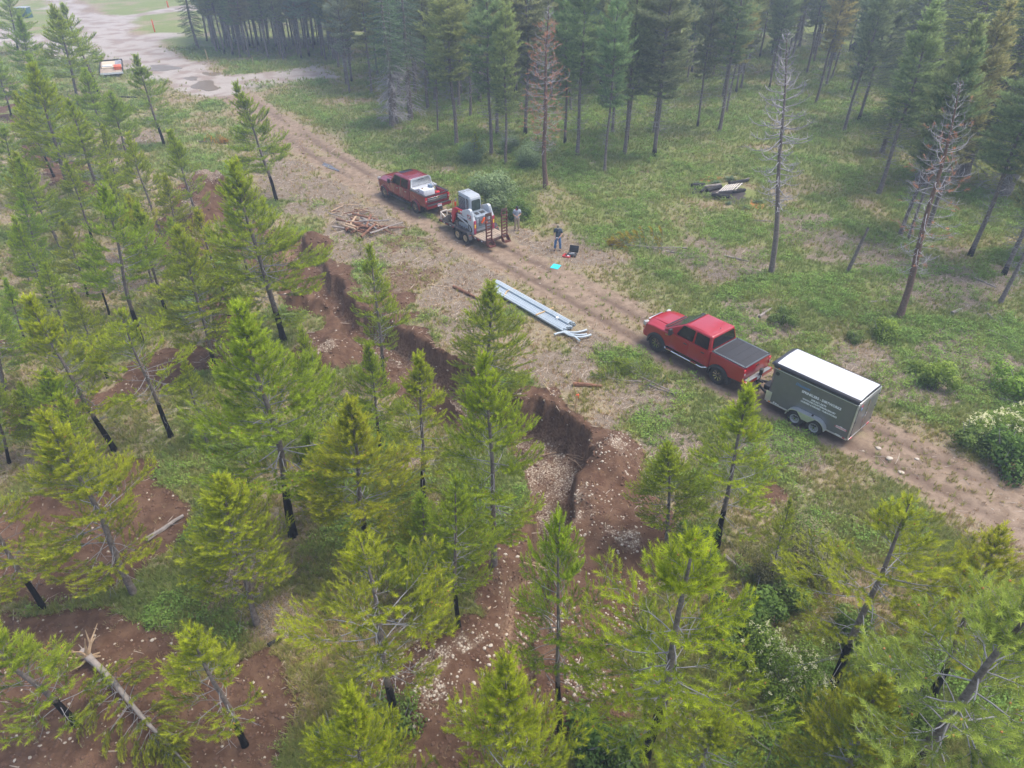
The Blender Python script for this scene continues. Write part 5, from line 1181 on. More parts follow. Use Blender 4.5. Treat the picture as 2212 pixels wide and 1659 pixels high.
# window guard (frame, mesh bars)
gx0 = -1.34
mb = MB(); fr = [(gx0, -.86, 1.50), (gx0 + .05, -.76, 2.02), (gx0 + .06, -.66, 2.10), (gx0 + .06, .66, 2.10), (gx0 + .05, .76, 2.02), (gx0, .86, 1.50)]
for a, b_ in zip(fr[:-1], fr[1:]): mb.bar(a, b_, .09, .07, up=(1, 0, 0))
mb.bar(fr[0], fr[-1], .08, .06, up=(1, 0, 0)); mb.build('window_guard_frame', M_ALU, ford, bevel=.008)
mb = MB()
for k in range(-9, 22):
    for sg in (1, -1):
        y0, z0_ = -.84 + k * .085 * 1.0, 1.52; pts = []
        y1_, z1_ = y0 + .56 * 1.0, 2.08
        a0 = max(y0, -.80); a1 = min(y1_, .80)
        if a1 - a0 < .05: continue
        za = z0_ + (a0 - y0); zb_ = z0_ + (a1 - y0)
        if sg < 0: a0, a1 = -a0, -a1
        mb.bar((gx0 + .01 + .05 * (za - 1.5) / .6, a0, za), (gx0 + .01 + .05 * (zb_ - 1.5) / .6, a1, zb_), .022, .012, up=(1, 0, 0))
mb.build('guard_mesh', M_ALU, ford, smooth=None, kind='stuff')
mb = MB(); mb.box((gx0 + .03, 0, 2.0), (.02, .46, .03)); mb.build('brake_light_slot', M_BLACKP, ford, smooth=None)
# loads in the bed: their own things
def onbed(x, y, z, rz=0): 
    c, s_ = math.cos(H3), math.sin(H3); return (base3.x + x * c - y * s_, base3.y + x * s_ + y * c, base3.z + z)
tb = thing('truck_toolbox', 'silver crossover toolbox behind the cab of the maroon pickup', 'toolbox', onbed(-1.62, 0, 0), H3)
mb = MB(); mb.box((0, 0, 1.555), (.48, 1.86, .13)); mb.build('lid', M_DIAM, tb, bevel=.015)
mb = MB(); mb.prism([(-.22, 1.05), (.22, 1.05), (.22, 1.485), (-.22, 1.485)], -.76, .76); mb.build('box', M_DIAM, tb, bevel=.01)
mb = MB(); mb.box((-.235, .55, 1.40), (.02, .12, .08)); mb.box((-.235, .30, 1.38), (.02, .06, .06)); mb.build('latch', M_BLACKP, tb, smooth=None)
ft = thing('fuel_tank', 'white rectangular transfer tank in the bed of the maroon pickup', 'fuel tank', onbed(-2.30, .22, 0), H3)
M_TANK = mat('white_tank', (.72, .73, .75), .5, dirt=.25, dirtcol=(.35, .30, .26)); mb = MB(); mb.box((0, 0, 1.32), (.60, .92, .68)); mb.build('tank_body', M_TANK, ft, bevel=.04)
mb = MB(); mb.lathe([(.06, 0), (.06, .05), (0, .05)], 10, (.10, .28, 1.66), 'Z'); mb.build('filler_cap', mat('brass_cap', (.30, .2, .08), .5, .5), ft)
mb = MB(); mb.lathe([(.03, 0), (.03, .03), (0, .03)], 8, (-.2, .18, 1.66), 'Z'); mb.build('gauge', M_BLACKP, ft)
mb = MB(); mb.box((.05, -.32, 1.76), (.26, .20, .18)); mb.tube([(.1, -.32, 1.83), (.0, -.52, 1.95), (-.18, -.56, 1.8), (-.22, -.60, 1.3), (-.18, -.6, 1.15)], .018, 6); mb.lathe([(.07, 0), (.07, .16), (0, .16)], 10, (-.12, -.34, 1.66), 'Z'); mb.build('pump', mat('blue_grey_pump', (.25, .33, .42), .5, .3, dirt=.3), ft, smooth=40)
gc = thing('fuel_can', 'red fuel can beside the white tank in the maroon pickup bed', 'fuel can', onbed(-2.45, -.52, .98), H3)
mb = MB(); mb.box((0, 0, .19), (.26, .34, .36)); mb.build('can_body', mat('red_can', (.6, .03, .04), .5), gc, bevel=.05); mb = MB(); mb.tube([(-.05, .05, .36), (-.05, .12, .46), (-.05, .2, .48)], .025, 6); mb.build('spout', M_AMBER, gc)
ex = thing('fire_extinguisher', 'small dark cylinder with yellow cap standing by the tank in the maroon pickup bed', 'extinguisher', onbed(-2.15, -.55, .98), H3)
mb = MB(); mb.lathe([(.09, 0), (.10, .04), (.10, .42), (.05, .5), (0, .5)], 12, (0, 0, 0), 'Z'); mb.build('cylinder', M_BLACKP, ex); mb = MB(); mb.lathe([(.04, .5), (.04, .6), (0, .6)], 8, (0, 0, 0), 'Z'); mb.build('cap', mat('yellow_cap', (.7, .6, .08), .5), ex)

# ---- flatbed trailer
M_RUSTY = mat('rusty_steel', (.16, .055, .04), .75, .2, var=.25, dirt=.3); M_RUSTD = mat('dark_rusty_frame', (.085, .045, .035), .75, .2, var=.3, dirt=.35)
M_PLANK = mat('weathered_deck', (.34, .27, .20), .85, var=.25, scale=3, dirt=.35, bump=.3); M_GREYS = mat('black_mudguard', (.045, .045, .048), .6, dirt=.35, dirtcol=(.16, .09, .06))
H4 = math.radians(129.8); RL = G(*(lambda X, Y: ((1720 + X * .18083) * .54004, (720 + Y * .18083) * .54004))(1160, 1370), .6); RR = G(*(lambda X, Y: ((1720 + X * .18083) * .54004, (720 + Y * .18083) * .54004))(1610, 1230), .6)
w1 = G(*(lambda X, Y: ((1720 + X * .18083) * .54004, (720 + Y * .18083) * .54004))(665, 1300)); w2 = G(*(lambda X, Y: ((1720 + X * .18083) * .54004, (720 + Y * .18083) * .54004))(830, 1395))
lf4 = Vector((-math.sin(H4), math.cos(H4), 0)); ax4 = Vector((math.cos(H4), math.sin(H4), 0)); wc = (w1 + w2) / 2 - lf4 * .98; wc.z = hz(wc.x, wc.y)
fb = thing('flatbed_trailer', 'rusty tandem axle equipment trailer with plank deck carrying the skid loader', 'trailer', wc, H4)
DZ = .60; DXR, DXF, DW = -2.05, 2.75, .86
mb = MB()
for s in (1, -1): mb.box(((DXR + DXF) / 2, s * (DW + .03), DZ - .06), (DXF - DXR, .07, .13))
mb.box((DXR, 0, DZ - .06), (.10, 2 * DW + .1, .14)); mb.box((DXF, 0, DZ - .06), (.08, 2 * DW + .1, .13))
for k in range(5): mb.box((DXR + .6 + k * .95, 0, DZ - .10), (.07, 2 * DW, .08))
mb.build('frame', M_RUSTD, fb, bevel=.008)
for k in range(9):
    y = -DW + (k + .5) * 2 * DW / 9; mb = MB(); mb.box(((DXR + DXF) / 2 + random.uniform(-.01, .01), y, DZ - .005 + random.uniform(-.004, .004)), (DXF - DXR - .12, 2 * DW / 9 - .016, .045)); mb.build('plank', M_PLANK, fb, bevel=.004)
for s in (1, -1):
    for cx in (.42, -.42): make_wheel(fb, (cx, s * (DW + .20), .36), .36, .21, .205, s, M_RIMC, 'holes')
    mb = MB(); y = s * (DW + .20); mb.box((0, y, .80), (1.35, .27, .03)); mb.bar((.66, y, .80), (.92, y, .50), .27, .025, up=(0, 1, 0)) if False else None
    mb.hexa([(.66, y - .135, .785), (.90, y - .135, .48), (.90, y + .135, .48), (.66, y + .135, .785), (.68, y - .135, .81), (.925, y - .135, .49), (.925, y + .135, .49), (.68, y + .135, .81)])
    mb.hexa([(-.90, y - .135, .40), (-.66, y - .135, .785), (-.66, y + .135, .785), (-.90, y + .135, .40), (-.925, y - .135, .41), (-.68, y - .135, .81), (-.68, y + .135, .81), (-.925, y + .135, .41)])
    mb.box((0, y + s * .13, .77), (1.35, .012, .07)); mb.build('mudguard', M_GREYS, fb, smooth=None)
    mb = MB(); mb.box((-.80, y, .62), (.01, .16, .06), ry=-.55); mb.build('reflector', mat('orange_red_reflector', (.75, .09, .03), .4), fb, smooth=None)
    for k in range(3):
        mb = MB(); mb.box((-1.15 - k * .33, s * (DW + .068), DZ - .05), (.14, .006, .05)); mb.build('reflective_tape', M_LAMPR if k % 2 else M_WHITE, fb, smooth=None)
    for k in range(5):
        mb = MB(); mb.box((1.15 + k * .34, s * (DW + .068), DZ - .05), (.14, .006, .05)); mb.build('reflective_tape', M_WHITE if k % 2 else M_LAMPR, fb, smooth=None)
    # ramps standing upright at the rear
    r_ = MB(); yr = s * (DW - .26); rt_ = 1.72
    for q in (-.20, .20): r_.bar((DXR - .10, yr + q, DZ - .22), (DXR - .06, yr + q, DZ + rt_ - .12), .05, .09, up=(1, 0, 0))
    rmp = r_.build('ramp', M_RUSTY, fb, bevel=.004)
    for k in range(8):
        mb = MB(); mb.bar((DXR - .09, yr - .2, DZ - .05 + k * .20), (DXR - .09, yr + .2, DZ - .05 + k * .20), .07, .05, up=(1, 0, 0)); mb.build('rung', M_RUSTY, rmp, smooth=None)
    mb = MB(); mb.box((DXR - .06, yr, DZ + rt_ - .05), (.05, .46, .20)); mb.build('ramp_lip', M_RUSTD, rmp, bevel=.006)
    mb = MB(); mb.prism([(0, 0), (-.34, -.02), (-.34, .04), (0, .42)], -.235, -.215); mb.prism([(0, 0), (-.34, -.02), (-.34, .04), (0, .42)], .215, .235); mb.box((-.19, 0, -.02), (.34, .45, .02)); mb.box((-.33, 0, .03), (.02, .45, .10))
    o = mb.build('ramp_foot', M_RUSTY, rmp, smooth=None); o.location = (DXR - .10, yr, DZ - .26)
mb = MB(); mb.bar((DXF, .62, DZ - .06), (DXF + 1.15, .04, DZ - .10), .07, .12); mb.bar((DXF, -.62, DZ - .06), (DXF + 1.15, -.04, DZ - .10), .07, .12); mb.bar((DXF + 1.05, 0, DZ - .1), (DXF + 1.35, 0, DZ - .08), .09, .11); mb.build('drawbar', M_RUSTD, fb, bevel=.006)
mb = MB(); mb.box((DXF + .9, .22, DZ + .1), (.07, .07, .6)); mb.build('tongue_jack', M_RUSTD, fb, smooth=None)
mb = MB()
for a, b_ in [((DXF - .05, .80, DZ), (DXF - .05, .80, DZ + .46)), ((DXF - .05, .80, DZ + .46), (DXF - .05, .30, DZ + .50)), ((DXF - .05, .30, DZ + .5), (DXF - .05, .30, DZ)), ((DXF - .05, .80, DZ + .46), (DXF - .75, .80, DZ + .20)), ((DXF - .05, -.80, DZ), (DXF - .05, -.80, DZ + .40)), ((DXF - .05, -.8, DZ + .4), (DXF - .05, .3, DZ + .42))]: mb.bar(a, b_, .07)
mb.build('front_rack', mat('chipped_white_rack', (.60, .56, .50), .7, dirt=.5, dirtcol=(.25, .12, .06)), fb, bevel=.008)
def ondeck(x, y, z): c, s_ = math.cos(H4), math.sin(H4); return (wc.x + x * c - y * s_, wc.y + x * s_ + y * c, wc.z + z)
# cargo in front of the loader
bk = thing('loader_bucket', 'muddy loader bucket lying at the front of the flatbed trailer', 'bucket', ondeck(2.15, .05, DZ + .02), H4)
M_MUD = mat('muddy_steel', (.17, .145, .125), .85, .1, var=.3, dirt=.5, dirtcol=(.22, .155, .10)); mb = MB()
mb.add([(-.30, -.78, 0), (.42, -.78, .02), (.42, .78, .02), (-.30, .78, 0), (-.36, -.78, .52), (-.36, .78, .52), (-.30, -.78, .03), (.42, -.78, .05), (.42, .78, .05), (-.30, .78, .03), (-.33, -.78, .52), (-.33, .78, .52)], [(0, 3, 2, 1), (6, 7, 8, 9), (0, 4, 5, 3), (6, 9, 11, 10), (1, 2, 8, 7), (4, 10, 11, 5), (0, 1, 7, 6), (2, 3, 9, 8), (0, 6, 10, 4), (3, 5, 11, 9)])
mb.build('bucket_shell', M_MUD, bk, smooth=None)
for s in (1, -1): mb = MB(); mb.prism([(-.34, 0), (.42, .02), (.1, .2), (-.34, .52)], s * .78 - .012, s * .78 + .012); mb.build('side_plate', M_MUD, bk, smooth=None)
tc_ = thing('tool_crate', 'black steel attachment plate with small white labels ahead of the skid loader', 'attachment', ondeck(1.55, .38, DZ + .02), H4)
mb = MB(); mb.box((0, 0, .30), (.42, .74, .56)); mb.build('plate_box', M_BLACKP, tc_, bevel=.02)
for q in (.52, .25): mb = MB(); mb.bar((.1, -.5, q + .16), (-.05, .48, q + .10), .06, .05); mb.build('cross_bar', M_MUD, tc_, smooth=None)
for q in (.18, -.12): mb = MB(); mb.box((.0, .376, .40 - q), (.07, .008, .10)); mb.build('label', M_WHITE, tc_, smooth=None)
eng = thing('small_engine', 'black covered engine unit on the front of the flatbed trailer', 'engine', ondeck(2.0, -.35, DZ + .25), H4)
mb = MB(); mb.box((0, 0, .28), (.62, .60, .40)); mb.build('cover', M_BLACKP, eng, bevel=.09, seg=3); mb = MB(); mb.box((-.05, .05, .07), (.5, .5, .16)); mb.box((-.28, .25, .2), (.14, .16, .2)); mb.build('engine_block', mat('engine_block', (.28, .27, .27), .5, .4, dirt=.3), eng, bevel=.02)

# ---- skid steer track loader on the deck (rear towards the ramps)
M_LG = mat('light_grey_paint', (.35, .385, .42), .45, var=.05, dirt=.15); M_LW = mat('pale_grey_paint', (.56, .585, .61), .45, var=.04, dirt=.15); M_LR = mat('loader_red', (.55, .03, .05), .4, dirt=.2); M_LDR = mat('dull_red_panel', (.36, .04, .085), .5, dirt=.15)
M_TRK = mat('rubber_track', (.075, .06, .05), .9, dirt=.6, dirtcol=(.22, .16, .11)); M_OR = mat('orange_plastic', (.95, .13, .02), .5)
sk = thing('skid_loader', 'grey and red compact track loader with closed cab chained on the flatbed trailer', 'track loader', ondeck(.18, 0, DZ + .02), H4)
for s in (1, -1):
    y0, y1 = s * .50, s * .82
    path = [(-.78, .10), (-.55, .0), (.70, .0), (.92, .08), (.98, .22), (.90, .34), (.60, .50), (-.40, .56), (-.72, .50), (-.88, .34), (-.90, .2)]
    # smooth the loop
    pts = [Vector((a, b_)) for a, b_ in path]
    for _ in range(2): pts = [q for i in range(len(pts)) for q in (pts[i] * .75 + pts[(i + 1) % len(pts)] * .25, pts[i] * .25 + pts[(i + 1) % len(pts)] * .75)]
    n = len(pts); c = sum(pts, Vector((0, 0))) / n; inn = [c + (q - c) * .87 for q in pts]
    vs = [(q.x, y0, q.y) for q in pts] + [(q.x, y1, q.y) for q in pts] + [(q.x, y1, q.y) for q in inn] + [(q.x, y0, q.y) for q in inn]
    fs = []
    for i in range(n):
        j = (i + 1) % n; fs += [(i, j, n + j, n + i), (n + i, n + j, 2 * n + j, 2 * n + i), (2 * n + i, 2 * n + j, 3 * n + j, 3 * n + i), (3 * n + i, 3 * n + j, j, i)]
    mb = MB(); mb.add(vs, fs)
    for i in range(0, n):
        q = pts[i]; t_ = (pts[(i + 1) % n] - pts[i - 1]).normalized(); nrm = Vector((q.x - c.x, q.y - c.y)).normalized()
        mb.box((q.x + nrm.x * .015, (y0 + y1) / 2, q.y + nrm.y * .015), (.06, .31, .045), ry=-math.atan2(t_.y, t_.x))
    trk = mb.build('track', M_TRK, sk, smooth=None)
    mb = MB(); mb.prism([(-.55, .1), (.7, .1), (.72, .3), (.5, .42), (-.45, .46)], s * .56, s * .74); mb.build('track_frame', M_LG, sk, bevel=.02)
    for (x, z, r_) in [(.74, .22, .15), (-.62, .30, .18), (-.25, .12, .09), (.0, .12, .09), (.25, .12, .09), (.48, .12, .09)]:
        mb = MB(); mb.lathe([(r_, s * .60), (r_, s * .79), (r_ * .5, s * .80), (0, s * .80)], 14, (x, 0, z)); mb.build('roller', M_MUD, trk)
    # lift arm: red front piece, pale rear tower
    mb = MB(); mb.prism([(1.18, .12), (1.30, .14), (1.32, .70), (1.18, 1.10), (.95, 1.22), (.10, 1.22), (.10, 1.02), (.75, .98), (.95, .80), (1.02, .45)], s * .72 - .07, s * .72 + .07); arm = mb.build('lift_arm', M_LR, sk, bevel=.015)
    text_part('lettering', 'TAKEUCHI', .10, basis((.62, s * .794, 1.09), (-s, 0, 0), (0, 0, 1)), mat('dark_lettering', (.25, .03, .04), .5), arm, bold=.003)
    mb = MB(); mb.prism([(.14, 1.24), (.14, .98), (-.42, .72), (-.60, .35), (-.62, -.0), (-1.02, -.0), (-1.06, .45), (-1.00, .95), (-.70, 1.50), (-.52, 1.52)], s * .72 - .095, s * .72 + .095); tw_ = mb.build('rear_tower', M_LW, sk, bevel=.02)
    mb = MB(); mb.box((-.86, s * .72, 1.28), (.36, .10, .02), ry=-1.05 + math.pi / 2 * 0); mb.build('tower_recess', M_LG, tw_, smooth=None)
    mb = MB(); mb.box((-1.075, s * .72, .48), (.05, .17, .86)); pn = mb.build('rear_panel', M_LDR, sk, bevel=.015)
    mb = MB(); mb.box((-1.103, s * .72, .56), (.006, .09, .22)); mb.build('warning_sticker', mat('yellow_sticker', (.85, .62, .03), .5), pn, smooth=None)
    if s > 0:
        mb = MB(); mb.box((-.62, .818, 1.02), (.38, .006, .30)); st_ = mb.build('model_plate', M_TEXTR, sk, smooth=None)
        mb = MB(); mb.box((-.62, .822, 1.02), (.34, .006, .22)); mb.build('model_plate_field', M_WHITE, st_, smooth=None)
        text_part('lettering', 'TL8', .24, basis((-.60, .828, 1.02), (-1, 0, 0), (0, 0, 1)), M_BLACKP, sk, bold=.008)
        mb = MB(); mb.box((.45, .795, 1.10), (.13, .006, .10)); mb.build('label', mat('yellow_sticker2', (.85, .62, .03), .5), sk, smooth=None); mb = MB(); mb.box((.26, .795, 1.12), (.17, .006, .10)); mb.build('label', M_WHITE, sk, smooth=None)
    mb = MB(); mb.tube([(.62, s * .62, .98), (-.1, s * .62, .90)], .035, 8); mb.build('lift_cylinder', mat('yellow_cylinder', (.75, .45, .05), .5), sk)
    mb = MB(); mb.bar((.55, s * .84, .78), (-.50, s * .84, .52), .10, .05, up=(0, 1, 0)); mb.bar((.55, s * .84, .90), (-.40, s * .84, .82), .07, .05, up=(0, 1, 0)); mb.build('arm_link', M_LW, sk, bevel=.01)
# body and engine hood
mb = MB(); mb.prism([(-.98, .12), (.9, .12), (.9, .7), (.2, .95), (-.35, 1.12), (-.95, 1.02), (-1.02, .9)], -.52, .52); mb.build('chassis', M_LG, sk, bevel=.03)
mb = MB(); mb.prism([(-1.02, .30), (-.92, .28), (-.92, 1.06), (-1.0, .98)], -.55, .55); mb.prism([(-1.0, 1.0), (-.30, 1.14), (-.30, 1.18), (-1.0, 1.06)], -.52, .52); hd = mb.build('engine_hood', mat('blue_grey_hood', (.20, .24, .28), .5, dirt=.15), sk, bevel=.02)
mb = MB(); mb.box((-1.03, 0, .72), (.02, .72, .48)); gr = mb.build('rear_grille', M_BLACKP, sk, smooth=None)
for k in range(7): mb = MB(); mb.box((-1.048, 0, .53 + k * .065), (.012, .70, .02)); mb.build('slat', M_LG, gr, smooth=None)
mb = MB(); mb.box((-.62, -.2, 1.145), (.26, .32, .02), ry=-.17); mb.box((-.62, .22, 1.145), (.26, .22, .02), ry=-.17); mb.build('hood_vent', M_BLACKP, hd, smooth=None)
mb = MB(); mb.tube([(-1.10, .20, .66), (-1.16, .02, .98)], .07, 10); mb.box((-1.12, -.10, .62), (.08, .16, .12)); mb.build('orange_strap_bundle', M_OR, sk, bevel=.01, label='bright orange rolled flag on the rear grille')
# cab
mb = MB(); q = [(-.30, -.46, .95), (1.02, -.46, .70), (1.02, .46, .70), (-.30, .46, .95), (-.24, -.45, 2.04), (1.00, -.45, 2.12), (1.00, .45, 2.12), (-.24, .45, 2.04)]; mb.hexa(q); mb.build('cab', M_LG, sk, bevel=.13, seg=4, smooth=50)
mb = MB(); mb.sideloft([(-.16, 1.98), (1.06, 2.04), (1.08, 2.11), (.98, 2.15), (-.05, 2.10), (-.17, 2.05)], .42, .05, None, 3, (0.0,)); rf = mb.build('cab_roof', M_LG, sk, smooth=45)
for y in (.20, -.20): mb = MB(); mb.box((.78, y, 2.142), (.28, .26, .02), ry=-.04); mb.build('roof_vent', mat('grey_vent', (.25, .27, .29), .6), rf, smooth=None)
mb = MB(); quadpanel(mb, rounded([(-.295, -.34, 1.22), (-.295, .34, 1.22), (-.255, .32, 1.86), (-.255, -.32, 1.86)][::-1], .09), .02); mb.build('rear_window', M_WIND, sk, smooth=None)
for s in (1, -1):
    for (xa, xb) in [(-.10, .12), (.24, .92)]:
        pq = [(xa, s * .462, 1.16), (xb, s * .462, 1.10), (xb, s * .455, 1.93), (xa, s * .455, 1.89)]; pq = pq if s < 0 else pq[::-1]
        mb = MB(); quadpanel(mb, rounded(pq, .04), .012); wdw = mb.build('side_window', M_GLASS, sk, smooth=None)
        for k in range(9):
            zz = 1.19 + k * .082; yy = s * (.478 - (zz - 1.1) * .008); mb = MB(); mb.box(((xa + xb) / 2, yy, zz), (xb - xa - .02, .012, .022)); mb.build('guard_bar', M_LG, wdw, smooth=None)
mb = MB(); mb.tube([(1.12, .58, 1.22), (1.12, .58, 1.50)], .07, 12); mb.build('exhaust_guard', M_OR, sk); mb = MB(); mb.tube([(1.12, .58, 1.50), (1.12, .58, 1.60), (1.06, .58, 1.66)], .06, 10); mb.build('muffler_tip', M_CHROME, sk)
mb = MB()
for a, b_ in [((1.2, .55, 1.0), (1.2, .55, 1.5)), ((1.2, .55, 1.5), (1.35, .62, 1.45)), ((1.35, .62, 1.45), (1.35, .62, .9))]: mb.tube([a, b_], .02, 6)
mb.build('hand_rail', M_LR, sk)

# ---- flat trailer at the far left
q0 = G(*z1(690, 500), .5); q1 = G(*z1(800, 495), .5); q2 = G(*z1(790, 370), .5)
M_PLY = mat('plywood_sheets', (.55, .46, .33), .8, var=.1, dirt=.2)
dirx = (q1 - q0); dirx.z = 0; H5 = math.atan2(dirx.y, dirx.x); L5 = (q2 - q1).length; cpt = q1.lerp(q2, .5) - dirx.normalized() * 1.05
H5 = math.atan2((q2 - q1).y, (q2 - q1).x); cpt = q1.lerp(q2, .5) + Vector((-math.sin(H5), math.cos(H5), 0)) * 1.25; cpt.z = hz(cpt.x, cpt.y)
L5 = min(L5, 7.5); ut = thing('utility_trailer', 'flat trailer loaded with plywood sheets parked on the gravel yard, upper left', 'trailer', cpt, H5)
mb = MB(); mb.box((0, 0, .5), (L5, 2.5, .12)); mb.build('deck', M_PLANK, ut, bevel=.01)
mb = MB()
for s in (1, -1): mb.box((0, s * 1.25, .62), (L5, .06, .28))
mb.box((L5 / 2, 0, .62), (.06, 2.5, .28)); mb.build('side_rail', M_DARK, ut, smooth=None)
mb = MB(); mb.box((-L5 / 2, 0, .45), (.1, 2.5, .2)); mb.build('tail_board', M_WHITE, ut, smooth=None)
for s in (1, -1):
    for cx in (-.45, .45): make_wheel(ut, (cx, s * 1.05, .33), .33, .2, .19, s, M_RIMG, 'holes')
mb = MB(); mb.bar((L5 / 2, .5, .45), (L5 / 2 + 1.2, 0, .45), .08); mb.bar((L5 / 2, -.5, .45), (L5 / 2 + 1.2, 0, .45), .08); mb.build('drawbar', M_DARK, ut, smooth=None)
c5, s5 = math.cos(H5), math.sin(H5)
def onut(x, y, z): return (cpt.x + x * c5 - y * s5, cpt.y + x * s5 + y * c5, cpt.z + z)
for k in range(4):
    o = thing('plywood_sheet', 'pale plywood sheet in the stack on the far flat trailer', 'plywood', onut(.9 + .03 * k, .25 + .02 * k, .565 + k * .03), H5, 'plywood stack on the far trailer'); mb = MB(); mb.box((0, 0, .012), (L5 * .58, 1.5, .024)); mb.build('panel', M_PLY, o, smooth=None)
o = thing('window_pane', 'blue grey framed panel lying on the plywood stack of the far trailer', 'panel', onut(-.2, .4, .70), H5); mb = MB(); mb.box((0, 0, .02), (.9, 1.1, .04)); mb.build('frame', M_LG, o, smooth=None); mb = MB(); mb.box((0, 0, .045), (.75, .95, .012)); mb.build('pane', M_WHITE, o, smooth=None)
o = thing('block_pallet', 'grey pallet of blocks beside the plywood on the far trailer', 'pallet', onut(1.0, -.85, .565), H5)
for a in range(6):
    for c in range(2): mb = MB(); mb.box((-1.4 + a * .55, -.15 + c * .36, .14), (.48, .32, .28)); mb.build('block', mat('grey_block', (.3, .3, .32), .9), o, smooth=None) if (a, c) == (0, 0) else link('block', [x for x in o.children][0].data, o, (a * .55, c * .36, random.uniform(-.04, .04)))
for k in range(2):
    o = thing('orange_crate', ['red orange crate with pale handles on the rear of the far trailer', 'lower orange crate behind the red one on the rear of the far trailer'][k], 'crate', onut(-1.5 - k * .75, -.75, .565), H5); mb = MB(); mb.box((0, 0, .2), (.6, .85, .4)); mb.build('crate_body', mat('orange_crate_plastic', (.62, .13, .05), .6), o, bevel=.03)
    for s in (1, -1): mb = MB(); mb.box((0, s * .44, .3), (.4, .05, .12)); mb.build('handle', M_PLY, o, smooth=None)
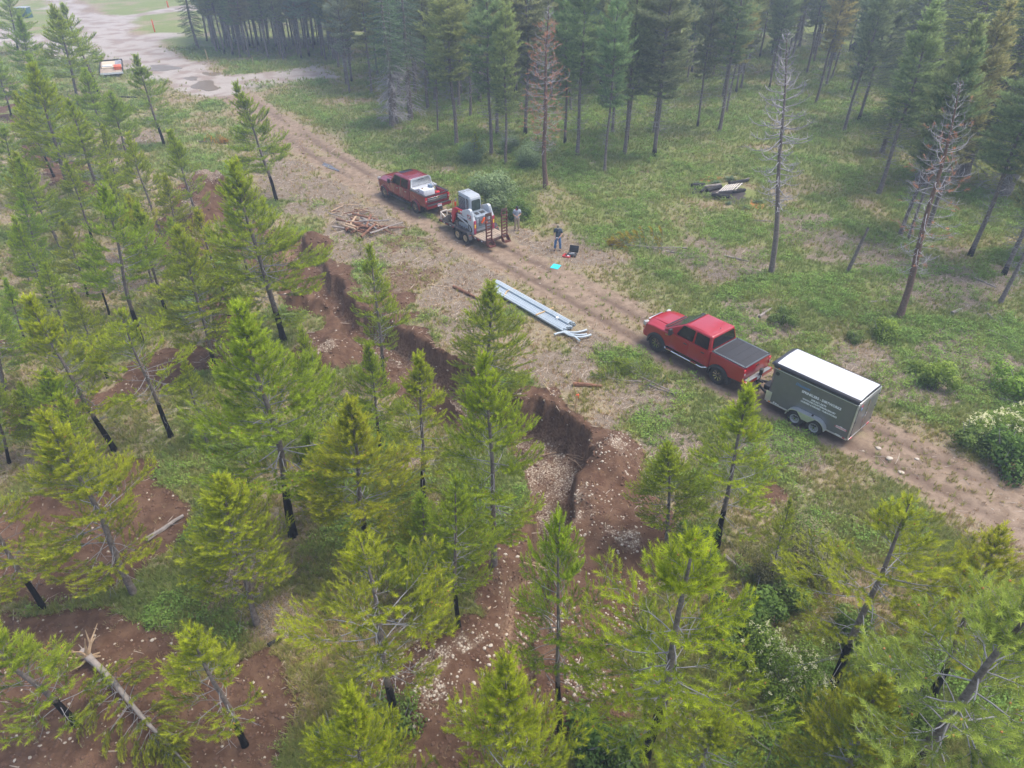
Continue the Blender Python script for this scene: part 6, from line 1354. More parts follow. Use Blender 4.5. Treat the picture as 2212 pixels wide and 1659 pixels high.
# ================================================================== SMALL THINGS
# ---- people
M_SKIN = mat('skin', (.52, .30, .21), .6, var=.05)
def skin_part(name, joints, edges, material, parent, root=0, sub=1):
    """joints: (x, y, z, radius)"""
    me = bpy.data.meshes.new(name); me.from_pydata([j[:3] for j in joints], edges, []); me.update(); me.materials.append(material)
    o = link(name, me, parent); md = o.modifiers.new('skin', 'SKIN'); md.use_smooth_shade = True
    if not me.skin_vertices: me.skin_vertices.new()
    for i, j in enumerate(joints):
        r = j[3]; me.skin_vertices[0].data[i].radius = r if isinstance(r, tuple) else (r, r)
    me.skin_vertices[0].data[root].use_root = True
    s = o.modifiers.new('sub', 'SUBSURF'); s.levels = s.render_levels = sub
    return o
def person(label, loc, rz, shirt, trousers, shoe, arms, stance=.13, head_fwd=.10, hat=None, bandana=None, S=1.0):
    t = thing('person', label, 'person', loc, rz); t.scale = (S, S, S)
    # faces local -y
    hp, kn, an = .92, .49, .09; sh = 1.42
    J = [(0, 0, 1.0, .085), (0, -.01, 1.18, .085), (0, -.02, 1.36, .085), (0, -.035, 1.49, .055), (0, -.055, 1.56, .052)]; E_ = [(0, 1), (1, 2), (2, 3), (3, 4)]
    def chain(pts, start):
        i0 = start
        for p in pts: J.append(p); E_.append((i0, len(J) - 1)); i0 = len(J) - 1
    for s in (1, -1):
        chain([(s * .09, 0, .92, .07), (s * stance, -.02, kn, .045), (s * (stance + .02), .02, an, .034), (s * (stance + .03), -.12, .045, .035)], 0)
    hands = []
    for s, (el, wr) in zip((1, -1), arms):
        chain([(s * .17, -.01, sh, .045), (*el, .042), (*wr, .027)], 2); d = (Vector(wr) - Vector(el)).normalized(); hands.append((Vector(wr), d, s))
        pc = Vector(wr) + d * .05; chain([(*pc, (.036, .018))], len(J) - 1)
    body = skin_part('body', J, E_, M_SKIN, t)
    # hands: five tapered bent fingers each; head with face, joined into meshes of their own look
    mb = MB()
    for wr, d, s in hands:
        pc = wr + d * .085; side = d.cross(Vector((0, 0, 1))).normalized(); dn = Vector((0, 0, -1))
        for k, ln in enumerate((.075, .085, .08, .062)):
            a = pc + side * (k - 1.5) * .019; mb.tube([a, a + d * ln * .5 + dn * .012, a + d * ln * .75 + dn * .045], [.0095, .0085, .0065], 6)
        a = wr + d * .03 + side * (-.032) * s; mb.tube([a, a + d * .03 - side * .02 * s, a + d * .065 - side * .015 * s + dn * .01], [.012, .010, .0075], 6)
    mb.build('hand', M_SKIN, body)
    hc = Vector((0, -.055 - head_fwd * .6, 1.64)); mb = MB(); nseg = 14
    vs = []; fs = []
    for i in range(11):
        ph = math.pi * i / 10
        for k in range(nseg):
            th = 2 * math.pi * k / nseg; x = .075 * math.sin(ph) * math.cos(th); y = .095 * math.sin(ph) * math.sin(th); z = .115 * math.cos(ph)
            if z < -.02: x *= 1 - .25 * (-z - .02) / .1; y *= 1 - .12 * (-z) / .1
            vs.append((x, y, z))
    for i in range(10):
        for k in range(nseg): fs.append((i * nseg + k, i * nseg + (k + 1) % nseg, (i + 1) * nseg + (k + 1) % nseg, (i + 1) * nseg + k))
    mb.add(vs, fs); mb.add([(-.015, -.088, -.02), (.015, -.088, -.02), (0, -.125, -.025), (0, -.092, .025)], [(0, 1, 2), (1, 3, 2), (3, 0, 2)])
    for s in (1, -1): mb.box((s * .077, .005, -.005), (.014, .035, .05))
    hd = mb.build('head', M_SKIN, body, smooth=60); hd.location = hc; hd.rotation_euler = (math.radians(38), 0, 0)
    mb = MB()
    for s in (1, -1): mb.box((s * .03, -.088, .008), (.022, .01, .010))
    mb.build('eye', M_BLACKP, hd, smooth=None); mb = MB(); mb.box((0, -.086, -.055), (.045, .01, .008)); mb.build('mouth', mat('lips', (.35, .12, .10), .6), hd, smooth=None)
    # hair / hat
    mb = MB(); hv = [(.0, .125), (.045, .118), (.075, .09), (.088, .045), (.09, -.01), (.084, -.05)]
    mb.lathe([(r, z) for r, z in hv][::-1], 16, (0, .012, 0), 'Z'); hr = mb.build('hair', hat[1] if hat else M_BLACKP, hd)
    hr.scale = (.92, 1.08, 1.0); hr.location = (0, .01, .008)
    if hat:
        mb = MB(); mb.lathe([(.092, .025), (.094, .05), (.085, .10), (.05, .135), (0, .145)], 18, (0, .005, 0), 'Z'); c_ = mb.build('cap', hat[0], hd); c_.scale = (.92, 1.12, 1)
        mb = MB(); mb.prismz([(.075, -.06), (.07, -.13), (.035, -.17), (-.035, -.17), (-.07, -.13), (-.075, -.06)], .028, .036); mb.build('cap_visor', hat[0], c_)
    # shirt: torso and sleeves, wider than the body
    J = [(0, .0, .88, (.19, .16)), (0, -.005, 1.05, (.18, .15)), (0, -.02, 1.28, (.20, .155)), (0, -.03, 1.43, (.14, .11)), (0, -.038, 1.50, .06)]; E_ = [(0, 1), (1, 2), (2, 3), (3, 4)]
    for s, (el, wr) in zip((1, -1), arms):
        a = Vector((s * .185, -.02, 1.41)); b_ = Vector(el); J.append((*a, .085)); E_.append((3, len(J) - 1)); q = a.lerp(b_, .82); J.append((*q, .078)); E_.append((len(J) - 2, len(J) - 1))
    skin_part('shirt', J, E_, shirt, t, root=1)
    J = [(0, 0, .97, (.165, .12)), (0, 0, .90, (.16, .12))]; E_ = [(0, 1)]
    for s in (1, -1):
        i0 = 1
        for p in [(s * .095, 0, .80, .115), (s * (stance - .005), -.02, kn + .02, .088), (s * (stance + .02), .015, .20, .078), (s * (stance + .022), .015, .07, .080)]: J.append(p); E_.append((i0, len(J) - 1)); i0 = len(J) - 1
    skin_part('trousers', J, E_, trousers, t)
    for s in (1, -1):
        mb = MB(); x = s * (stance + .025); mb.hexa([(x - .045, -.20, 0), (x + .05, -.20, 0), (x + .045, .09, 0), (x - .04, .09, 0), (x - .035, -.17, .065), (x + .04, -.17, .065), (x + .04, .08, .11), (x - .035, .08, .11)]); mb.build('shoe', shoe, t, bevel=.018)
    if bandana:
        mb = MB(); mb.lathe([(.085, -.03), (.10, .0), (.09, .05), (.07, .07)], 16, (0, -.045, 1.49), 'Z'); mb.build('bandana', bandana, t)
    mb = MB(); mb.lathe([(.15, 0), (.15, .035)], 16, (0, 0, .90), 'Z'); o = mb.build('belt', M_BLACKP, t); o.scale = (1, .76, 1)
    return t
M_JEANS = mat('blue_jeans', (.07, .16, .32), .85, var=.3, scale=8); M_NAVY = mat('navy_tshirt', (.045, .07, .10), .85); M_GREYT = mat('light_grey_tshirt', (.36, .40, .46), .85, var=.08)
M_KHAKI = mat('stained_khaki', (.36, .29, .20), .9, var=.2, dirt=.4, dirtcol=(.18, .11, .08)); M_SHOEB = mat('brown_boots', (.07, .035, .028), .7); M_SHOED = mat('muddy_shoes', (.16, .115, .09), .9)
M_CAPO = mat('olive_cap', (.22, .20, .14), .9); M_CAPD = mat('dark_cap', (.022, .022, .026), .8); M_HAIR = mat('brown_hair', (.10, .065, .045), .8); M_BAND = mat('red_bandana', (.65, .06, .06), .8, var=.3, scale=40)
pa = GP(557.5 / K2 * 1.0, 250.0 / K2); pb = GP(516.8 / K2, 230.2 / K2)
arms_a = [((.27, -.07, 1.13), (.12, -.25, 1.00)), ((-.27, -.05, 1.14), (-.17, -.20, .97))]
person('man in navy t-shirt, blue jeans and olive cap looking down at a small device', pa, math.radians(-10), M_NAVY, M_JEANS, M_SHOEB, arms_a, .15, .14, (M_CAPO, M_HAIR), None, .96)
dv = thing('handheld_device', 'small grey controller held by the man in blue jeans', 'controller', (pa.x + .0, pa.y, pa.z), math.radians(-10)); mb = MB(); mb.box((-.02, -.31, .93), (.18, .08, .03)); mb.build('casing', M_LG, dv, bevel=.008); mb = MB(); mb.tube([(-.09, -.32, .95), (-.13, -.36, .98)], .006, 5); mb.build('aerial', M_BLACKP, dv)
arms_b = [((.26, -.06, 1.16), (.06, -.24, 1.12)), ((-.26, -.04, 1.15), (-.10, -.26, 1.08))]
person('man in light grey t-shirt, khaki trousers and red bandana standing behind the flatbed trailer', pb, math.radians(8), M_GREYT, M_KHAKI, M_SHOED, arms_b, .10, .16, (M_CAPD, M_HAIR), M_BAND, .96)

# ---- landing mat, open case, red tray
z_5 = lambda X, Y: ((2020 + X * .20494) * .54004, (780 + Y * .20494) * .54004)
M_CYAN = mat('cyan_fabric', (.03, .62, .72), .6, var=.04, bump=.2)
c = [GP(*z_5(*q)) for q in ((878, 1425), (1028, 1455), (1100, 1380), (950, 1348))]
mb = MB(); lift = Vector((0, 0, .03)); mb.add([p_ + lift for p_ in c] + [p_ + lift * .2 for p_ in c], [(0, 1, 2, 3), (7, 6, 5, 4), (0, 4, 5, 1), (1, 5, 6, 2), (2, 6, 7, 3), (3, 7, 4, 0)])
o = mb.build('ground_mat', M_CYAN, None, smooth=None); tag(o, 'bright cyan square mat lying flat on the dirt track', 'mat')
M_CASE = mat('black_case', (.015, .016, .017), .45); cp = GP(*z_5(1300, 1190)); tc2 = thing('hard_case', 'open black hard case with grey gear inside, right of the man in jeans', 'case', cp, math.radians(-18))
mb = MB(); mb.box((0, 0, .08), (.56, .42, .14)); mb.build('base', M_CASE, tc2, bevel=.02); mb = MB(); mb.box((.06, .32, .34), (.56, .08, .42), rx=-.35); mb.build('lid', M_CASE, tc2, bevel=.02)
mb = MB(); mb.box((0, 0, .155), (.46, .32, .01)); mb.build('foam', mat('foam_insert', (.03, .035, .04), .9), tc2, smooth=None); mb = MB(); mb.box((.05, .03, .18), (.2, .08, .04), rz=.5); mb.box((-.08, -.05, .18), (.16, .05, .03)); mb.build('gear', M_LG, tc2, bevel=.01)
cp = GP(*z_5(1205, 1205)); tr2 = thing('red_tray', 'red open plastic box on the grass left of the black case', 'box', cp, math.radians(-25)); M_RT = mat('red_plastic', (.62, .05, .06), .5)
mb = MB(); mb.box((0, 0, .03), (.44, .36, .04))
for a, b_ in (((-.21, 0), (.03, .36)), ((.21, 0), (.03, .36)), ((0, .17), (.44, .03)), ((0, -.17), (.44, .03))): mb.box((a[0], a[1], .07), (b_[0], b_[1], .09))
mb.build('tray', M_RT, tr2, bevel=.008); mb = MB(); mb.box((0, 0, .06), (.26, .22, .04)); mb.build('gear', M_BLACKP, tr2, bevel=.01); mb = MB(); mb.box((.10, -.02, .10), (.12, .10, .04)); mb.build('card', M_WHITE, tr2, smooth=None)

# ---- pipes
M_PVC = mat('grey_conduit', (.44, .50, .53), .42, var=.04, dirt=.08); M_PVCD = mat('pipe_bore', (.03, .035, .04), .8); M_LATH = mat('pale_wood', (.55, .37, .18), .75, var=.15, scale=8)
z_6 = lambda X, Y: ((1900 + X * .23508) * .54004, (1080 + Y * .23508) * .54004)
a0 = GP(*z_6(330, 300)); a1 = GP(*z_6(1590, 1010)); dr = (a1 - a0); dr.z = 0; PL = 6.1; dr.normalize(); sd_ = Vector((dr.y, -dr.x, 0)); Hp = math.atan2(dr.y, dr.x); zz0 = .05
pr = .052; mb = MB(); mb.lathe([(pr - .006, -PL / 2), (pr, -PL / 2), (pr, PL / 2 - .12), (pr + .008, PL / 2 - .10), (pr + .008, PL / 2), (pr - .004, PL / 2), (pr - .006, PL / 2 - .3), (pr - .006, -PL / 2)], 14, (0, 0, 0), 'X'); pme = mb.build('pipe', M_PVC, None, smooth=40, mesh_only=True)
cp0 = a0.lerp(a1, .5); gz = max(hz((cp0 + dr * k).x, (cp0 + dr * k).y) for k in (-3, -2, -1, 0, 1, 2, 3)) + .02
rows = [9, 8]; k = 0
for lay, n in enumerate((9, 9, 3)):
    for i in range(n):
        y = (i - (n - 1) / 2) * pr * 2.2 + (.06 if lay == 1 else 0) + (-.18 if lay == 2 else 0); z = pr + lay * pr * 1.78 + random.uniform(0, .025)
        sft = random.uniform(-.10, .10) + (-.12 if i < 3 else .08); q = cp0 + dr * sft + sd_ * y
        o = link('conduit_pipe', pme, None, (q.x, q.y, gz + z), (0, 0, Hp + random.uniform(-.002, .002))); tag(o, 'long straight light grey plastic pipe in the strapped stack beside the dirt track', 'pipe', 'stacked grey conduit pipes'); k += 1
# lath across and a broken strap
def stick(name, a, b_, w_, h_, m, lab, cat, group=None):
    a = Vector(a); b_ = Vector(b_); mb = MB(); mid_ = (a + b_) / 2; mb.bar(a - mid_, b_ - mid_, w_, h_); o = mb.build(name, m, None, smooth=None); o.location = mid_; return tag(o, lab, cat, group)
tp_ = gz + pr * 2 + 2 * pr * 1.78 * .5 + .075
q = cp0 + dr * 1.2; stick('wood_lath', q - sd_ * .62 + Vector((0, 0, gz + .235 - q.z)), q + sd_ * .62 + Vector((0, 0, gz + .235 - q.z)), .05, .06, M_LATH, 'pale wooden lath lying across the pipes nearer the elbow end', 'board')
q = cp0 - dr * 1.75; stick('wood_lath', q - sd_ * .50 + Vector((0, 0, gz + .24 - q.z)), q + sd_ * .1 + dr * .0 + Vector((0, 0, gz + .27 - q.z)), .05, .05, M_LATH, 'broken half of a wooden lath across the far end of the pipes', 'board')
stick('wood_lath', q + sd_ * .12 + Vector((0, 0, gz + .27 - q.z)), q + sd_ * .52 + dr * .22 + Vector((0, 0, gz + .15 - q.z)), .05, .05, M_LATH, 'splintered short end of the broken lath on the pipes', 'board')
mb = MB(); mb.lathe([(.03, 0), (.075, 0), (.075, .10), (.03, .10)], 16, (0, 0, 0), 'Z'); o = mb.build('tape_roll', M_WHITE, None); q = cp0 + dr * 2.15 + sd_ * -.0; o.location = (q.x, q.y, gz + .205); tag(o, 'small white roll standing on the pipes near the elbow end', 'roll')
for i, (pts, lab) in enumerate([([(1345, 1145), (1450, 1105), (1560, 1115), (1650, 1150), (1710, 1195), (1775, 1250)], 'curved grey pipe bend lying nearest, curving down to the right'), ([(1450, 1000), (1500, 1050), (1580, 1085), (1700, 1090), (1800, 1075), (1900, 1045)], 'upper grey pipe bend reaching from the pipe stack to the right'), ([(1430, 1040), (1520, 1080), (1620, 1125), (1720, 1140), (1830, 1140), (1900, 1128)], 'middle grey pipe bend in the loose heap'), ([(1490, 1090), (1560, 1135), (1640, 1170), (1750, 1190), (1860, 1180), (1970, 1145)], 'lowest reaching grey pipe bend at the right of the loose heap')]):
    P_ = [GP(*z_6(*p_)) for p_ in pts]; up = .06 + (.10 * (i in (0,)) ) + .03 * i; P_ = [p_ + Vector((0, 0, up)) for p_ in P_]; c_ = P_[0].copy(); mb = MB(); L_ = [p_ - c_ for p_ in P_]
    # smooth
    Q = [L_[0]]
    for a, b_ in zip(L_[:-1], L_[1:]): Q += [a.lerp(b_, .33), a.lerp(b_, .67)]
    Q += [L_[-1]]; mb.tube(Q, [.062] + [.052] * (len(Q) - 2) + [.060], 12); o = mb.build('pipe_bend', M_PVC, None, smooth=50); o.location = c_; tag(o, lab, 'pipe bend')
q = GP(*z_6(1785, 1058)); mb = MB(); mb.lathe([(.05, 0), (.05, .07), (0, .07)], 12, (0, 0, 0), 'Z'); o = mb.build('white_cup', M_WHITE, None); o.location = q; tag(o, 'little white cup lying above the pipe bends', 'cup')

# ---- logs, sticks, slash
M_LOGR = mat('red_brown_wood', (.20, .095, .055), .9, var=.4, scale=5, dirt=.3, bump=.4); M_LOGG = mat('grey_log', (.27, .235, .21), .9, var=.3, scale=5, bump=.4); M_CHARW = mat('charred_wood', (.018, .017, .018), .85, var=.4, scale=8, bump=.5); M_PALEW = mat('peeled_wood', (.42, .30, .19), .85, var=.25)
def log(name, a, b_, r0, r1, m, lab, cat='log', group=None, sag=0.0, seed=0, n=6, tw=0):
    r = random.Random(seed); a = Vector(a); b_ = Vector(b_); c_ = (a + b_) / 2; pts = []
    for i in range(n):
        t_ = i / (n - 1); p_ = a.lerp(b_, t_) - c_; L_ = (b_ - a).length; p_ += Vector((r.gauss(0, .008 * L_), r.gauss(0, .008 * L_), sag * math.sin(math.pi * t_) + r.gauss(0, .004 * L_))); pts.append(p_)
    mb = MB(); mb.tube(pts, [r0 + (r1 - r0) * i / (n - 1) for i in range(n)], 7)
    for _ in range(tw):
        k = r.randrange(1, n); q = pts[k - 1].lerp(pts[k], r.random()); d = Vector((r.gauss(0, 1), r.gauss(0, 1), abs(r.gauss(0, .6)))).normalized(); l_ = r.uniform(.3, .9); mb.tube([q, q + d * l_ * .6, q + d * l_ + Vector((0, 0, .05))], [.016, .010, .006], 4)
    o = mb.build(name, m, None, smooth=50); o.location = c_; return tag(o, lab, cat, group)
def logpx(name, p0, p1, r0, r1, m, lab, **kw):
    a = GP(*p0); b_ = GP(*p1); h0 = kw.pop('h0', 0) + r0 * .8; h1 = kw.pop('h1', 0) + r1 * .8
    return log(name, a + Vector((0, 0, h0)), b_ + Vector((0, 0, h1)), r0, r1, m, lab, **kw)
# heap of split wood at the left of the track
r = random.Random(5); hc = GP(*z2(150, 1480)); ang0 = .3
for i in range(34):
    an = r.gauss(-.6, .55) if i < 22 else r.uniform(-1.5, 1.5); L_ = r.uniform(.8, 2.2); c_ = hc + Vector((r.gauss(0, .65), r.gauss(0, .55), 0)); up = .08 + .045 * (i % 10) * r.uniform(.6, 1.1); tl = r.gauss(0, .12); d = Vector((math.cos(an), math.sin(an), tl)) * L_ / 2; g = hz(c_.x, c_.y)
    log('split_log', Vector((c_.x, c_.y, g + up)) - d, Vector((c_.x, c_.y, g + up)) + d, r.uniform(.06, .11), r.uniform(.04, .08), [M_LOGR, M_LOGG, M_PALEW][r.choice([0, 0, 0, 0, 1, 2])], 'split reddish log in the jumbled wood heap left of the loaded flatbed trailer', group='wood heap by the track', seed=i, n=4)
for i, (p0, p1, r0, m, lab) in enumerate([(z2(190, 1540), z2(395, 1455), .075, M_LOGG, 'longest grey pole sticking out of the wood heap to the right'), (z2(215, 1470), z2(330, 1530), .06, M_LOGR, 'dark pole crossing under the longest pole of the wood heap')]): logpx('pole', p0, p1, r0, r0 * .6, m, lab, h0=.25, h1=.12, seed=50 + i)
hc = GP(*z2(40, 1385))
for i in range(12):
    an = r.gauss(.1, .5); L_ = r.uniform(.7, 1.8); c_ = hc + Vector((r.gauss(0, .8), r.gauss(0, .35), 0)); d = Vector((math.cos(an), math.sin(an), r.gauss(0, .08))) * L_ / 2; g = hz(c_.x, c_.y) + .08 + .03 * (i % 5)
    log('grey_branch', Vector((c_.x, c_.y, g)) - d, Vector((c_.x, c_.y, g)) + d, r.uniform(.03, .06), .025, [M_LOGG, M_LOGR, M_PALEW][i % 3], 'weathered branch in the smaller flat heap farther along the track', cat='branch', group='smaller branch heap', seed=80 + i, n=4)
for (p0, p1, r0, m, lab, tw) in [
    (z3(900, 592), z3(1240, 712), .09, M_LOGG, 'long fallen log lying between the leaning trunks at the top right', 3),
    (z2(1950, 1605), z2(2215, 1648), .06, M_LOGG, 'thin grey fallen pole in brown brush right of the two men', 6), (z3(-10, 1640), z3(20, 1658), .05, M_LOGG, 'short end of a pole in the middle of the clearing', 0),
    (z3(450, 1428), z3(600, 1436), .045, M_LOGG, 'straight pole lying at the foot of the dead tree', 0), (z6(0, 5), z6(140, 14), .05, M_LOGG, 'grey pole left of the dead tree foot', 2), (z6(270, 2), z6(435, 38), .06, M_LOGG, 'grey log right of the dead tree foot', 2),
    (z6(495, 400), z6(575, 342), .085, M_LOGG, 'short thick log beyond the red pickup', 0), (z6(1090, 58), z6(1230, 50), .05, M_LOGG, 'bent stick below the broken snag', 2), (z6(1200, 302), z6(1330, 292), .055, M_LOGG, 'straight log in the green ground cover above the enclosed trailer', 0),
    (z6(1740, 378), z6(1800, 348), .10, M_LOGG, 'stubby grey log in the right hand ground cover', 0), (z6(1885, 145), z6(2030, 205), .06, M_LOGG, 'dark log near the right edge trunks', 3), (z6(1970, 375), z6(2120, 500), .06, M_LOGG, 'broken log stretching down on the right edge slope', 2), (z6(1985, 488), z6(2195, 580), .07, M_LOGG, 'long log at the right edge above the blossoming shrub', 1),
    (z6(2040, 925), z6(2212, 970), .08, M_LOGG, 'grey log behind the cream flowering shrub', 1), (z6(1440, 655), z6(1620, 715), .045, M_LOGG, 'thin pale sticks right of the enclosed trailer', 4), (z5(725, 205), z5(905, 290), .10, M_LOGR, 'rotten brown log left of the pipes', 4), (z5(560, 190), z5(730, 208), .03, M_PALEW, 'thin pale branch pointing at the rotten log', 2),
    (z5(1500, 840), z5(1690, 848), .11, M_LOGR, 'split rotten log on the grass above the pit', 2), (z5(1640, 690), z5(1995, 690), .03, M_LOGG, 'thin cut branch with a pale end below the red pickup', 4), (z5(1990, 840), z5(2160, 900), .05, M_LOGG, 'uprooted stem with torn root below the red pickup', 5),
    (z7(950, 190), z7(1190, 30), .10, M_LOGG, 'fallen charred log in the grass at the left foreground', 1), (z8(945, 640), z8(1120, 415), .035, M_PALEW, 'pale peeled branch lying on the lower trench bank', 1), (z7(1740, 870), z7(1825, 820), .07, M_CHARW, 'short charred log above the red dirt', 0),
    (z1(1130, 835), z1(1330, 832), .05, M_PALEW, 'pale straight pole on the grass by the upper left track', 3), (z1(770, 632), z1(900, 635), .10, M_CHARW, 'dark log pile piece by the far flat trailer', 3), (z9(265, 292), z9(400, 395), .09, M_LOGG, 'grey log leaning in the bushes right of the trench', 1), (z9(340, 820), z9(425, 830), .06, M_CHARW, 'short dark stick above the white flowering bush', 0),
    (z2(210, 995), z2(268, 985), .06, M_LOGG, 'short log in the grass above the maroon pickup', 0), (z2(235, 765), z2(315, 795), .09, M_LOGG, 'pale log at the foot of the dead-limbed cluster', 0), (z2(1580, 1020), z2(1605, 960), .03, M_LOGG, 'thin upright branch among the trunk row', 1), (z2(1600, 1240), z2(1650, 1243), .06, M_LOGG, 'short log right of the rust coloured pine foot', 0), (z8(1330, 1440), z8(1510, 1310), .04, M_LOGR, 'thin reddish root by the foot of the tufted pine', 1), (z1(1285, 920), z1(1530, 930), .05, M_LOGR, 'fallen stem with dry orange brush by the track', 3)]:
    logpx('fallen_log' if r0 > .055 else 'fallen_branch', p0, p1, r0, r0 * .6, m, lab, cat='log' if r0 > .055 else 'branch', seed=hash(lab) % 999 if False else len(lab) * 7, tw=tw)

STEM = trunk_mesh('trunk', 6.0, .05, 92, 0, .1, m=M_LOGG)[0]
def bough(name, p0, p1, lab, T, seed, color, cat='branch', H=None, drop=.15):
    """a felled young tree lying on the ground from its foot p0 to its top p1"""
    a = GP(*p0); b_ = GP(*p1); d = b_ - a; L_ = d.length; t = thing(name, lab, cat, a + Vector((0, 0, drop))); t.rotation_mode = 'QUATERNION'
    t.rotation_quaternion = d.to_track_quat('Z', 'Y') @ Quaternion((0, 0, 1), seed); s = (H or L_) / T.H; t.scale = (s, s, s)
    link('trunk', STEM, t, scale=(T.H / 6,) * 3); c_ = link('crown', T.fol, t); c_.color = (*color, 1); link('branch', T.br, c_)
    return t
FELL = make_tree('young', 555, 6.0)
# the felled pine at the lower left: root plate, bare stem, boughs at the lower right
a = GP(*z7(590, 975)); b_ = GP(1280 * .3335, 1106 + 1700 * .3335); d = (b_ - a); L_ = d.length; H_ = L_ * 1.0
ft_ = thing('felled_pine', 'uprooted pine lying on the red dirt with its torn roots in the air, bottom left', 'fallen tree', a + Vector((0, 0, .30))); ft_.rotation_mode = 'QUATERNION'; ft_.rotation_quaternion = (d + Vector((0, 0, .1))).to_track_quat('Z', 'Y') @ Quaternion((0, 0, 1), 1.0); s = H_ / 6.0
me, _ = trunk_mesh('trunk', H_, .085, 91, 0, .06, m=M_LOGG); link('trunk', me, ft_)
c_ = link('crown', FELL.fol, ft_, scale=(s * .85, s * .85, s)); c_.color = (.98, .9, .8, 1); link('branch', FELL.br, c_)
mb = MB(); r = random.Random(3)
for k in range(14):
    an = r.uniform(0, 6.28); l_ = r.uniform(.35, .85); q = Vector((math.cos(an), math.sin(an), r.uniform(-.6, .2))) * l_; mb.tube([Vector((0, 0, .05)), q * .5 + Vector((r.gauss(0, .05), r.gauss(0, .05), 0)), q], [.05, .028, .010], 5)
mb.build('root', M_PALEW, ft_, smooth=50)
bough('cut_bough', z5(2150, 900), z5(1640, 640), 'flattened green pine slash left of the red pickup wheel, with bare curved stems', SMALL[1], 1.0, (.8, .85, .85), H=3.2)
bough('cut_bough', z5(1930, 830), z5(1650, 800), 'dense green cut boughs on the grass above the pit edge', SMALL[0], 2.0, (.8, .85, .85), H=2.2)
bough('cut_bough', z2(2215, 1620), z2(1850, 1600), 'yellow brown dry boughs around the thin pole right of the two men', SMALL[2], 1.5, (1.2, .75, .6), H=4.5)
bough('cut_bough', z1(1300, 925), z1(1520, 935), 'orange dry boughs beside the upper left track', SMALL[1], .5, (1.6, .7, .6), H=2.6)

# ---- burn pile with pallet
r = random.Random(12)
for i, (p0, p1, r0, m, lab) in enumerate([((490, 520), (720, 505), .17, M_CHARW, 'thick charred log at the left end of the burn pile'), ((720, 520), (1020, 500), .09, M_LOGG, 'grey half burnt log in the middle of the burn pile'), ((760, 600), (1030, 520), .13, M_CHARW, 'charred log crossing the middle of the burn pile'), ((850, 690), (1180, 740), .15, M_CHARW, 'charred log under the near side of the pallet'), ((1180, 470), (1540, 400), .12, M_CHARW, 'long charred log behind the pallet'), ((1300, 460), (1540, 385), .07, M_LOGG, 'grey split log lying on the long charred one'), ((520, 650), (550, 560), .09, M_CHARW, 'stubby charred piece at the lower left of the burn pile'), ((660, 630), (740, 560), .10, M_CHARW, 'charred chunk under the middle logs'), ((1250, 620), (1470, 585), .12, M_CHARW, 'charred log end sticking out right of the pallet'), ((930, 640), (1090, 590), .06, M_LOGG, 'grey stick reaching under the pallet')]):
    zz = lambda q: ((2660 + q[0] * .217) * .54004, (640 + q[1] * .217) * .54004); logpx('charred_log' if m == M_CHARW else 'burnt_stick', zz(p0), zz(p1), r0 * 1.15, r0 * .95, m, lab, h0=.05, h1=.05 + .1 * (i % 2), seed=i + 200)
zz = lambda X, Y: ((2660 + X * .217) * .54004, (640 + Y * .217) * .54004)
pc_ = GP(*zz(1200, 610)); ca, cb_ = GP(*zz(990, 645)), GP(*zz(1235, 455)); hd_ = math.atan2((cb_ - ca).y, (cb_ - ca).x); pt = thing('wood_pallet', 'pale slatted pallet leaning on the burn pile', 'pallet', pc_ + Vector((0, 0, .36)), hd_); pt.rotation_euler = (-.30, -.05, hd_); pt.scale = (1.2,) * 3; M_PALL = mat('bleached_pallet', (.62, .56, .50), .8, var=.1)
for k in range(7): mb = MB(); mb.box((.0 if k < 6 else .04, .50 - k * .155 - (.05 if k == 6 else 0), .07), (1.20, .095, .02), rz=0 if k < 6 else .03); mb.build('slat', M_PALL, pt, bevel=.003)
for y in (-.55, 0, .55): mb = MB(); mb.box((y, 0, .02), (.06, 1.05, .08)); mb.build('stringer', M_LOGG, pt, smooth=None)
M_MULL = foliage_mat('broad_leaves', (.05, .085, .04), (.17, .24, .12), .3)
def rosette(p, R, seed, name='mullein_plant', lab='', m=None, n=18):
    r = np.random.default_rng(seed); V = []; F = []; t_ = []
    for k in range(n):
        az = k * 2.4 + r.normal(0, .2); el = math.radians(15 + 50 * k / n); L_ = R * r.uniform(.7, 1.1) * (1 - .35 * k / n); w_ = L_ * .16
        d = np.array([math.cos(az), math.sin(az)]); s_ = np.array([-d[1], d[0]]); b0 = len(V)
        for q, (tt, ww) in enumerate([(0, .25), (.35, 1), (.7, .9), (1.0, .1)]):
            c_ = d * L_ * tt * math.cos(el); z_ = L_ * (tt * math.sin(el) - .25 * tt * tt)
            V.append([*(c_ + s_ * w_ * ww), z_ + .02]); V.append([*(c_ - s_ * w_ * ww), z_ + .02]); t_ += [.3 + .5 * tt] * 2
        for q in range(3): a_ = b0 + q * 2; F.append([a_, a_ + 1, a_ + 3, a_ + 2])
    me = np_mesh('leaf', np.array(V), np.array(F), m or M_MULL, {'tint': np.array(t_)}); t = thing(name, lab, 'plant', p); link('leaf_rosette', me, t); return t
for i, (X, Y, R, lab) in enumerate([(600, 440, .5, 'broad leaved plant at the left end of the burn pile'), (960, 440, .55, 'broad leaved plant above the middle of the burn pile'), (1210, 380, .8, 'largest broad leaved plant behind the pallet'), (1000, 290, .4, 'small broad leaved plant farthest behind the burn pile'), (1330, 270, .4, 'pale broad leaved plant right of the farthest small one'), (1160, 820, .45, 'broad leaved plant right below the pallet'), (1720, 790, .65, 'broad leaved plant in orange moss right of the burn pile'), (1490, 900, .5, 'pale broad leaved plant below the orange moss')]): rosette(GP(*zz(X, Y)), R, 600 + i, lab=lab)
M_MOSS = mat('orange_moss', (.38, .17, .03), .95, var=.4, scale=5)
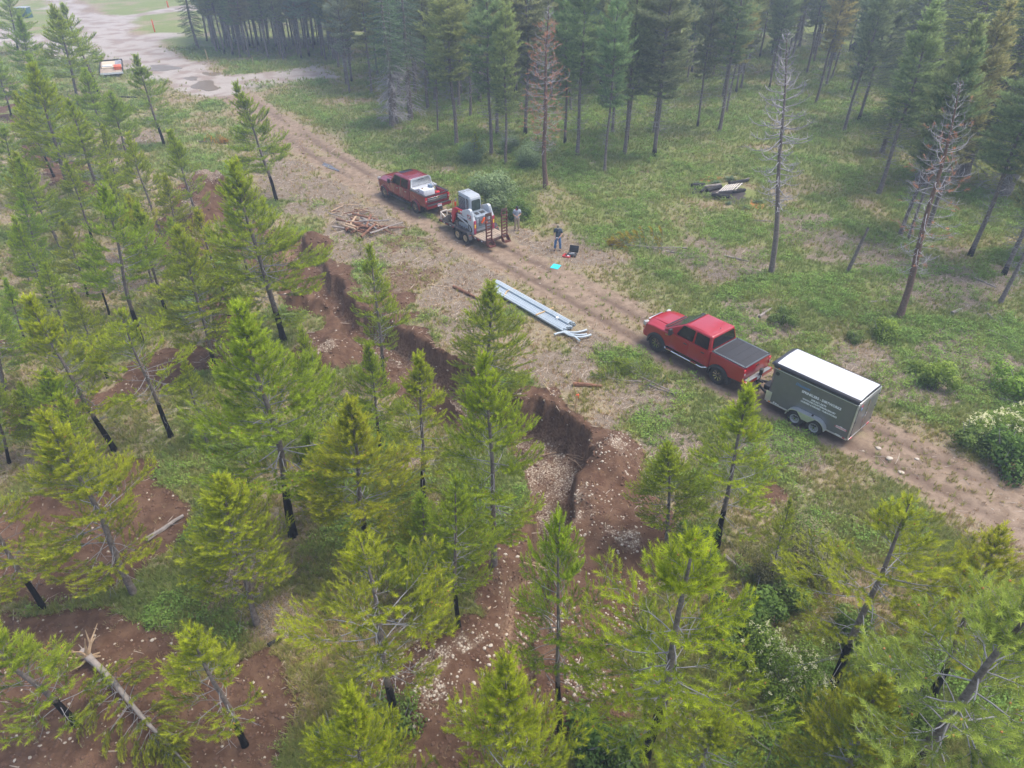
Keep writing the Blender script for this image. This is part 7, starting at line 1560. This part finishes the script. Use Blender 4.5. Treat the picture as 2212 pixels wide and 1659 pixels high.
def blot(pts_px, m, name, lab, dz=.018):
    c_ = sum((GP(*p_) for p_ in pts_px), Vector()) / len(pts_px); P_ = [GP(*p_) for p_ in pts_px]; V = [c_]; n = 40; 
    for k in range(n):
        t_ = k / n * len(P_); i = int(t_); q = P_[i].lerp(P_[(i + 1) % len(P_)], t_ - i); q = c_ + (q - c_) * random.uniform(.7, 1.08); V.append(q)
    V2 = []; 
    for q in V: V2.append((q.x - c_.x, q.y - c_.y, hz(q.x, q.y) + dz - c_.z))
    mid = [((a[0]) * .5, (a[1]) * .5, hz(c_.x + a[0] * .5, c_.y + a[1] * .5) + dz + .01 - c_.z) for a in V2[1:]]
    VV = V2 + mid; fs = [(0, n + 1 + k, n + 1 + (k + 1) % n) for k in range(n)] + [(n + 1 + k, 1 + k, 1 + (k + 1) % n, n + 1 + (k + 1) % n) for k in range(n)]
    o = link(name, mesh_from(name, VV, fs, m, 60), None, c_); tag(o, lab, kind='stuff')
blot([zz(*q) for q in ((610, 330), (850, 260), (1040, 320), (1060, 360), (800, 400), (640, 400))], M_MOSS, 'orange_moss', 'orange moss behind the burn pile')
blot([zz(*q) for q in ((1560, 720), (1640, 760), (1850, 830), (1880, 900), (1720, 930), (1590, 860))], M_MOSS, 'orange_moss', 'orange moss right of the burn pile')
blot([zz(*q) for q in ((480, 560), (900, 500), (1450, 520), (1650, 760), (1400, 860), (1100, 780), (600, 680))], mat('burnt_soil', (.05, .04, .038), .95, var=.4, scale=4), 'burnt_ground', 'blackened ground under the burn pile', .012)

# ---- stakes, flags, box
M_STK = mat('stake_wood', (.52, .38, .2), .8); M_ORF = mat('flag_orange', (.95, .16, .06), .6); M_POST = mat('orange_post', (.85, .13, .03), .5)
p_ = GP(1243, 888); t = thing('survey_stake', 'wooden survey stake with orange flagging at the pit edge', 'stake', p_); mb = MB(); mb.box((0, 0, .45), (.05, .03, 1.0), ry=.03); mb.build('stake', M_LATH, t, smooth=None); mb = MB(); mb.box((.04, -.01, .86), (.13, .03, .05), rz=.4); mb.box((.08, -.02, .76), (.03, .02, .16), ry=.2); mb.build('flagging', M_ORF, t, smooth=None)
p_ = GP(*z1(1003, 208)); t = thing('marker_post', 'orange utility marker post on the grass island', 'post', p_); mb = MB(); mb.box((0, 0, .7), (.22, .05, 1.9)); mb.build('post', M_POST, t, bevel=.01); mb = MB(); mb.box((0, 0, 1.7), (.225, .055, .22)); mb.build('band', M_AMBER, t, smooth=None)
p_ = GP(*z1(1352, 400)); log('lath_stake', p_, p_ + Vector((-.15, 0, 1.5)), .05, .045, M_STK, 'leaning wooden lath stake in the grass left of the packed thin pines', 'stake')
p_ = GP(*z1(1640, 408)); log('lath_stake', p_, p_ + Vector((-.02, 0, .7)), .05, .045, M_STK, 'short pale stake at the foot of the packed thin pines', 'stake')
p_ = GP(*z1(1090, 48)); t = thing('marker_post', 'small orange marker post beside the upper side track', 'post', p_); mb = MB(); mb.box((0, 0, .5), (.25, .08, 1.2)); mb.build('post', M_POST, t, bevel=.01)
p_ = GP(*z1(165, 115)); t = thing('utility_box', 'dark green utility box with pale top at the upper left', 'utility box', p_); mb = MB(); mb.box((0, 0, .8), (2.0, 1.6, 1.6)); mb.build('cabinet', mat('green_box', (.03, .10, .09), .5), t, bevel=.05); mb = MB(); mb.box((0, 0, 1.65), (2.1, 1.7, .1)); mb.build('lid', M_LG, t, bevel=.03)
p_ = GP(*z3(1100, 335)); t = thing('charred_stump', 'black burnt stump in the far bright gap at the top right', 'stump', p_); mb = MB(); mb.tube([(0, 0, -.1), (.05, 0, .8), (.3, .1, 1.3)], [.55, .4, .25], 9); mb.tube([(-.3, 0, 0), (-.5, 0, .9)], [.2, .12], 6); mb.build('stump', M_CHARW, t)
for (X, Y, lab) in [(1375, 1110, 'bigger black burnt stump under the trees at the lower right'), (1490, 1130, 'black burnt stump right of its bigger neighbour at the lower right')]:
    p_ = GP(*z9(X, Y)); t = thing('charred_stump', lab, 'stump', p_); mb = MB(); mb.tube([(0, 0, -.1), (0, 0, .2), (.08, .02, .38)], [.22, .18, .12], 8); mb.tube([(-.2, .05, .02), (.22, -.1, .12)], [.09, .06], 6); mb.build('stump', M_CHARW, t)
t = tag(log('thin_dead_sapling', GP(1630, 1690), GP(1630, 1690) + Vector((.18, .05, 1.9)), .022, .006, M_LOGG, 'thin leafless sapling stem at the bottom edge right of centre', 'sapling', tw=4), None)

# ---- shrubs
def leaf_cloud(name, n, R, H, seed, lw=.05, col=None, flowers=0, lobes=9):
    r = np.random.default_rng(seed); c = np.stack([r.normal(0, .42, lobes) * R, r.normal(0, .42, lobes) * R, r.uniform(.25, .8, lobes) * H], 1); rad = r.uniform(.3, .5, lobes) * min(R, H)
    k = r.integers(0, lobes, n); d = norm(r.normal(0, 1, (n, 3))); P_ = c[k] + d * (rad[k] * r.uniform(.55, 1.05, n))[:, None]; P_[:, 2] = np.maximum(P_[:, 2], .03)
    nr = norm(d + r.normal(0, .5, (n, 3)) + [0, 0, .5]); a = norm(np.cross(nr, r.normal(0, 1, (n, 3)))); b_ = np.cross(nr, a); s = lw * r.uniform(.6, 1.3, n)[:, None]
    V = np.stack([P_ - a * s * .5, P_ + b_ * s * .45, P_ + a * s * .9, P_ - b_ * s * .45], 1).reshape(-1, 3); F = np.arange(n * 4).reshape(-1, 4)
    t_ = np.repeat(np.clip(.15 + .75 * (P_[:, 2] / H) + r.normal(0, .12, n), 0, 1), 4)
    me = np_mesh(name, V, F, col, {'tint': t_}); fl = None
    if flowers:
        kk = r.integers(0, lobes, flowers); d2 = norm(r.normal(0, 1, (flowers, 3)) + [0, -.1, .8]); Q = c[kk] + d2 * (rad[kk] * 1.05)[:, None]; m_ = 10
        Q = (Q[:, None] + r.normal(0, .032, (flowers, m_, 3))).reshape(-1, 3); q = .018; o_ = np.array([[q, 0, 0], [0, q, 0], [-q, 0, 0], [0, -q, 0], [0, 0, q]]); VV = (Q[:, None] + o_[None]).reshape(-1, 3); FF = ((np.arange(len(Q)) * 5)[:, None, None] + np.array([[0, 1, 4], [1, 2, 4], [2, 3, 4], [3, 0, 4]])[None]).reshape(-1, 3)
        fl = np_mesh('blossoms', VV, FF, mat('cream_blossom', (.62, .60, .33), .8))
    return me, fl
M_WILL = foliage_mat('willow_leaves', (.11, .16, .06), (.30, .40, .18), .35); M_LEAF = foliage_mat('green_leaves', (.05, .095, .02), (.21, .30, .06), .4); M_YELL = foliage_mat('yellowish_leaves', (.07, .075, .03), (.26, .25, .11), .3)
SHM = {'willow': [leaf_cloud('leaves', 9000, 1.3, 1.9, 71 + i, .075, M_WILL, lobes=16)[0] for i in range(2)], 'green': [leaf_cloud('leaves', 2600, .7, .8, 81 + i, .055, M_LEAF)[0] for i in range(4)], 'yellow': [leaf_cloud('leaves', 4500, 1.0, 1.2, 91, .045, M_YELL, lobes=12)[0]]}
def shrub(kind, k, u, v, s, label, col=(1, 1, 1), zs=1.0, group=None):
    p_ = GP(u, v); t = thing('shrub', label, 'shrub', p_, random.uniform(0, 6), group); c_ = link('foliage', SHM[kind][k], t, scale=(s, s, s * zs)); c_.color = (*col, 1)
    r = random.Random(u); mb = MB()
    for _ in range(6): a_ = r.uniform(0, 6.28); mb.tube([(0, 0, -.05), (math.cos(a_) * .15 * s, math.sin(a_) * .15 * s, .3 * s), (math.cos(a_) * .4 * s, math.sin(a_) * .4 * s, .75 * s)], [.02, .015, .006], 4)
    mb.build('stem', M_TWIG, t); return t
shrub('willow', 0, 1065, 452, 1.35, 'biggest pale willow shrub right behind the skid loader'); shrub('willow', 1, 1140, 360, 1.0, 'pale shrub behind the biggest willow'); shrub('willow', 1, 1020, 350, .9, 'willow shrub at the foot of the leaning pine above the skid loader'); shrub('green', 0, 1115, 470, 1.6, 'dark green shrub at the right foot of the biggest willow', (.8, .9, .9)); shrub('willow', 0, 1100, 330, .75, 'rounded light shrub around the curved footed pine')
shrub('green', 1, 1690, 700, 1.1, 'small round shrub beyond the red pickup bed'); shrub('green', 2, 1900, 730, 1.2, 'leafy shrub at the foot of the dying leaning pine', (1.5, 1.4, .9)); shrub('green', 3, 1850, 740, .7, 'low shrub left of the leafy one above the enclosed trailer')
shrub('green', 0, 2020, 830, 1.5, 'wide feathery shrub left of the cream flowering shrub', (1.5, 1.4, .9)); shrub('green', 1, 2195, 850, 1.6, 'vivid green shrub at the right edge', (1.4, 1.5, .9)); shrub('green', 2, 2160, 1010, 1.8, 'green shrub below the cream flowering shrub', (.8, .95, .8)); shrub('green', 3, 2090, 960, 1.2, 'small green shrub left below the cream flowering shrub')
shrub('yellow', 0, 1725, 1230, 1.35, 'yellow grey twiggy shrub right of the trench bank'); shrub('yellow', 0, 1640, 1260, 1.0, 'smaller twiggy shrub left of the yellow grey one'); shrub('green', 0, 1620, 1330, 1.5, 'dark green shrub at the foot of the twiggy shrubs', (.8, .9, .8)); shrub('green', 2, 1700, 1290, 1.2, 'leafy bush in front of the yellow grey shrub'); shrub('green', 1, 1590, 1390, 1.3, 'shrub between the big yellow green pine and the white blossoms'); shrub('green', 3, 1780, 1580, 1.4, 'leafy shrub below the white flowering bush', (1.1, 1.1, .8)); shrub('green', 2, 1260, 1620, 1.3, 'dark shrub at the foot of the tufted pine, bottom edge', (.7, .85, .8)); shrub('green', 0, 1330, 1640, 1.3, 'green shrub at the bottom edge right of the tufted pine'); shrub('green', 1, 1960, 1560, 1.2, 'leafy ground shrub beside the burnt stumps'); shrub('green', 3, 860, 1590, 1.2, 'shrub hiding the charred foot of the sprawling pine'); shrub('green', 2, 720, 1590, .9, 'small leafy shrub left of the charred foot'); shrub('green', 0, 1850, 1380, 1.2, 'shrub in the grass between the two right leaning pines'); shrub('green', 1, 1505, 1190, 1.1, 'shrub at the foot of the pine in front of the trailer', (.8, .9, .8))
for (u, v, s, lab) in [(2150, 950, 1.05, 'shrub covered in cream yellow blossom at the right edge'), (1685, 1470, 1.0, 'bush with white blossom clusters right of the big yellow green pine'), (1755, 1530, .6, 'smaller white blossoming bush below the larger one')]:
    R_, H_ = (1.15, 1.15); me, fl = leaf_cloud('leaves', 5000, R_, H_, int(u), .055, M_LEAF, 120 if u < 2000 else 240, 13); t = thing('flowering_shrub', lab, 'flowering shrub', GP(u, v)); link('foliage', me, t, scale=(s,) * 3).color = (1.35, 1.3, .9, 1); o = link('blossoms', fl, t, scale=(s,) * 3); o['kind'] = 'stuff'; mb = MB()
    for k in range(6): a_ = k; mb.tube([(0, 0, -.05), (math.cos(a_) * .4 * s, math.sin(a_) * .4 * s, .8 * s)], [.02, .006], 4)
    mb.build('stem', M_TWIG, t)

RT = random.Random(31)
for i, (u, v) in enumerate([(1248, 985), (1240, 1000), (1232, 945), (1205, 905), (1262, 1010), (1170, 880), (905, 745), (930, 760), (1130, 1215), (1150, 1235), (1120, 1300)]):
    a = GP(u, v); d = Vector((RT.gauss(0, 1), -abs(RT.gauss(.6, .4)), RT.uniform(-.1, .5))).normalized(); L_ = RT.uniform(.5, 1.3); log('root', a + Vector((0, 0, .1)), a + d * L_ + Vector((0, 0, .15)), .022, .008, M_PALEW, 'thin torn root hanging out of the trench bank', cat='root', group='roots torn out of the trench bank', seed=i + 700, n=5, tw=2)
# ---- single pale cobbles and slabs that stand out
M_COB = mat('cream_cobble', (.48, .42, .34), .85, var=.15, scale=8)
def rock_mesh(seed, n=1):
    bm = bmesh.new(); bmesh.ops.create_icosphere(bm, subdivisions=2 if n else 1, radius=1); r = random.Random(seed); ph = [r.uniform(0, 6) for _ in range(3)]
    for v in bm.verts: k = 1 + .14 * math.sin(2.3 * v.co.x + ph[0]) + .12 * math.sin(2.9 * v.co.y + ph[1]) + .10 * math.sin(3.1 * v.co.z + ph[2]); v.co = Vector((v.co.x * k * 1.2, v.co.y * k * .9, v.co.z * k * .62))
    me = bpy.data.meshes.new('rock'); bm.to_mesh(me); bm.free(); me.materials.append(M_COB); me.shade_smooth(); return me
ROCKS = [rock_mesh(i) for i in range(5)]
r = random.Random(9)
ROCKPX = [z8(820, 885), z8(925, 885), z8(965, 868), z8(955, 935), z8(957, 990), z8(880, 960), z8(748, 1068), z8(860, 1110), z8(487, 1130), z8(475, 1160), z8(735, 1235), z8(767, 1232), z8(795, 1292), z8(705, 1362), z8(470, 1390), z8(685, 1410), z8(795, 1435), z8(360, 1275), z8(600, 1190), z8(567, 1345), z8(1068, 797), z8(1003, 737), z8(1192, 822), z8(1237, 1105), z8(1277, 1156), z8(1300, 1243), z8(1495, 1250), z8(1600, 1335), z8(1635, 1362), z8(1440, 1215), z8(1435, 665), z8(1545, 120), z8(1940, 95), z8(1140, 290), z8(1062, 275), z8(1432, 1588), z8(595, 1585), z8(490, 1317), z8(915, 1050), z8(1615, 1140), z7(920, 1535), z7(95, 1612), z7(1700, 1165), z7(985, 832), z7(887, 175), z5(340, 1140), z5(640, 990), z5(1090, 908), z5(1340, 1220), z5(1355, 1265), z5(1440, 1300), z5(1620, 1615), z5(1755, 1520), z5(1690, 1330)]
for i, (u, v) in enumerate(ROCKPX):
    q = GP(u, v); s = r.uniform(.03, .06); o = link('cobble', ROCKS[i % 5], None, (q.x, q.y, q.z + s * .25), (0, 0, r.uniform(0, 6)), (s * r.uniform(.8, 1.2), s, s)); tag(o, 'pale rounded cobble lying loose on the dug soil around the trench', 'stone', 'loose cobbles on the dug soil')
for (u, v, lab) in [(*z6(1265, 1248), 'pale stone on the track behind the enclosed trailer'), (*z6(1412, 1405), 'pale stone in the wheel track at the lower right'), (*z6(1515, 1318), 'small pale stone in the far wheel track'), (*z6(1340, 1313), 'small stone between the wheel tracks'), (*z1(1925, 1268), 'white stone in the grass left of the track'), (*z3(250, 650), 'pale scar stone by the trunk row')][:5]:
    q = GP(u, v); s = r.uniform(.07, .12); o = link('stone', ROCKS[2], None, (q.x, q.y, q.z + .02), (0, 0, r.uniform(0, 6)), (s, s, s)); tag(o, lab, 'stone')

# ================================================================== GROUND COVER (nobody could count it)
def proto(name, me):
    return bpy.data.objects.new(name, me)
def tuft(seed, n=12, h=.16, sp=.07, w_=.011):
    r = np.random.default_rng(seed); V = []; t_ = []
    for k in range(n):
        az = r.uniform(0, 6.28); b0 = np.array([r.normal(0, sp * .5), r.normal(0, sp * .5), 0]); d = np.array([math.cos(az), math.sin(az), 0]); hh = h * r.uniform(.6, 1.2); s = np.array([-d[1], d[0], 0]) * w_
        V += [b0 - s, b0 + s, b0 + d * hh * r.uniform(.3, .8) + [0, 0, hh]]; x = r.uniform(.2, .7); t_ += [x, x, x + .3]
    return np_mesh('grass_tuft', np.array(V), np.arange(len(V)).reshape(-1, 3), None, {'tint': np.array(t_)})
def leafy(seed, n=30, R=.20, h=.20, lw=.050):
    r = np.random.default_rng(seed); V = []; t_ = []
    for k in range(n):
        p_ = np.array([r.normal(0, R * .5), r.normal(0, R * .5), r.uniform(.3, 1) * h]); nr = norm(np.array([r.normal(0, .5), r.normal(0, .5), 1.])); a_ = norm(np.cross(nr, r.normal(0, 1, 3))); b_ = np.cross(nr, a_); s = lw * r.uniform(.6, 1.2)
        V += [p_ - a_ * s * .5, p_ + b_ * s * .4, p_ + a_ * s * .7, p_ - b_ * s * .4]; x = .15 + .7 * p_[2] / h; t_ += [x] * 4
    return np_mesh('leafy_plant', np.array(V), np.arange(len(V)).reshape(-1, 4), None, {'tint': np.array(t_)})
def cover_mat(name, dark, light, transl=.3):
    m = foliage_mat(name, dark, light, transl, .8); nt = m.node_tree; N = nt.nodes; L = nt.links; at = N.new('ShaderNodeAttribute'); at.attribute_type = 'INSTANCER'; at.attribute_name = 'hue'
    oi = [n for n in N if n.type == 'OBJECT_INFO'][0]; tgt = [l.to_socket for l in oi.outputs['Color'].links][0]
    mx = N.new('ShaderNodeMix'); mx.data_type = 'RGBA'; L.new(at.outputs['Fac'], mx.inputs[0]); mx.inputs[6].default_value = (1.35, 1.1, .95, 1); mx.inputs[7].default_value = (.9, 1.05, .85, 1); L.new(mx.outputs[2], tgt); return m
M_GRASS = cover_mat('grass_blades', (.14, .16, .045), (.36, .38, .13)); M_HERB = cover_mat('undergrowth_leaves', (.09, .14, .03), (.28, .38, .09)); M_STRAW = cover_mat('dry_straw', (.22, .17, .10), (.40, .33, .22), .1)
M_CHIP = mat('wood_chips', (.42, .35, .28), .9, var=.5, scale=2); M_PEB = mat('pebbles', (.42, .36, .285), .9, var=.25, scale=9); M_CLOD = mat('soil_clods', (.12, .064, .038), .95, var=.25, scale=4)
def chipmesh(seed, L_, w_):
    mb = MB(); r = random.Random(seed); mb.tube([(-L_ / 2, 0, w_ * .6), (0, r.gauss(0, L_ * .05), w_ * .9), (L_ / 2, r.gauss(0, L_ * .05), w_ * .6)], [w_ * .6, w_, w_ * .4], 4); return mb.build('chip', M_CHIP, None, smooth=None, mesh_only=True)
def pebmesh(seed, m):
    bm = bmesh.new(); bmesh.ops.create_icosphere(bm, subdivisions=1, radius=1); r = random.Random(seed)
    for v in bm.verts: v.co *= r.uniform(.8, 1.15); v.co.z *= .65
    me = bpy.data.meshes.new('pebble'); bm.to_mesh(me); bm.free(); me.materials.append(m); me.shade_smooth(); return me
def scatter(name, P_, rot, scl, hue, meshes, material, label):
    """one stuff object: instances of small meshes on points"""
    me = bpy.data.meshes.new(name); me.vertices.add(len(P_)); me.vertices.foreach_set('co', P_.astype(np.float32).ravel())
    a_ = me.attributes.new('rot', 'FLOAT_VECTOR', 'POINT'); a_.data.foreach_set('vector', rot.astype(np.float32).ravel()); a_ = me.attributes.new('scl', 'FLOAT', 'POINT'); a_.data.foreach_set('value', scl.astype(np.float32)); a_ = me.attributes.new('hue', 'FLOAT', 'POINT'); a_.data.foreach_set('value', hue.astype(np.float32))
    a_ = me.attributes.new('pick', 'INT', 'POINT'); a_.data.foreach_set('value', (np.arange(len(P_)) * 7919 % len(meshes)).astype(np.int32))
    o = link(name, me); tag(o, label, kind='stuff'); ng = bpy.data.node_groups.new(name, 'GeometryNodeTree'); ng.interface.new_socket('Geometry', in_out='INPUT', socket_type='NodeSocketGeometry'); ng.interface.new_socket('Geometry', in_out='OUTPUT', socket_type='NodeSocketGeometry')
    N = ng.nodes; L = ng.links; gi = N.new('NodeGroupInput'); go = N.new('NodeGroupOutput'); jn = N.new('GeometryNodeJoinGeometry')
    for k, m_ in enumerate(meshes):
        if material: m_.materials.clear(); m_.materials.append(material)
        ob = bpy.data.objects.new(name + '_piece', m_); oi = N.new('GeometryNodeObjectInfo'); oi.inputs['Object'].default_value = ob; oi.inputs['As Instance'].default_value = True
        ip = N.new('GeometryNodeInstanceOnPoints'); L.new(gi.outputs[0], ip.inputs['Points']); L.new(oi.outputs['Geometry'], ip.inputs['Instance'])
        cm = N.new('FunctionNodeCompare'); cm.data_type = 'INT'; cm.operation = 'EQUAL'; na = N.new('GeometryNodeInputNamedAttribute'); na.data_type = 'INT'; na.inputs[0].default_value = 'pick'; L.new(na.outputs[0], cm.inputs[2]); cm.inputs[3].default_value = k; L.new(cm.outputs[0], ip.inputs['Selection'])
        nr = N.new('GeometryNodeInputNamedAttribute'); nr.data_type = 'FLOAT_VECTOR'; nr.inputs[0].default_value = 'rot'; L.new(nr.outputs[0], ip.inputs['Rotation'])
        ns = N.new('GeometryNodeInputNamedAttribute'); ns.data_type = 'FLOAT'; ns.inputs[0].default_value = 'scl'; L.new(ns.outputs[0], ip.inputs['Scale']); L.new(ip.outputs[0], jn.inputs[0])
    L.new(jn.outputs[0], go.inputs[0]); md = o.modifiers.new('scatter', 'NODES'); md.node_group = ng; return o
def spread(n, ymax=120, ymin=7.5, k=1.0, seed=0):
    r = np.random.default_rng(seed); y = ymin * np.exp(r.random(n) ** k * math.log(ymax / ymin)); x = (r.random(n) * 2 - 1) * (.80 * y + 6.8)
    return x, y, r
BURN = GP(2920 * .54004, 765 * .54004)
KEEPOUT = [(BURN.x, BURN.y, 1.9), (pa.x, pa.y, .4), (pb.x, pb.y, .4)] + [((cp0 + dr * k).x, (cp0 + dr * k).y, .75) for k in (-3, -2, -1, 0, 1, 2, 3)] + [(q.x, q.y, 1.3) for q in (base, base + ax * 1.9, base - ax * 1.9, base3, base3 + ax3 * 2, base3 - ax3 * 2, mid, mid + ax2 * 1.2, mid - ax2 * 1.2, wc, wc + ax4 * 1.8, wc - ax4 * 1.8)]
def make_cover(name, n, weight, meshes, m, label, s0, s1, seed, ymax=110, far=.012, flat=True, tilt=.15, zoff=-.01):
    x, y, r = spread(n, ymax, seed=seed); f = fields(x, y); wgt = weight(f, x, y, r); keep_ = r.random(n) < wgt
    for (kx, ky, kr) in KEEPOUT: keep_ &= np.hypot(x - kx, y - ky) > kr
    x, y = x[keep_], y[keep_]; hue = np.clip(f['green'][keep_] * 1.1 + r.normal(0, .18, len(x)), 0, 1)
    keep_ = np.ones(len(x), bool); f = {k_: v_[:0] for k_, v_ in f.items()}; 
    P_ = np.stack([x, y, Hf(x, y) + zoff], 1); rot = np.stack([r.normal(0, tilt, len(x)), r.normal(0, tilt, len(x)), r.random(len(x)) * 6.28], 1); scl = (s0 + (s1 - s0) * r.random(len(x)) ** (2.6 if 'gravel' in name or 'clod' in name else 1.0)) * (1 + far * np.maximum(0, y - 15)); return scatter(name, P_, rot, scl, hue, meshes, m, label)
def wg(f, x, y, r): return np.clip((f['green'] * 1.4 + .05) * (1 - f['soil']) * (1 - f['road'] * .93) * (1 - f['grav'] * .97) * (1 - .85 * f['lit']) * (f['ts'] > .1), 0, 1)
def wh(f, x, y, r): return np.clip(1.15 * (f['green'] - .40) * (.45 + .55 * sstep(14, 26, y)) * (1 - f['soil']) * (1 - f['road'] * 1.0) * (1 - f['grav']) * (fbm(x, y, 1.7, 161, 3) > .47) * (f['ts'] > .3), 0, 1)
def ws(f, x, y, r): return np.clip((.25 + .7 * (1 - f['green'])) * (1 - f['soil'] * .95) * (1 - f['road'] * .85) * (1 - f['grav']), 0, 1)
def wc_(f, x, y, r): return np.clip((f['lit'] * .9 + .18) * (1 - f['soil'] * .93) * (1 - f['road'] * .75) * (1 - f['grav']), 0, 1)
def wp(f, x, y, r): return np.clip(f['stone'] * .8 + f['soil'] * .03 + f['road'] * .02, 0, 1)
def wk(f, x, y, r): return np.clip(f['soil'] * (.6 + .4 * f['wall']) + f['road'] * .03, 0, 1)
make_cover('grass', 330000, wg, [tuft(i, 12) for i in range(3)], M_GRASS, 'short grass tufts over the clearing', .55, 1.25, 1)
make_cover('dry_grass', 120000, ws, [tuft(i + 10, 9, .11, .10, .008) for i in range(3)], M_STRAW, 'dry straw and thatch between the green patches', .6, 1.3, 2)
make_cover('undergrowth', 190000, wh, [leafy(i) for i in range(4)], M_HERB, 'low leafy undergrowth', .35, 1.5, 3)
make_cover('wood_litter', 170000, wc_, [chipmesh(1, .10, .010), chipmesh(2, .16, .012), chipmesh(3, .06, .014), chipmesh(4, .28, .012), chipmesh(5, .5, .012)], None, 'bark chips and broken sticks', .5, 1.4, 4, tilt=.1)
make_cover('gravel_spoil', 260000, wp, [pebmesh(i, M_PEB) for i in range(4)], None, 'cream pebbles and cobbles on the spoil and the trench floor', .011, .058, 5, ymax=62, far=.02)
make_cover('soil_clods', 90000, wk, [pebmesh(i + 9, M_CLOD) for i in range(3)], None, 'lumps of red-brown soil', .015, .085, 6, ymax=62, far=.02)

# ================================================================== AIR
def haze():
    m = bpy.data.materials.new('haze'); m.use_nodes = True; nt = m.node_tree; nt.nodes.remove(nt.nodes['Principled BSDF']); v = nt.nodes.new('ShaderNodeVolumePrincipled')
    v.inputs['Color'].default_value = (.72, .84, 1.0, 1); v.inputs['Density'].default_value = HAZE; v.inputs['Anisotropy'].default_value = .1
    nt.links.new(v.outputs[0], nt.nodes['Material Output'].inputs['Volume']); mb = MB(); mb.box((0, 290, 10.5), (1900, 2500, 31.0)); o = mb.build('haze', m, None, smooth=None); tag(o, 'pale air fading the far trees', kind='stuff')
HAZE = .0018
haze()
